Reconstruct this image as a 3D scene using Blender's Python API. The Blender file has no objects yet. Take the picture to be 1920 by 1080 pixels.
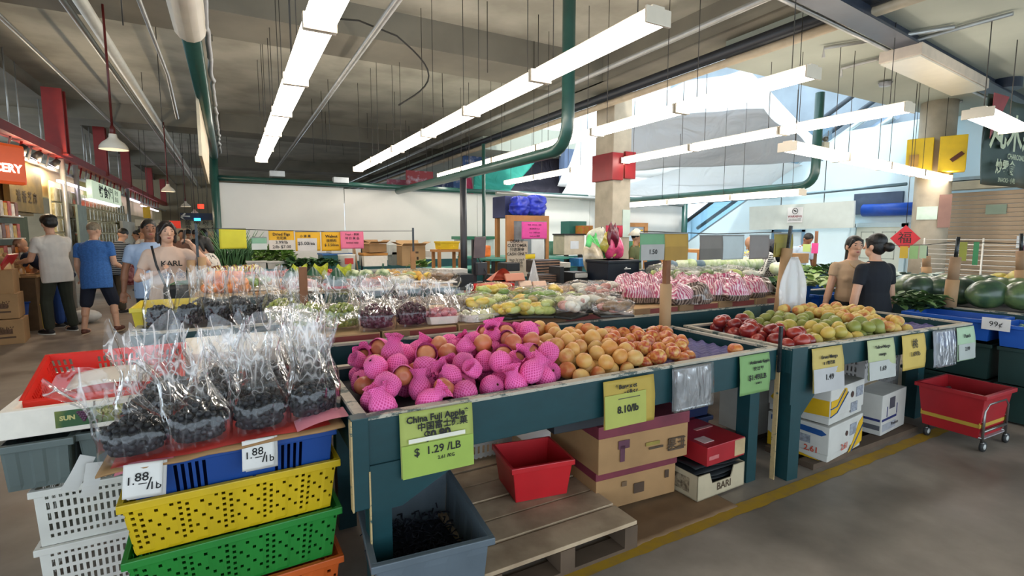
import bpy, bmesh, math, random
from mathutils import Vector, Matrix, Euler, noise
from math import sin, cos, pi, radians, sqrt, atan2
S = bpy.context.scene
COL = S.collection
random.seed(7)
RND = random.Random(11)
# ------------------------------------------------------------------ camera
EYE = Vector((0, 0, 1.55))
YAW, PITCH, FPX = radians(28.897), radians(5.978), 955.0
cam = bpy.data.objects.new('camera', bpy.data.cameras.new('camera'))
COL.objects.link(cam)
cam.location = EYE
cam.rotation_euler = (pi/2 - PITCH, 0, -YAW)
cam.data.sensor_width = 36.0
cam.data.lens = 36.0*FPX/1920.0
cam.data.clip_start, cam.data.clip_end = 0.05, 200
S.camera = cam
# ------------------------------------------------------------------ world, exposure
W = bpy.data.worlds.new('daylight'); S.world = W; W.use_nodes = True
bg = W.node_tree.nodes['Background']
bg.inputs[0].default_value = (0.74, 0.88, 1.0, 1)
bg.inputs[1].default_value = 1.6
S.view_settings.view_transform = 'Standard'
S.view_settings.look = 'None'
S.view_settings.exposure = 0.95
S.view_settings.gamma = 1.0
S.view_settings.use_curve_mapping = False
try:
    S.cycles.max_bounces = 7; S.cycles.diffuse_bounces = 4; S.cycles.glossy_bounces = 3
    S.cycles.transparent_max_bounces = 20; S.cycles.transmission_bounces = 6
    S.cycles.sample_clamp_indirect = 6.0
except Exception: pass
sun = bpy.data.objects.new('sun', bpy.data.lights.new('sun', 'SUN')); COL.objects.link(sun)
sun.data.energy = 2.2; sun.data.angle = radians(6); sun.data.color = (1, .97, .92)
sun.rotation_euler = (radians(20), radians(-14), 0)
LAMP = 6.5      # strength of the tube diffusers

# ------------------------------------------------------------------ helpers
def lin(h):
    h = h.lstrip('#')
    o = []
    for i in (0, 2, 4):
        v = int(h[i:i+2], 16)/255
        o.append(v/12.92 if v <= .04045 else ((v+.055)/1.055)**2.4)
    return o
def at(px, py, X=None, Y=None, Z=None):
    """where the line of sight of a photo pixel meets a real plane of the hall"""
    R = Vector((cos(YAW), -sin(YAW), 0)); Fh = Vector((sin(YAW), cos(YAW), 0)); K = Vector((0, 0, 1))
    F = Fh*cos(PITCH) - K*sin(PITCH); U = Fh*sin(PITCH) + K*cos(PITCH)
    d = R*(px-960) + U*(540-py) + F*FPX
    if Z is not None: t = (Z-EYE.z)/d.z
    elif X is not None: t = X/d.x
    else: t = Y/d.y
    return EYE + d*t
MATS = {}
def nt(name):
    m = bpy.data.materials.new(name); m.use_nodes = True
    return m, m.node_tree.nodes, m.node_tree.links, m.node_tree.nodes['Principled BSDF']
def mat(name, h, r=.6, m=0., v=.10, s=6., b=0., bs=60., emit=0., h2=None, lo=.35, hi=.65, coat=0., trans=0., sss=0.):
    """principled surface, colour h varied by noise (towards h2 when given), bump b at scale bs"""
    if name in MATS: return MATS[name]
    M, N, L, P = nt(name)
    P.inputs['Roughness'].default_value = r; P.inputs['Metallic'].default_value = m
    c = lin(h)
    tc = N.new('ShaderNodeTexCoord')
    if v > 0 or h2:
        no = N.new('ShaderNodeTexNoise'); no.inputs['Scale'].default_value = s; no.inputs['Detail'].default_value = 5
        L.new(tc.outputs['Object'], no.inputs['Vector'])
        rp = N.new('ShaderNodeValToRGB')
        rp.color_ramp.elements[0].position = lo; rp.color_ramp.elements[1].position = hi
        c0 = [x*(1-v) for x in c]; c1 = lin(h2) if h2 else [min(1, x*(1+v)) for x in c]
        rp.color_ramp.elements[0].color = (*c0, 1); rp.color_ramp.elements[1].color = (*c1, 1)
        L.new(no.outputs[0], rp.inputs[0]); L.new(rp.outputs[0], P.inputs['Base Color'])
    else:
        P.inputs['Base Color'].default_value = (*c, 1)
    if b:
        n2 = N.new('ShaderNodeTexNoise'); n2.inputs['Scale'].default_value = bs; n2.inputs['Detail'].default_value = 4
        L.new(tc.outputs['Object'], n2.inputs['Vector'])
        bu = N.new('ShaderNodeBump'); bu.inputs['Strength'].default_value = b; bu.inputs['Distance'].default_value = .01
        L.new(n2.outputs[0], bu.inputs['Height']); L.new(bu.outputs[0], P.inputs['Normal'])
    if emit:
        P.inputs['Emission Color'].default_value = (*c, 1); P.inputs['Emission Strength'].default_value = emit
    if coat: P.inputs['Coat Weight'].default_value = coat; P.inputs['Coat Roughness'].default_value = .15
    if trans: P.inputs['Transmission Weight'].default_value = trans
    if sss: P.inputs['Subsurface Weight'].default_value = sss; P.inputs['Subsurface Radius'].default_value = (.02, .01, .008)
    MATS[name] = M
    return M
def ramp_mat(name, cols, r=.45, s=9., coat=.0, freck=None, mixn=.45):
    """fruit skin: a colour per object from the ramp, blended with blotches of its neighbours"""
    if name in MATS: return MATS[name]
    M, N, L, P = nt(name)
    P.inputs['Roughness'].default_value = r
    oi = N.new('ShaderNodeObjectInfo'); tc = N.new('ShaderNodeTexCoord')
    ad = N.new('ShaderNodeVectorMath'); ad.operation = 'ADD'
    L.new(tc.outputs['Object'], ad.inputs[0]); L.new(oi.outputs['Location'], ad.inputs[1])
    no = N.new('ShaderNodeTexNoise'); no.inputs['Scale'].default_value = s; no.inputs['Detail'].default_value = 3
    L.new(ad.outputs[0], no.inputs['Vector'])
    mx = N.new('ShaderNodeMath'); mx.operation = 'MULTIPLY_ADD'
    L.new(oi.outputs['Random'], mx.inputs[0]); mx.inputs[1].default_value = 1-mixn
    mr = N.new('ShaderNodeMapRange'); mr.inputs['From Min'].default_value = .3; mr.inputs['From Max'].default_value = .7; mr.inputs['To Max'].default_value = mixn
    L.new(no.outputs[0], mr.inputs[0]); L.new(mr.outputs[0], mx.inputs[2])
    rp = N.new('ShaderNodeValToRGB'); e = rp.color_ramp.elements
    while len(e) < len(cols): e.new(.5)
    for i, h in enumerate(cols):
        e[i].position = i/(len(cols)-1); e[i].color = (*lin(h), 1)
    L.new(mx.outputs[0], rp.inputs[0]); L.new(rp.outputs[0], P.inputs['Base Color'])
    if coat: P.inputs['Coat Weight'].default_value = coat; P.inputs['Coat Roughness'].default_value = .2
    P.inputs['Subsurface Weight'].default_value = .06; P.inputs['Subsurface Radius'].default_value = (.02, .01, .006)
    MATS[name] = M
    return M
def film(name, tint='#ffffff', haze=.06, gl=.22, bs=9., st=.9, hazec='#ffffff', crease_glint=0., ztop=None):
    """thin crinkled plastic film: see-through, with sharp highlights on its creases"""
    if name in MATS: return MATS[name]
    M, N, L, P = nt(name); N.remove(P)
    out = N['Material Output']
    tr = N.new('ShaderNodeBsdfTransparent'); tr.inputs[0].default_value = (*lin(tint), 1)
    g = N.new('ShaderNodeBsdfGlossy'); g.inputs['Roughness'].default_value = .1
    d = N.new('ShaderNodeBsdfTranslucent'); d.inputs[0].default_value = (*lin(hazec), 1)
    d2 = N.new('ShaderNodeBsdfDiffuse'); d2.inputs[0].default_value = (*lin(hazec), 1)
    tc = N.new('ShaderNodeTexCoord'); no = N.new('ShaderNodeTexNoise')
    no.inputs['Scale'].default_value = bs; no.inputs['Detail'].default_value = 2; no.inputs['Distortion'].default_value = 1.2
    mp = N.new('ShaderNodeMapping'); mp.inputs['Scale'].default_value = (1, 1, .45); mp.inputs['Rotation'].default_value = (.5, .6, .3)
    L.new(tc.outputs['Object'], mp.inputs[0]); L.new(mp.outputs[0], no.inputs['Vector'])
    bu = N.new('ShaderNodeBump'); bu.inputs['Strength'].default_value = st; bu.inputs['Distance'].default_value = .03
    L.new(no.outputs[0], bu.inputs['Height']); L.new(bu.outputs[0], g.inputs['Normal'])
    fr = N.new('ShaderNodeFresnel'); fr.inputs[0].default_value = 1.5; L.new(bu.outputs[0], fr.inputs['Normal'])
    ml = N.new('ShaderNodeMath'); ml.operation = 'MULTIPLY_ADD'; ml.inputs[1].default_value = gl*2.6; ml.inputs[2].default_value = gl*.12
    L.new(fr.outputs[0], ml.inputs[0]); ml.use_clamp = True
    dd = N.new('ShaderNodeMixShader'); dd.inputs[0].default_value = .5
    L.new(d.outputs[0], dd.inputs[1]); L.new(d2.outputs[0], dd.inputs[2])
    m1 = N.new('ShaderNodeMixShader'); L.new(tr.outputs[0], m1.inputs[1]); L.new(dd.outputs[0], m1.inputs[2])
    cr = N.new('ShaderNodeMapRange'); cr.inputs['From Min'].default_value = .58; cr.inputs['From Max'].default_value = .75
    cr.inputs['To Min'].default_value = haze; cr.inputs['To Max'].default_value = min(1, haze*2.2)
    L.new(no.outputs[0], cr.inputs[0]); hz = cr.outputs[0]
    if crease_glint:
        # highlights on the folds painted as white streaks in the film
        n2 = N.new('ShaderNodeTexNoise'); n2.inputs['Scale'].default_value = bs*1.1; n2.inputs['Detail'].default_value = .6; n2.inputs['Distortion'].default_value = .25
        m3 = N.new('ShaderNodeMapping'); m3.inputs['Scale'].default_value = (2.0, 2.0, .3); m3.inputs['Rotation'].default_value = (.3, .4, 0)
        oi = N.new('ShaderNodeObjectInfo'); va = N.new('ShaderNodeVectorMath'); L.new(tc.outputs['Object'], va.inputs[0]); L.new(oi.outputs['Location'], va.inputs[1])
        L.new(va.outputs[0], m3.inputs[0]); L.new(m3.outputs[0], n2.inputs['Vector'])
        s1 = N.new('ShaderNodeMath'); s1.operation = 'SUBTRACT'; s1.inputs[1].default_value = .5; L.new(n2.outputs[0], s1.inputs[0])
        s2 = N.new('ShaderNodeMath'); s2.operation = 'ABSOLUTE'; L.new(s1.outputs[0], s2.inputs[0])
        s3 = N.new('ShaderNodeMapRange'); s3.inputs['From Min'].default_value = .0; s3.inputs['From Max'].default_value = .03; s3.inputs['To Min'].default_value = crease_glint; s3.inputs['To Max'].default_value = 0; L.new(s2.outputs[0], s3.inputs[0])
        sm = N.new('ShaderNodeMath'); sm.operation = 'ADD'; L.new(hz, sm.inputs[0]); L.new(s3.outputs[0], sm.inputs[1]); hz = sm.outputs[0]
    if ztop:
        sx = N.new('ShaderNodeSeparateXYZ'); L.new(tc.outputs['Object'], sx.inputs[0])
        zr = N.new('ShaderNodeMapRange'); zr.inputs['From Min'].default_value = ztop[0]; zr.inputs['From Max'].default_value = ztop[1]; zr.inputs['To Min'].default_value = .12; L.new(sx.outputs[2], zr.inputs[0])
        zm = N.new('ShaderNodeMath'); zm.operation = 'MULTIPLY'; L.new(hz, zm.inputs[0]); L.new(zr.outputs[0], zm.inputs[1]); hz = zm.outputs[0]
    L.new(hz, m1.inputs[0])
    m2 = N.new('ShaderNodeMixShader'); L.new(ml.outputs[0], m2.inputs[0]); L.new(m1.outputs[0], m2.inputs[1]); L.new(g.outputs[0], m2.inputs[2])
    L.new(m2.outputs[0], out.inputs['Surface'])
    MATS[name] = M
    return M
def link(name, data, parent=None):
    o = bpy.data.objects.new(name, data); COL.objects.link(o)
    if parent is not None: o.parent = parent
    return o
def tag(o, label=None, cat=None, group=None, kind=None):
    if label: o['label'] = label
    if cat: o['category'] = cat
    if group: o['group'] = group
    if kind: o['kind'] = kind
    return o
def thing(name, label, cat, loc=(0, 0, 0), rz=0., group=None):
    o = link(name, None); o.location = loc; o.rotation_euler = (0, 0, rz); o.empty_display_size = .1
    return tag(o, label, cat, group)
def dup(root, loc=None, rz=None, label=None, group=None, rot=None, sc=None):
    r = root.copy(); COL.objects.link(r)
    if loc is not None: r.location = loc
    if rz is not None: r.rotation_euler = (0, 0, rz)
    if rot is not None: r.rotation_euler = rot
    if sc is not None: r.scale = (sc, sc, sc) if not hasattr(sc, '__len__') else sc
    if label: r['label'] = label
    if group: r['group'] = group
    for ch in root.children:
        c = ch.copy(); COL.objects.link(c); c.parent = r
        for g in ch.children:
            d = g.copy(); COL.objects.link(d); d.parent = c
    return r
class B:
    """collects simple shapes into one mesh"""
    def __init__(s): s.bm = bmesh.new(); s.mi = 0; s.uv = s.bm.loops.layers.uv.new('UVMap')
    def _fin(s, fs, sm=False):
        for f in fs: f.material_index = s.mi; f.smooth = sm
    def box(s, c, d, rz=0., bev=0., rot=None, taper=1.):
        M = Matrix.Translation(c) @ (rot.to_matrix().to_4x4() if rot else Matrix.Rotation(rz, 4, 'Z'))
        vs = []
        for z in (-.5, .5):
            k = taper if z < 0 else 1
            for x, y in ((-.5, -.5), (.5, -.5), (.5, .5), (-.5, .5)):
                vs.append(s.bm.verts.new(M @ Vector((x*d[0]*k, y*d[1]*k, z*d[2]))))
        q = [(3, 2, 1, 0), (4, 5, 6, 7), (0, 1, 5, 4), (1, 2, 6, 5), (2, 3, 7, 6), (3, 0, 4, 7)]
        fs = [s.bm.faces.new([vs[i] for i in a]) for a in q]
        s._fin(fs)
        if bev:
            es = {e for f in fs for e in f.edges}
            r = bmesh.ops.bevel(s.bm, geom=list(es), offset=bev, segments=2, affect='EDGES', profile=.6)
            s._fin(r['faces'], False)
        return s
    def ab(s, a, b, bev=0.):
        a = Vector(a); b = Vector(b)
        return s.box((a+b)/2, [abs(x) for x in (b-a)], bev=bev)
    def tube(s, pts, r, n=8, caps=True, sm=True, closed=False):
        pts = [Vector(p) for p in pts]; rs = r if hasattr(r, '__len__') else [r]*len(pts)
        rings = []; up = None
        for i, p in enumerate(pts):
            a = pts[i-1] if i else p; b = pts[i+1] if i < len(pts)-1 else p
            t = (b-a).normalized()
            if up is None: up = Vector((0, 0, 1)) if abs(t.z) < .9 else Vector((1, 0, 0))
            u = t.cross(up).normalized(); w = u.cross(t).normalized(); up = w
            rings.append([s.bm.verts.new(p + (u*cos(2*pi*k/n) + w*sin(2*pi*k/n))*rs[i]) for k in range(n)])
        fs = []
        for i in range(len(rings)-1):
            for k in range(n):
                fs.append(s.bm.faces.new((rings[i][k], rings[i][(k+1) % n], rings[i+1][(k+1) % n], rings[i+1][k])))
        s._fin(fs, sm)
        if caps:
            s._fin([s.bm.faces.new(rings[0][::-1]), s.bm.faces.new(rings[-1])])
        return s
    def lathe(s, prof, n=16, c=(0, 0, 0), M=None, fn=None, sm=True, cap=True):
        """prof: (r, z) from bottom to top; fn(angle, i) -> radius factor"""
        c = Vector(c); rings = []
        for i, (r, z) in enumerate(prof):
            ring = []
            for k in range(n):
                a = 2*pi*k/n; f = fn(a, i) if fn else 1
                p = Vector((r*f*cos(a), r*f*sin(a), z))
                if M: p = M @ p
                ring.append(s.bm.verts.new(c+p))
            rings.append(ring)
        fs = []
        for i in range(len(rings)-1):
            for k in range(n):
                f = s.bm.faces.new((rings[i][k], rings[i][(k+1) % n], rings[i+1][(k+1) % n], rings[i+1][k])); fs.append(f)
                for l, (a, b) in zip(f.loops, ((k, i), (k+1, i), (k+1, i+1), (k, i+1))): l[s.uv].uv = (a/n, b/(len(prof)-1))
        if cap:
            if prof[0][0] > 1e-6: fs.append(s.bm.faces.new(rings[0][::-1]))
            if prof[-1][0] > 1e-6: fs.append(s.bm.faces.new(rings[-1]))
        s._fin(fs, sm); return s
    def sph(s, c, r, n=10, m=7, M=None):
        r = r if hasattr(r, '__len__') else (r, r, r); c = Vector(c); rings = []
        def T(p): return c + (M @ p if M else p)
        top = s.bm.verts.new(T(Vector((0, 0, r[2])))); bot = s.bm.verts.new(T(Vector((0, 0, -r[2]))))
        for i in range(1, m):
            t = pi*i/m
            rings.append([s.bm.verts.new(T(Vector((r[0]*sin(t)*cos(2*pi*k/n), r[1]*sin(t)*sin(2*pi*k/n), r[2]*cos(t))))) for k in range(n)])
        fs = []
        for k in range(n):
            j = (k+1) % n
            fs.append(s.bm.faces.new((top, rings[0][k], rings[0][j])))
            for i in range(len(rings)-1): fs.append(s.bm.faces.new((rings[i][k], rings[i+1][k], rings[i+1][j], rings[i][j])))
            fs.append(s.bm.faces.new((rings[-1][j], rings[-1][k], bot)))
        s._fin(fs, True); return s
    def grid(s, fn, nu, nv, sm=True):
        vs = [[s.bm.verts.new(fn(i/nu, j/nv)) for i in range(nu+1)] for j in range(nv+1)]
        fs = []
        for j in range(nv):
            for i in range(nu):
                f = s.bm.faces.new((vs[j][i], vs[j][i+1], vs[j+1][i+1], vs[j+1][i])); fs.append(f)
                for l, (a, b) in zip(f.loops, ((i, j), (i+1, j), (i+1, j+1), (i, j+1))): l[s.uv].uv = (a/nu, b/nv)
        s._fin(fs, sm); return s
    def poly(s, pts, d=None):
        vs = [s.bm.verts.new(p) for p in pts]; f = s.bm.faces.new(vs); fs = [f]
        if d is not None:
            d = Vector(d); v2 = [s.bm.verts.new(Vector(p)+d) for p in pts]; n = len(vs)
            fs.append(s.bm.faces.new(v2[::-1]))
            for i in range(n): fs.append(s.bm.faces.new((vs[(i+1) % n], vs[i], v2[i], v2[(i+1) % n])))
        s._fin(fs); return s
    def mesh(s, name, mats, recalc=True):
        if recalc: bmesh.ops.recalc_face_normals(s.bm, faces=s.bm.faces)
        me = bpy.data.meshes.new(name); s.bm.to_mesh(me); s.bm.free()
        for m in (mats if isinstance(mats, (list, tuple)) else [mats]): me.materials.append(m)
        return me
    def build(s, name, mats, parent=None, recalc=True):
        return link(name, s.mesh(name, mats, recalc), parent)
ORDW = ['first', 'second', 'third', 'fourth', 'fifth', 'sixth', 'seventh', 'eighth', 'ninth', 'tenth', 'eleventh', 'twelfth']+['%dth' % i for i in range(13, 80)]
for i in (21, 31, 41, 51): ORDW[i-1] = '%dst' % i
for i in (22, 32, 42, 52): ORDW[i-1] = '%dnd' % i
for i in (23, 33, 43, 53): ORDW[i-1] = '%drd' % i
def rank(objs, bands, what, frm, key=lambda o: o.location.x, by=lambda o: o.location.y):
    """give every object of a heap its own label: its count along the row it lies in"""
    lo = min(by(o) for o in objs); hi = max(by(o) for o in objs)+1e-6; rows = {}
    for o in objs: rows.setdefault(int((by(o)-lo)/(hi-lo)*len(bands)), []).append(o)
    for r_, l in rows.items():
        for i, o in enumerate(sorted(l, key=key)): o['label'] = '%s, %s from %s %s' % (what, ORDW[i], frm, bands[r_])
def cords(o, pts, z1, r=.006):
    """thin cords from points of a hanging thing up to the structure above it"""
    for x, y, z in pts:
        c = B().tube([(x, y, z), (x, y, z1)], r, 5).build('cord', mat('cord_dark', '#3a3834', .6, v=0), o)
        c.matrix_parent_inverse = o.matrix_basis.inverted()
def struct(o): o['kind'] = 'structure'; return o
def stuff(o): o['kind'] = 'stuff'; return o
def solid(o, t): 
    m = o.modifiers.new('thick', 'SOLIDIFY'); m.thickness = t; m.offset = 0; return o
def text(parent, s, loc, size, m, rot=(pi/2, 0, 0), align='CENTER', name='lettering', bold=0., sx=1.):
    cu = bpy.data.curves.new(name, 'FONT'); cu.body = s; cu.size = size; cu.align_x = align; cu.align_y = 'CENTER'
    cu.extrude = .0004; cu.resolution_u = 2; cu.offset = bold
    cu.materials.append(m)
    o = link(name, cu, parent); o.location = loc; o.rotation_euler = rot; o.scale = (sx, 1, 1)
    return o
INK = mat('black_ink', '#1c1a1a', .7, v=0)
mat('white_print', '#f2f2ee', .5, v=0); mat('grey_print', '#8d9098', .7, v=.3, s=60); mat('hole_brown', '#4a3028', .9, v=0); mat('red_print', '#c24a34', .6, v=0); mat('carton_ink', '#4c3a28', .8, v=0)
# ================================================================== SETTING
concrete = mat('ceiling_concrete', '#a39f90', .9, v=.16, s=1.3, b=.25, bs=9, h2='#b5b1a2')
concrete2 = mat('shaded_beam_concrete', '#777265', .9, v=.15, s=1.1, b=.25, bs=9)  # beam shade put into the colour, darker than the ceiling
slabm = mat('daylit_slab_concrete', '#a9ad9f', .9, v=.08, s=.9, b=.15, bs=7)  # greenish pale cast of daylight put into the slab colour
colm = mat('column_concrete', '#b3a894', .85, v=.14, s=3, b=.25, bs=14)
def floor_mat():
    M, N, L, P = nt('stained_concrete_floor')
    tc = N.new('ShaderNodeTexCoord')
    n1 = N.new('ShaderNodeTexNoise'); n1.inputs['Scale'].default_value = .55; n1.inputs['Detail'].default_value = 7; n1.inputs['Roughness'].default_value = .62
    n2 = N.new('ShaderNodeTexNoise'); n2.inputs['Scale'].default_value = 5; n2.inputs['Detail'].default_value = 6
    for n in (n1, n2): L.new(tc.outputs['Object'], n.inputs['Vector'])
    r1 = N.new('ShaderNodeValToRGB'); r1.color_ramp.elements[0].position = .36; r1.color_ramp.elements[1].position = .62
    r1.color_ramp.elements[0].color = (*lin('#6f645a'), 1); r1.color_ramp.elements[1].color = (*lin('#a39587'), 1)
    L.new(n1.outputs[0], r1.inputs[0])
    mx = N.new('ShaderNodeMix'); mx.data_type = 'RGBA'; mx.blend_type = 'OVERLAY'; mx.inputs[0].default_value = .35
    L.new(r1.outputs[0], mx.inputs[6]); L.new(n2.outputs[0], mx.inputs[7]); L.new(mx.outputs[2], P.inputs['Base Color'])
    r2 = N.new('ShaderNodeMapRange'); r2.inputs['From Min'].default_value = .35; r2.inputs['From Max'].default_value = .6
    r2.inputs['To Min'].default_value = .28; r2.inputs['To Max'].default_value = .62
    L.new(n1.outputs[0], r2.inputs[0]); L.new(r2.outputs[0], P.inputs['Roughness'])
    bu = N.new('ShaderNodeBump'); bu.inputs['Strength'].default_value = .12; L.new(n2.outputs[0], bu.inputs['Height']); L.new(bu.outputs[0], P.inputs['Normal'])
    return M
fl = struct(B().ab((-12, -6, -.2), (22, 42, 0)).build('floor', floor_mat()))
tag(fl, 'stained grey brown concrete floor')
ym = mat('worn_yellow_paint', '#c0951c', .7, v=.25, s=14, h2='#94743a', lo=.45, hi=.75)
def yline(u, v):
    x = 1.0+4.9*u; e = .012*noise.noise(Vector((x*9, v*3, 0)))
    return Vector((x, 1.735+.085*v+e, .0025))
yl = B().grid(yline, 90, 1, False).build('floor_line', ym, fl)
yl['label'] = 'worn yellow line painted on the floor'
# ---- ceiling
B().ab((-12, -6, 4.8), (6.5, 42, 5.0)).build('ceiling', concrete)['kind'] = 'structure'
sl = B()
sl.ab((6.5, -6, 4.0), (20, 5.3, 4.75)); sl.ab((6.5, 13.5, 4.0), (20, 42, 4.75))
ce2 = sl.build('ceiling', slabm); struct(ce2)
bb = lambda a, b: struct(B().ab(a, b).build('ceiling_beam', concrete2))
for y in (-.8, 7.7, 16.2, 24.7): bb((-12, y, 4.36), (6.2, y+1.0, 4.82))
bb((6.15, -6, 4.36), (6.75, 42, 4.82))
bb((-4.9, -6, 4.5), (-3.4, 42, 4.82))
# ---- walls
wm = mat('white_wall_panel', '#d9d7d0', .55, v=.03, s=1.5)
wmb = mat('pale_blue_white_wall', '#d6ecf4', .6, v=.04, s=1)
wb = struct(link('wall_back', None)); tag(wb, 'white panelled wall behind the stalls')
for x0, x1, z0, z1 in ((-.13, 2.30, .95, 2.6), (2.315, 5.6, .95, 2.58), (5.61, 9.2, .6, 2.58), (9.21, 12.95, .6, 2.6)):
    B().ab((x0, 12, z0), (x1, 12.05, z1)).build('panel', wm, wb)
B().ab((-.13, 11.99, 0), (12.95, 12.06, .95)).build('lower_panel', mat('dark_teal_board', '#1d5256', .6), wb)
wr = struct(link('wall_right', None)); tag(wr, 'pale blue wall under the escalator')
pts = [(13, 12.0, 0), (13, 12.0, 1.15), (13, 7.5, 3.75), (13, 7.1, 4.0), (13, 5.15, 4.0), (13, 5.15, 0)]
B().poly(pts, (.12, 0, 0)).build('panel', wmb, wr)
B().ab((13.4, -2, 0), (13.5, 5.2, 4.0)).build('panel', wmb, wr)
B().ab((12.93, 5.75, 2.02), (13.02, 6.75, 2.5)).build('dark_slab', mat('slate_blue_shade', '#46566b', .7), wr)  # flat slab coloured dark to stand for a recess above the door
# door in the right wall
dm = mat('pale_mint_door', '#d6ddd0', .5, v=.03)
d = struct(link('door_1', None)); d.location = (12.99, 6.2, 0); tag(d, 'pale panelled door in the blue wall')
B().ab((-.03, -.46, 0), (0, .46, 1.72)).build('door_leaf', dm, d)
f = B()
for y in (-.52, .52): f.ab((-.06, y-.05, 0), (.0, y+.05, 1.8))
f.ab((-.06, -.57, 1.72), (0, .57, 1.82)); f.build('door_frame', mat('pale_blue_trim', '#c5dde4', .5, v=.03), d)
for y in (-.22, .22):
    q = B()
    for a, b2 in (((-.035, y-.14, 1.0), (-.028, y+.14, 1.02)), ((-.035, y-.14, 1.6), (-.028, y+.14, 1.62)), ((-.035, y-.14, 1.0), (-.028, y-.12, 1.62)), ((-.035, y+.12, 1.0), (-.028, y+.14, 1.62))): q.ab(a, b2)
    q.build('door_moulding', mat('moulding_grey', '#a9b1a6', .5, v=0), d)
# small window/frame by the cap man
w1 = struct(link('window_1', None)); w1.location = (12.98, 8.35, 0)
q = B()
for y in (-.42, .42): q.ab((-.05, y-.03, .9), (0, y+.03, 1.68))
q.ab((-.05, -.45, 1.62), (0, .45, 1.68)); q.build('window_frame', mat('steel_blue_trim', '#6f93ae', .5), w1)
B().ab((-.02, -.4, .9), (-.01, .4, 1.62)).build('pane', mat('pale_pane', '#cfe2ee', .2, v=0), w1)
# ---- roll shutter
sh = thing('roll_shutter', 'tan roll down shutter of narrow slats beside the round column', 'shutter', (12.6, 0, 0))
sm1 = mat('shutter_tan', '#b09a80', .5, v=.12, s=2, m=.15); 
slat = B().box((0, 3.4, 0), (.03, 3.6, .078), bev=.012).mesh('slat', sm1)
for i in range(25):
    o = link('slat', slat, sh); o.location = (0, 0, .36+i*.082); o.rotation_euler = (0, radians(-7), 0)
B().ab((-.12, 1.6, 2.42), (.2, 5.2, 2.58), bev=.01).build('shutter_box', mat('shutter_box_cream', '#c7bda3', .5), sh)
B().ab((-.1, 1.6, 2.6), (.2, 5.2, 2.66)).build('top_rail', mat('pale_steel', '#a9bcc4', .4, .4), sh)
for (y, z, w, h, c) in ((3.55, 1.42, .34, .22, '#d8dde0'), (4.05, 2.02, .3, .18, '#8a9a86')):
    B().ab((-.04, y-w/2, z-h/2), (-.035, y+w/2, z+h/2)).build('notice', mat('notice_'+c[1:], c, .6, v=.05), sh)
# wire rack in front of the shutter
wk = thing('wire_rack', 'white wire rack standing behind the watermelons', 'rack', (9.6, 0, 0))
wire = mat('white_wire', '#c9c6be', .4, .3, v=0)
for i in range(8):
    z = .95+.075*i
    B().tube([(0, 2.2, z), (0, 3.95, z)], .006, 5).build('wire', wire, wk)
for y in (2.4, 3.2, 3.92): B().tube([(0, y, 0), (0, y, 1.5)], .012, 6).build('upright', wire, wk)
# ---- columns
c1 = tag(link('column', None), 'square concrete column wrapped in red boxes', 'column'); c1.location = (6.9, 8.25, 0); struct(c1)
B().ab((-.23, -.28, 0), (.23, .28, 4.8), bev=.02).build('shaft', colm, c1)
redm = mat('red_sheet_metal', '#8c181e', .4, v=.08)
B().ab((-.3, -.34, 2.62), (-.02, .3, 3.15), bev=.01).build('red_box', redm, c1)
B().ab((.03, -.34, 2.66), (.3, .3, 3.19), bev=.01).build('red_box', redm, c1)
B().ab((.03, -.30, 1.5), (.22, -.282, 2.05)).build('notice', mat('pale_green_paper', '#c3d2c6', .6, v=.05), c1)
c2 = struct(tag(link('column', None), 'round concrete column with yellow sign boxes near its top', 'column')); c2.location = (11.7, 4.72, 0)
B().lathe([(.28, 0), (.28, 4.0)], 28).build('shaft', colm, c2)
yw = mat('yellow_sign_metal', '#e0bd12', .4, v=.06)
fx = Vector((-.93, -.37, 0)); sd = Vector((.37, -.93, 0))
for k, (a, b2) in enumerate(((-.42, -.03), (.05, .43))):
    p = fx*.3+sd*((a+b2)/2)+Vector((0, 0, 2.99))
    o = B().box(p, (.42, abs(b2-a), .62), rz=atan2(-.37, -.93), bev=.01).build('yellow_box', yw, c2)
B().box(fx*.54+sd*.3+Vector((0, 0, 2.92)), (.02, .2, .07), rz=atan2(-.37, -.93), rot=Euler((.7, 0, atan2(-.37, -.93)))).build('emblem', mat('emblem_brown', '#5a2c14', .5, v=0), c2)
B().box(fx*.54+sd*-.3+Vector((0, 0, 2.9)), (.02, .14, .22), rz=atan2(-.37, -.93)).build('emblem', mat('emblem_tan', '#b58a3c', .5), c2)
for (s_, z, w, h, c) in ((-.05, 1.95, .3, .24, '#c9dccb'), (.2, 1.98, .18, .6, '#8d6a5e')):
    B().box(fx*.285+sd*s_+Vector((0, 0, z)), (.02, w, h), rz=atan2(-.37, -.93)).build('notice', mat('notice_'+c[1:], c, .6, v=.1), c2)
# ---- the stair beyond and escalator
es = thing('escalator', 'sloping escalator with glass balustrade and dark handrails above the blue wall', 'escalator', (13.15, 0, 0))
dk = mat('escalator_dark', '#3d4750', .4, v=.1); st_ = mat('escalator_steel', '#a8b4b8', .3, .6)
def slope(dx, dz, r, m, nm): B().tube([(dx, 12.4, .92+dz), (dx, 7.5, 3.75+dz), (dx, 6.6, 4.27+dz)], r, 8).build(nm, m, es)
slope(0, .05, .07, st_, 'skirt'); slope(.05, .85, .06, dk, 'handrail'); slope(1.0, .85, .06, dk, 'handrail'); slope(1.0, .1, .08, st_, 'skirt')
B().poly([(.04, 12.4, .95), (.04, 12.4, 1.75), (.04, 7.5, 4.57), (.04, 7.5, 3.8)], (.01, 0, 0)).build('glass_panel', film('balustrade_glass', '#b8d2de', .10, .3, 1, .1, '#b9cfda'), es)
slope(1.6, .2, .5, mat('escalator_soffit', '#7f93a8', .6), 'soffit')
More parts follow.
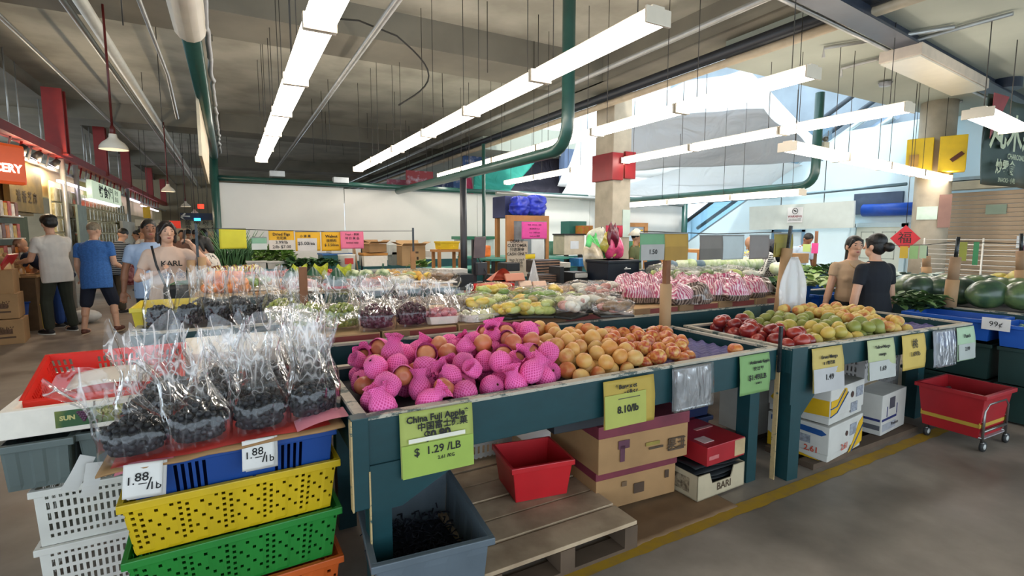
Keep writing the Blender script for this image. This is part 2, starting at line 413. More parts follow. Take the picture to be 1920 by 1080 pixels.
# upper floor edge behind tarp
up = struct(B().ab((9.2, 13.3, 3.1), (20, 13.6, 4.2)).build('wall_upper', mat('upper_blue_grey', '#5d6f8c', .7, v=.2, s=1.5)))
struct(B().ab((14.3, 5.3, 4.0), (14.6, 14, 7)).build('wall_upper', mat('upper_stone', '#8c99a3', .7, v=.15, s=1)))
# ================================================================== OVERHEAD: lights, pipes, lamps
glow = mat('lit_diffuser', '#fff3e6', .4, v=0, emit=LAMP)
hous = mat('fixture_cream_metal', '#d8ccb8', .4, v=.04)
darkc = mat('chain_dark', '#3a3834', .5, .5, v=0)
tl = thing('tube_light', 'x', 'ceiling light', (0, 0, 0), 0, 'suspended tube lights')
B().ab((-.055, -.76, .04), (.055, .76, .07), bev=.005).build('housing', hous, tl)
for y in (-.765, .745): B().ab((-.112, y, -.055), (.112, y+.02, .055), bev=.006).build('end_cap', hous, tl)
LENS = [(-.055, .05), (-.1, .035), (-.104, 0), (-.09, -.035), (-.05, -.05), (.05, -.05), (.09, -.035), (.104, 0), (.1, .035), (.055, .05)]
B().grid(lambda u, v: Vector((LENS[int(round(u*9))][0], -.745+1.49*v, LENS[int(round(u*9))][1])), 9, 1).build('diffuser', glow, tl)
for y in (-.55, .55):
    B().tube([(0, y, .05), (0, y, 1.82)], .0045, 5).build('chain', darkc, tl)
rows = [(.62, 3.0, (2.4, 3.87, 5.34, 6.79, 8.18, 9.7, 11.2), 'of the aisle side row'),
        (2.585, 3.0, (2.64, 4.15, 5.69, 7.18, 8.73, 10.2, 11.8), 'of the long row above the pink apples'),
        (4.665, 3.0, (2.83, 4.39, 5.95, 7.44, 9.1, 10.6, 12.1), 'of the row beside the square column'),
        (6.9, 3.0, (3.05, 4.6, 6.2, 7.9, 9.6, 11.2, 12.8), 'of the row by the white tarp'),
        (9.0, 2.3, (5.55, 7.0, 8.7, 10.5), 'slung under the low green pipe')]
ORD = ['first', 'second', 'third', 'fourth', 'fifth', 'sixth', 'seventh']
first = True
for X, z, ys, where in rows:
    for i in range(len(ys)-1):
        y0, y1 = ys[i], ys[i+1]; n = len(ys)-1
        lab = '%s tube light %s, from the near end' % (ORD[i], where)
        if first: o = tl; o['label'] = lab; first = False
        else: o = dup(tl, label=lab)
        o.location = (X, (y0+y1)/2, z); o.scale = (1, (y1-y0-.02)/1.53, 1)
dx, dy = 5.85, .70
for i in range(4):
    t = (i+.5)/4
    o = dup(tl, label='%s lit tube light of the crosswise row before the yellow boxes' % ORD[i])
    o.location = (5.79+dx*t, 3.81+dy*t, 2.58); o.rotation_euler = (0, 0, -pi/2+atan2(dy, dx)); o.scale = (1, .945, 1)
o = dup(tl, label='single tube light just behind the hanging green banner'); o.location = (8.3, 2.75, 2.93); o.rotation_euler = (0, 0, -pi/2+.1); o.scale = (1.3, 1, 1)
# ---- pipes
green = mat('dark_green_pipe', '#1f4a42', .35, v=.1, coat=.2); blackp = mat('black_pipe', '#23262c', .4, v=.1)
tanp = mat('tan_pipe', '#b3a288', .5, v=.1); greyp = mat('grey_conduit', '#a9a9a5', .35, .5, v=.08); whitep = mat('white_pvc', '#d6d3c6', .4, v=.05)
navy = mat('navy_beam_paint', '#2b3340', .4, v=.12)
def pipe(name, label, pts, r, m, n=10, cat='pipe'):
    o = B().tube(pts, r, n).build(name, m); return tag(o, label, cat)
def bend(a, b, c, k=.25, n=6):
    """pipe path a-b-c with a rounded corner at b"""
    a, b, c = Vector(a), Vector(b), Vector(c); p = b+(a-b).normalized()*k; q = b+(c-b).normalized()*k
    return [a]+[p*(1-t)**2+b*2*t*(1-t)+q*t*t for t in [i/n for i in range(n+1)]]+[c]
pipe('drop_pipe', 'dark green pipe dropping from the ceiling and turning along the hall', bend((3.5, 5.0, 4.8), (3.5, 5.0, 2.55), (3.5, 11.85, 2.56), .35), .075, green, 12)
pipe('frame_pipe', 'green pipe running along the top of the white wall', [(-.2, 11.9, 2.68), (5.8, 11.9, 2.64), (12.9, 11.9, 2.62)], .06, green)
pipe('corner_post', 'green pipe standing at the free end of the white wall', [(-.2, 11.9, 0), (-.2, 11.9, 3.1)], .075, green, 12)
pipe('support_post', 'thick dark post standing before the white wall', [(3.5, 8.05, 0), (3.5, 8.05, 2.55)], .058, blackp, 12)
pipe('support_post', 'thin twin green posts before the white wall', [(4.15, 8.6, 0), (4.15, 8.6, 3.2)], .032, green)
pipe('drop_pipe', 'green pipe from the pale slab bending low before the tarp', bend((9.1, 5.42, 4.0), (9.1, 5.42, 2.42), (9.05, 11.4, 2.42), .3), .075, green, 12)
pipe('corner_post', 'slim green post standing at the corner of the blue wall', [(12.75, 11.7, 0), (12.75, 11.7, 2.6)], .09, green)
def yrun(name, label, px, py, z, r, m, y0=-3, y1=34):
    p = at(px, py, Z=z); return pipe(name, label, [(p.x, y0, z), (p.x, y1, z)], r, m, 8)
yrun('water_pipe', 'long white pipe under the ceiling above the aisle', 150, 0, 4.2, .075, whitep)
yrun('conduit', 'thin grey conduit beside the long white pipe', 118, 0, 4.28, .04, greyp)
yrun('conduit', 'slim grey conduit near the aisle wall ceiling', 0, 30, 4.3, .03, greyp)
yrun('conduit', 'bright conduit crossing beam after beam past the first light row', 745, 0, 4.2, .045, greyp)
yrun('conduit', 'silver conduit running over the second light row', 1430, 0, 4.15, .04, greyp)
yrun('drain_pipe', 'black drain pipe with hangers beside the atrium', 1270, 132, 4.1, .085, blackp)
yrun('drain_pipe', 'tan pipe running just below the black drain pipe', 1270, 150, 3.98, .06, tanp)
# pvc + green pipe towards the corner
pipe('vent_pipe', 'fat white pipe sleeve ending above the aisle', [(-.185, 1.5, 3.12), (-.185, 4.75, 3.12)], .11, whitep, 14)
pipe('water_pipe', 'green pipe leaving the fat white sleeve', [(-.185, 4.7, 3.1), (-.185, 11.9, 3.1)], .07, green, 12)
pts = []
for i in range(120):
    y = 2.5+9.2*i/119; pts.append((-.075+.03*noise.noise(Vector((i*.23, 0, 0))), y, 3.16+.07*noise.noise(Vector((i*.2, 7, 0)))))
pipe('cable_bundle', 'tangled grey cable strapped along the green pipe', pts, .022, mat('grey_cable', '#8f9396', .6), 6, 'cable')
pipe('conduit', 'thin twin conduit left of the fat white sleeve', [(-.62, 3, 3.7), (-.62, 8.5, 3.7), (-.6, 9.4, 3.3)], .022, greyp, 6)
bo = thing('hanging_board', 'pale plywood board hung edge on below the green pipe', 'board', (-.25, 0, 0))
a1, a2 = at(363, 115, X=-.25), at(373, 292, X=-.25); b1, b2 = at(388, 280, X=-.25), at(388, 345, X=-.25)
B().poly([(0, a1.y, a1.z), (0, b1.y, b1.z), (0, b2.y, b2.z), (0, a2.y, a2.z)], (.03, 0, 0)).build('board_sheet', mat('plywood_pale', '#cdbfa3', .6), bo)
# I-beam on the right with its vertical stack
ib = thing('steel_beam', 'navy steel beam crossing under the pale slab', 'beam', (4.0, 3.05, 3.83), atan2(.66, 7.3))
q = B(); q.ab((0, -.13, 0), (11, .13, .03)); q.ab((0, -.13, .2), (11, .13, .23)); q.ab((0, -.03, .03), (11, .03, .2)); q.build('web', navy, ib)
B().tube([(0, .2, .02), (11, .2, .02)], .025, 6).build('silver_edge', greyp, ib)
p = at(1885, 168, Z=3.85); pipe('duct_stack', 'dark blue vertical duct rising beside the hanging banner', [(p.x, p.y, 3.85), (p.x, p.y, 6)], .2, navy, 16)
fb = at(1700, 120, Z=3.7)
ho = thing('fixture_box', 'long cream box fixture hanging beside the navy beam', 'fixture', fb, .09); B().ab((-.3, -.25, 0), (2.3, .2, .14), bev=.01).build('box', mat('cream_box', '#b9ab9a', .5), ho)
B().ab((-.28, -.23, -.02), (2.28, .18, 0)).build('lens', mat('cream_lens', '#c8c3b2', .3, v=.03), ho)
# conduits on the pale slab
for k, (x0, y0, x1, y1) in enumerate(((1578, 128, 1655, 108), (1752, 198, 1805, 190), (1690, 82, 1900, 25), (1545, 90, 1790, 50))):
    p0, p1 = at(x0, y0, Z=3.96), at(x1, y1, Z=3.96)
    pipe('conduit', ['short bent conduit on the pale slab', 'short conduit above the yellow sign boxes', 'long conduit on the pale slab near the duct', 'thin conduit on the pale slab'][k], [p0-Vector((0, 0, .12)), p0, p1], .025, greyp, 6)
# rods hanging from the ceiling
for i in range(26):
    x = RND.uniform(-1.5, 6); y = RND.uniform(5, 20); l = RND.uniform(.5, 1.6)
    o = B().tube([(x, y, 4.8-l), (x, y, 4.8)], .006, 5).build('hanging_rod', darkc, bpy.data.objects['ceiling'])
for i in range(20):
    y = 7+i*.9; x = -3.2-RND.uniform(0, .5)
    B().tube([(x, y, 3.2), (x, y, 4.8)], .014, 5).build('hanging_rod', greyp, bpy.data.objects['ceiling'])
q = []
for i in range(13):
    a = pi*i/12; q.append((2.1+.55*sin(a)*.8, 7.0, 4.2-.9*i/12))
B().tube([(1.2, 7, 4.25)]+[(1.6, 7, 4.3)]+q, .012, 5).build('loose_cable', darkc, bpy.data.objects['ceiling'])
# ---- pendant lamps over the aisle
shade = mat('pearl_glass_shade', '#efe6d6', .25, v=.03, coat=.4)
pl = thing('pendant_lamp', 'nearest dome pendant lamp on a red stem above the aisle', 'pendant lamp', (0, 0, 0), 0, 'pendant lamps over the aisle')
B().lathe([(.15, -.085), (.145, -.05), (.115, -.005), (.065, .035), (.045, .06), (.04, .1)], 24, cap=False).build('lamp_shade', shade, pl)
B().lathe([(.03, .07), (.03, .16), (.018, .2)], 10).build('lamp_cap', mat('dark_red_metal', '#5f1d1a', .4), pl)
B().tube([(0, 0, .18), (0, 0, 1.6)], .014, 6).build('stem', MATS['dark_red_metal'], pl)
B().sph((0, 0, -.03), .035).build('bulb', mat('lit_bulb', '#fff0d8', .4, v=0, emit=9), pl)
for i, (px, py, Y) in enumerate(((213, 272, 7.9), (315, 353, 15.4), (348, 383, 21.), (365, 397, 27.))):
    o = pl if i == 0 else dup(pl, label=['', 'second', 'third', 'farthest'][i]+' dome pendant lamp along the aisle')
    o.location = at(px, py, Y=Y)
    if i == 0: o.location.z += .03
# red hanger above the nearest lamp
# ================================================================== LEFT AISLE STALLS (plane X = -3)
redp = mat('red_steel', '#8d2420', .45, v=.1)
rb = thing('truss_beam', 'red steel beam running above the stall fronts', 'beam', (-3.0, 0, 3.12))
B().ab((-.1, 6, 0), (.1, 40, .16)).build('chord', redp, rb)
B().ab((-.06, 6, -.3), (.0, 40, -.24)).build('chord', greyp, rb)
for i in range(46):
    y = 8+i*.5; B().tube([(0, y, -.27), (0, y+.25, 0)], .018, 5).build('lattice', redp if i % 2 else greyp, rb)
for px, py, w in ((106, 240, .16), (190, 290, .13), (237, 320, .12), (281, 352, .12), (306, 362, .12)):
    for X in (-3.0,):
        p = at(px, py, X=X)
    o = thing('red_post', 'red steel post number', 'post', (-3.0, p.y, 3.2)); o['label'] = {106: 'thick red post nearest the orange sign', 190: 'red post behind the nearest pendant lamp', 237: 'red post beyond the pale lit sign', 281: 'fourth red post far down the aisle', 306: 'farthest red post down the aisle'}[px]
    q = B(); q.ab((-w, -w, 0), (w, -w*.6, 1.3)); q.ab((-w, w*.6, 0), (w, w, 1.3)); q.ab((-w*.3, -w*.6, 0), (w*.3, w*.6, 1.3)); q.build('web', redp, o)
    B().ab((-w*1.2, -w*1.2, -.03), (w*1.2, w*1.2, .0)).build('base_plate', redp, o)
# wall: stall fronts
wl = struct(link('wall_left', None)); tag(wl, 'stall fronts along the aisle')
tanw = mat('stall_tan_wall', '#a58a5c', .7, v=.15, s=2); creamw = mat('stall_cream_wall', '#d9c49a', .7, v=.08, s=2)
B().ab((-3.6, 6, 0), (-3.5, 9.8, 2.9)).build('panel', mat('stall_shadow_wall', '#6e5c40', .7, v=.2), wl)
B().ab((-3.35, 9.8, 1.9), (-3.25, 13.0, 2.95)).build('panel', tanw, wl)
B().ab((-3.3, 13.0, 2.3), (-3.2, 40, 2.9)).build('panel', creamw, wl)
B().ab((-3.6, 8, 0), (-3.5, 13.6, 1.9)).build('panel', mat('stall_green_dark', '#39453a', .6, v=.2), wl)
B().ab((-3.12, 17.7, 0), (-3.0, 21.4, .95)).build('panel', mat('stall_orange_wall', '#c88a5c', .6, v=.1), wl)
# glass blocks
gbm = mat('glass_block', '#b9ab78', .15, v=.25, s=9, coat=.6, h2='#d8cd9e'); gb = B().ab((0, -.19, -.14), (.06, .19, .14), bev=.02).mesh('glass_block', gbm)
gw = thing('glass_block_wall', 'wall of pale yellow glass blocks under the lit sign', 'wall', (-3.08, 0, 0))
B().ab((-.02, 13.4, .95), (.0, 21.4, 2.62)).build('grout', mat('grout_cream', '#e8dcb4', .7, v=.03), gw)
for i in range(19):
    for j in range(5):
        o = link('glass_block', gb, gw); o.location = (0, 13.65+.415*i, 1.12+.31*j)
# posts, door leaf
for i, (px, X) in enumerate(((128, -2.95), (152, -2.95), (245, -2.95))):
    p = at(px, 440, X=X); o = tag(B().tube([(X, p.y, 0), (X, p.y, 3.1)], .05, 8).build('steel_post', greyp), ['grey steel post beside the hanging menu board', 'grey steel post before the glass blocks', 'grey steel post beside the white door leaf'][i], 'post')
p = at(246, 440, X=-2.9)
o = tag(B().ab((-2.98, p.y-1.4, 0), (-2.9, p.y+.9, 1.98), bev=.01).build('door_leaf', mat('white_door', '#d8d0bc', .5, v=.06)), 'cream door leaf at the end of the glass block wall', 'door')
p = at(158, 440, X=-2.85)
tag(B().ab((-2.9, p.y-.35, .1), (-2.86, p.y+.45, 2.2)).build('leaning_panel', mat('grey_green_panel', '#8f9c8c', .5)), 'grey green panel standing among the stalls', 'panel')
# signs
gsm = thing('grocery_sign', 'orange rounded shop sign with white capital letters', 'sign', at(-18, 303, Y=10.2), radians(58))
B().box((0, 0, 0), (.95, .1, .60), bev=.045).build('sign_box', mat('orange_lit_sign', '#d9541c', .4, v=.05, emit=.2), gsm)
text(gsm, 'GROCERY', (.0, -.055, -.07), .17, mat('white_lit_letters', '#fff6ea', .4, v=0, emit=1.2), bold=.006)
p0, p1 = at(174, 368, X=-2.9), at(228, 382, X=-2.9); yc = (p0.y+p1.y)/2; 
ls = thing('shop_sign', 'pale green lit shop sign with black characters', 'sign', (-2.9, yc, 2.67), pi/2)
L_ = p1.y-p0.y
B().box((0, .06, 0), (L_, .12, .46), bev=.02).build('sign_box', mat('pale_green_lit', '#d5e6c8', .4, v=.03, emit=.3), ls)
text(ls, '饼食代', (-.35, -.005, .0), .34, INK, bold=.008, sx=1.7); text(ls, '茶食', (1.15, -.005, .09), .16, INK, sx=1.7); text(ls, '飲品', (1.15, -.005, -.1), .16, INK, sx=1.7)
B().ab((.62, -.006, -.2), (.66, .0, .2)).build('divider', INK, ls)
B().box((0, .06, -.25), (L_, .03, .03)).build('lit_strip', mat('violet_white_strip', '#f1e4ff', .4, v=0, emit=2.5), ls)
pb = at(55, 352, X=-3.05)
tag(B().ab((-3.2, pb.y-.7, 1.95), (-3.12, pb.y+1.0, 2.9)).build('menu_board', mat('brown_menu_board', '#6e5a24', .6, v=.25, s=5)), 'brown hanging menu board with dark writing', 'sign')
text(bpy.data.objects['menu_board'], '清 香 芝 麻', (-3.115, pb.y+.1, 2.2), .22, mat('menu_ink', '#3b2c0e', .7, v=0), rot=(pi/2, 0, pi/2), bold=.004)
for k, y in enumerate((11.5, 12.3, 13.4)):
    o = thing('spot_lamp', ['first', 'second', 'third'][k]+' spot lamp under the red beam', 'spot lamp', (-2.95, y, 2.95)); B().lathe([(.04, .1), (.09, -.06)], 12, M=Matrix.Rotation(.6, 4, 'Y'), cap=True).build('lamp_can', mat('lamp_black', '#2a2522', .5), o)
    _l = bpy.data.lights.new('spot_bulb', 'POINT'); _l.energy = 18; _l.color = (1, .8, .55); _l.shadow_soft_size = .06; _lo = link('spot_bulb', _l, o); _lo.location = (.05, 0, -.14)
    B().lathe([(.085, -.065), (.0, -.066)], 12, M=Matrix.Rotation(.6, 4, 'Y'), cap=False).build('lamp_glass', MATS['violet_white_strip'], o)
for k, (y0, y1, z) in enumerate(((13.5, 16.2, 2.6), (21.8, 24.2, 2.75), (24.6, 30, 2.65))):
    tag(B().ab((-2.98, y0, z), (-2.93, y1, z+.05)).build('strip_light', MATS['violet_white_strip']), ['lit strip light over the stall with hanging signs', 'lit strip light past the pale sign', 'lit strip light far down the aisle'][k], 'strip light')
# the far end of the aisle
fe = struct(B().ab((-9, 34, 0), (6, 34.2, 4.8)).build('wall_end', mat('far_hall_wall', '#8d7f66', .8, v=.2, s=.7)))
struct(B().ab((-.13, 12.06, 0), (-.1, 13, 1.0)).build('wall_return', wm))
def panel(name, label, px0, py0, px1, py1, Y, h, cat='sign', emit=0., v=.12):
    a, b = at(px0, py1, Y=Y), at(px1, py0, Y=Y)
    o = B().ab((a.x, Y, a.z), (b.x, Y+.06, b.z)).build(name, mat('panel_%s_%d' % (h[1:], int(emit*10)), h, .5, v=v, s=4, emit=emit)); 
    if b.z > 1.9 and cat == 'sign': cords(o, [(a.x+(b.x-a.x)*.15, Y+.03, b.z), (a.x+(b.x-a.x)*.85, Y+.03, b.z)], 4.8)
    return tag(o, label, cat)
panel('hanging_sign', 'yellow sign hanging over the far aisle', 269, 388, 281, 409, 19, '#e3b81a')
panel('direction_sign', 'dark direction sign with a white arrow', 338, 400, 398, 412, 20, '#25324a')
text(bpy.data.objects['direction_sign'], '←', at(348, 406, Y=19.98), .32, mat('white_print', '#f2f2ee', .5, v=0), bold=.01)
panel('shop_board', 'pale board with rows of dark characters at the aisle end', 357, 415, 398, 434, 21, '#cfcdb4')
text(bpy.data.objects['shop_board'], '飯 粥 粉 麵\n熱 炒 小 食', at(378, 424, Y=20.97), .2, INK)
panel('red_lantern_sign', 'bright red hanging sign over the far crowd', 318, 414, 338, 428, 17, '#d0301c', emit=.3)
panel('exit_sign', 'small red lit sign at the aisle end', 371, 383, 382, 391, 26, '#e02a1a', emit=2.5)
panel('light_box', 'small blue lit box beside the arrow sign', 364, 409, 376, 414, 19.8, '#3aa0e0', emit=1.5)
panel('awning', 'cream fretwork awning of a far stall', 254, 412, 300, 424, 20, '#d8cfb8', 'awning')
panel('far_stall', 'dark stall front with red lettering board in the far aisle', 262, 424, 300, 470, 22, '#5a4638', 'stall', v=.4)
panel('far_stall', 'cream lit stall front at the far end of the aisle', 300, 428, 400, 480, 28, '#b49a74', 'stall', v=.4)
# ================================================================== FRUIT STANDS
def painted(name, h, chip='#a98c62', amt=.70, r=.45):
    """painted board with the paint rubbed off in flecks"""
    if name in MATS: return MATS[name]
    M, N, L, P = nt(name); tc = N.new('ShaderNodeTexCoord')
    a = N.new('ShaderNodeTexNoise'); a.inputs['Scale'].default_value = 7; a.inputs['Detail'].default_value = 9; a.inputs['Roughness'].default_value = .75
    mp = N.new('ShaderNodeMapping'); mp.inputs['Scale'].default_value = (.6, 1.4, 1.4)
    L.new(tc.outputs['Object'], mp.inputs[0]); L.new(mp.outputs[0], a.inputs['Vector'])
    rp = N.new('ShaderNodeValToRGB'); e = rp.color_ramp.elements
    c = lin(h); e[0].position = .3; e[0].color = (*[x*.8 for x in c], 1); e[1].position = amt-.03; e[1].color = (*[x*1.1 for x in c], 1)
    k = e.new(amt+.01); k.color = (*lin(chip), 1)
    L.new(a.outputs[0], rp.inputs[0]); L.new(rp.outputs[0], P.inputs['Base Color']); P.inputs['Roughness'].default_value = r
    MATS[name] = M; return M
teal = painted('teal_painted_board', '#0e3b40', amt=.69)
edge = painted('worn_rim_wood', '#b3aa98', '#4d5a55', .56, .6)
bareedge = painted('bare_wood_edge', '#b59a6c', '#1b4b4b', .58, .7)
inner = mat('stand_bed_dark', '#2c2a2c', .8, v=.2)
purple = mat('purple_tray_liner', '#5a5488', .6, v=.18, s=9, b=.3, bs=40)
def brace(P0, s_, m, par):
    return B().poly([(P0[0], P0[1], P0[2]), (P0[0]+s_*.3, P0[1], P0[2]), (P0[0], P0[1], P0[2]-.3)], (0, .03, 0)).build('corner_brace', m, par)
def stand(name, label, loc, rz, w, d, rim, ap, legs, bedz, cat='stand'):
    t = thing(name, label, cat, loc, rz)
    B().ab((0, 0, rim-ap), (w, .035, rim-.012), bev=.004).build('front_board', teal, t)
    B().ab((0, d-.035, rim-ap*.8), (w, d, rim-.012)).build('back_board', teal, t)
    for x in (0, w-.035): B().ab((x, .035, rim-ap), (x+.035, d-.035, rim-.012)).build('side_board', teal, t)
    B().ab((-.004, -.004, rim-.014), (w+.004, .042, rim)).build('rim', edge, t)
    B().ab((-.004, d-.042, rim-.014), (w+.004, d+.004, rim)).build('rim', edge, t)
    for x in (-.004, w-.038): B().ab((x, .042, rim-.014), (x+.042, d-.042, rim)).build('rim', edge, t)
    B().ab((.035, .035, bedz-.02), (w-.035, d-.035, bedz)).build('bed', inner, t)
    for x, y, lw in legs:
        B().ab((x, y+.004, 0), (x+lw, y+.094, rim-ap+.05)).build('leg', teal, t)
    return t
st1 = stand('fruit_stand', 'dark teal wooden fruit stand holding the pink netted apples', (.395, 1.925, 0), 0, 2.55, .86, .855, .205, ((.035, .0, .085), (2.36, .03, .09), (.035, .73, .09), (2.36, .73, .09)), .775)
B().ab((-.03, -.012, .49), (.035, .05, .856), bev=.004).build('corner_post', teal, st1)
B().ab((-.034, -.016, .49), (-.028, .02, .85)).build('bare_edge', bareedge, st1)
B().ab((.03, -.016, .0), (.036, -.001, .64)).build('bare_edge', bareedge, st1)
B().poly([(.035, -.012, .66), (.42, -.012, .66), (.42, -.012, .6), (.28, -.012, .53), (.16, -.012, .47), (.035, -.012, .47)], (0, .018, 0)).build('corner_brace', teal, st1)
B().ab((2.555, -.02, .0), (2.563, .01, .8)).build('bare_edge', bareedge, st1)
st2 = stand('fruit_stand', 'dark teal wooden fruit stand holding red apples and green mangoes', (2.985, 1.86, 0), radians(-3.6), 2.13, .9, .855, .16, ((.02, -.01, .1), (2.0, .27, .09), (.02, .78, .09), (2.02, .78, .09)), .775)
brace((.12, .0, .7), 1, teal, st2)
B().ab((0, -.012, .5), (.14, .0, .855)).build('corner_board', teal, st2)
# purple pads
def pad(u, v, w, d):
    x, y = u*w, v*d
    return Vector((x, y, .012*(sin(x*2*pi/.1)*sin(y*2*pi/.1))+.006*noise.noise(Vector((x*8, y*8, 0)))))
for t, x0, w, y0, d, lab in ((st1, 1.62, .87, .05, .76, ''), (st2, .06, 2.02, .06, .78, '')):
    o = B().grid(lambda u, v: pad(u, v, w, d)+Vector((x0, y0, .798)), 90 if w < 1 else 180, 70).build('tray_liner', purple, t)
# steel bracket rods between the stands
o = tag(B().ab((2.935, 1.90, .70), (2.955, 1.915, .99)).build('slotted_bar', mat('slotted_steel', '#3a3e40', .35, .7, v=.3, s=60)), 'thin slotted steel bar between the two fruit stands', 'bar')
# ------------------------------------------------------------------ fruit shapes
def fruit_mesh(name, m, r=.05, h=.9, dim=.16, n=16, sq=0., bump=0., top=1.0):
    prof = []
    K = 11
    for i in range(K+1):
        a = pi*i/K; rr = r*sin(a)*(1+.06*cos(a)*-1*top); z = -r*h*cos(a)
        if i <= 2: z += r*dim*(.6 if i == 0 else .3 if i == 1 else 0)
        if i >= K-2: z -= r*dim*(1.5 if i == K else .6 if i == K-1 else 0)
        prof.append((max(rr, 1e-7), z))
    b = B(); ph = RND.uniform(0, 6)
    b.lathe(prof, n, fn=lambda a, i: 1+bump*sin(a*3+ph)+sq*cos(a*2+ph), cap=False)
    bmesh.ops.remove_doubles(b.bm, verts=b.bm.verts, dist=1e-5)
    return b.mesh(name, m)
pinkap = ramp_mat('pale_red_apple_skin', ['#b0543a', '#c4704e', '#cf8a5e', '#c9653f'], .4, 14, coat=.1)
pearm = ramp_mat('golden_pear_skin', ['#ad5a2a', '#cf8a45', '#d9a35a', '#d4ac68', '#bd6c38', '#b5502c'], .45, 12)
ambm = ramp_mat('blush_apple_skin', ['#d9a850', '#cf8540', '#c25534', '#d89248', '#b23f2c', '#dcb060', '#c96a3a'], .35, 16, coat=.2, mixn=.6)
redm2 = ramp_mat('deep_red_apple_skin', ['#5e1218', '#8a1f22', '#a83a2a', '#7a181d', '#b04d33'], .28, 14, coat=.3, mixn=.5)
grnm = ramp_mat('green_mango_skin', ['#767f38', '#93964a', '#868a40', '#a8a75a'], .4, 9, mixn=.4)
yelm = ramp_mat('yellow_mango_skin', ['#c9a94a', '#b7a54c', '#d3b45a', '#a9a04a'], .4, 9, mixn=.4)
peam = ramp_mat('peach_skin', ['#d8b45c', '#d0a04e', '#dcc06a', '#c4683a', '#d9b456'], .5, 12, mixn=.6)
def drop(pts, x, y, r, z0, cap):
    z = z0+r*.9
    for (a, b2, c, q) in pts:
        d2 = (a-x)**2+(b2-y)**2; R_ = (r+q)*.92
        if d2 < R_*R_: z = max(z, c+sqrt(R_*R_-d2))
    return z if z <= cap(x, y) else None
def pile(n, reg, r, z0, cap, tries=4000, pts=None):
    """drop round fruit one after another into the region until the heap reaches cap(x, y)"""
    pts = [] if pts is None else pts; out = []
    for k in range(tries):
        if len(out) >= n: break
        x, y = reg(); rr = r*RND.uniform(.92, 1.07)
        z = drop(pts, x, y, rr, z0, cap)
        if z is not None: pts.append((x, y, z, rr)); out.append((x, y, z, rr))
    return out
def quad_reg(a, b, c, d):
    a, b, c, d = [Vector(p) for p in (a, b, c, d)]
    def f():
        u, v = RND.random(), RND.random()
        p = a.lerp(b, u).lerp(d.lerp(c, u), v); return p.x, p.y
    return f
def lay(name, base_label, cat, group, meshes, spots, r0, tilt=1.2, place=None, lab=None):
    out = []
    for i, (x, y, z, r) in enumerate(spots):
        o = link(name, RND.choice(meshes)); o.location = (x, y, z); k = r/r0; o.scale = (k, k, k)
        o.rotation_euler = (RND.uniform(-tilt, tilt), RND.uniform(-tilt, tilt), RND.uniform(0, 6.28))
        tag(o, (lab(x, y, z) if lab else base_label), cat, group); out.append(o)
    return out
BED = .79
# ---- pink netted apples
def net_mat():
    M, N, L, P = nt('pink_foam_net'); P.inputs['Roughness'].default_value = .7
    tc = N.new('ShaderNodeTexCoord'); sp = N.new('ShaderNodeSeparateXYZ'); L.new(tc.outputs['UV'], sp.inputs[0])
    def wave(s_):
        a = N.new('ShaderNodeMath'); a.operation = 'MULTIPLY_ADD'; a.inputs[1].default_value = 21*s_; L.new(sp.outputs[0], a.inputs[0])
        b = N.new('ShaderNodeMath'); b.operation = 'MULTIPLY'; b.inputs[1].default_value = 11; L.new(sp.outputs[1], b.inputs[0]); L.new(b.outputs[0], a.inputs[2])
        f = N.new('ShaderNodeMath'); f.operation = 'FRACT'; L.new(a.outputs[0], f.inputs[0])
        p = N.new('ShaderNodeMath'); p.operation = 'PINGPONG'; p.inputs[1].default_value = .5; L.new(f.outputs[0], p.inputs[0])
        return p
    w1, w2 = wave(1), wave(-1)
    mn = N.new('ShaderNodeMath'); mn.operation = 'MINIMUM'; L.new(w1.outputs[0], mn.inputs[0]); L.new(w2.outputs[0], mn.inputs[1])
    rp = N.new('ShaderNodeValToRGB'); rp.color_ramp.elements[0].position = .08; rp.color_ramp.elements[1].position = .3
    rp.color_ramp.elements[0].color = (*lin('#fa78ba'), 1); rp.color_ramp.elements[1].color = (*lin('#dc4189'), 1)
    L.new(mn.outputs[0], rp.inputs[0])
    oi = N.new('ShaderNodeObjectInfo'); hs = N.new('ShaderNodeHueSaturation'); mr = N.new('ShaderNodeMapRange'); mr.inputs['To Min'].default_value = .8; mr.inputs['To Max'].default_value = 1.15
    L.new(oi.outputs['Random'], mr.inputs[0]); L.new(mr.outputs[0], hs.inputs['Value']); L.new(rp.outputs[0], hs.inputs['Color'])
    L.new(hs.outputs[0], P.inputs['Base Color'])
    bu = N.new('ShaderNodeBump'); bu.invert = True; bu.inputs['Strength'].default_value = .9; bu.inputs['Distance'].default_value = .006
    L.new(mn.outputs[0], bu.inputs['Height']); L.new(bu.outputs[0], P.inputs['Normal'])
    P.inputs['Subsurface Weight'].default_value = .15; P.inputs['Subsurface Radius'].default_value = (.02, .006, .01)
    return M
netm = net_mat()
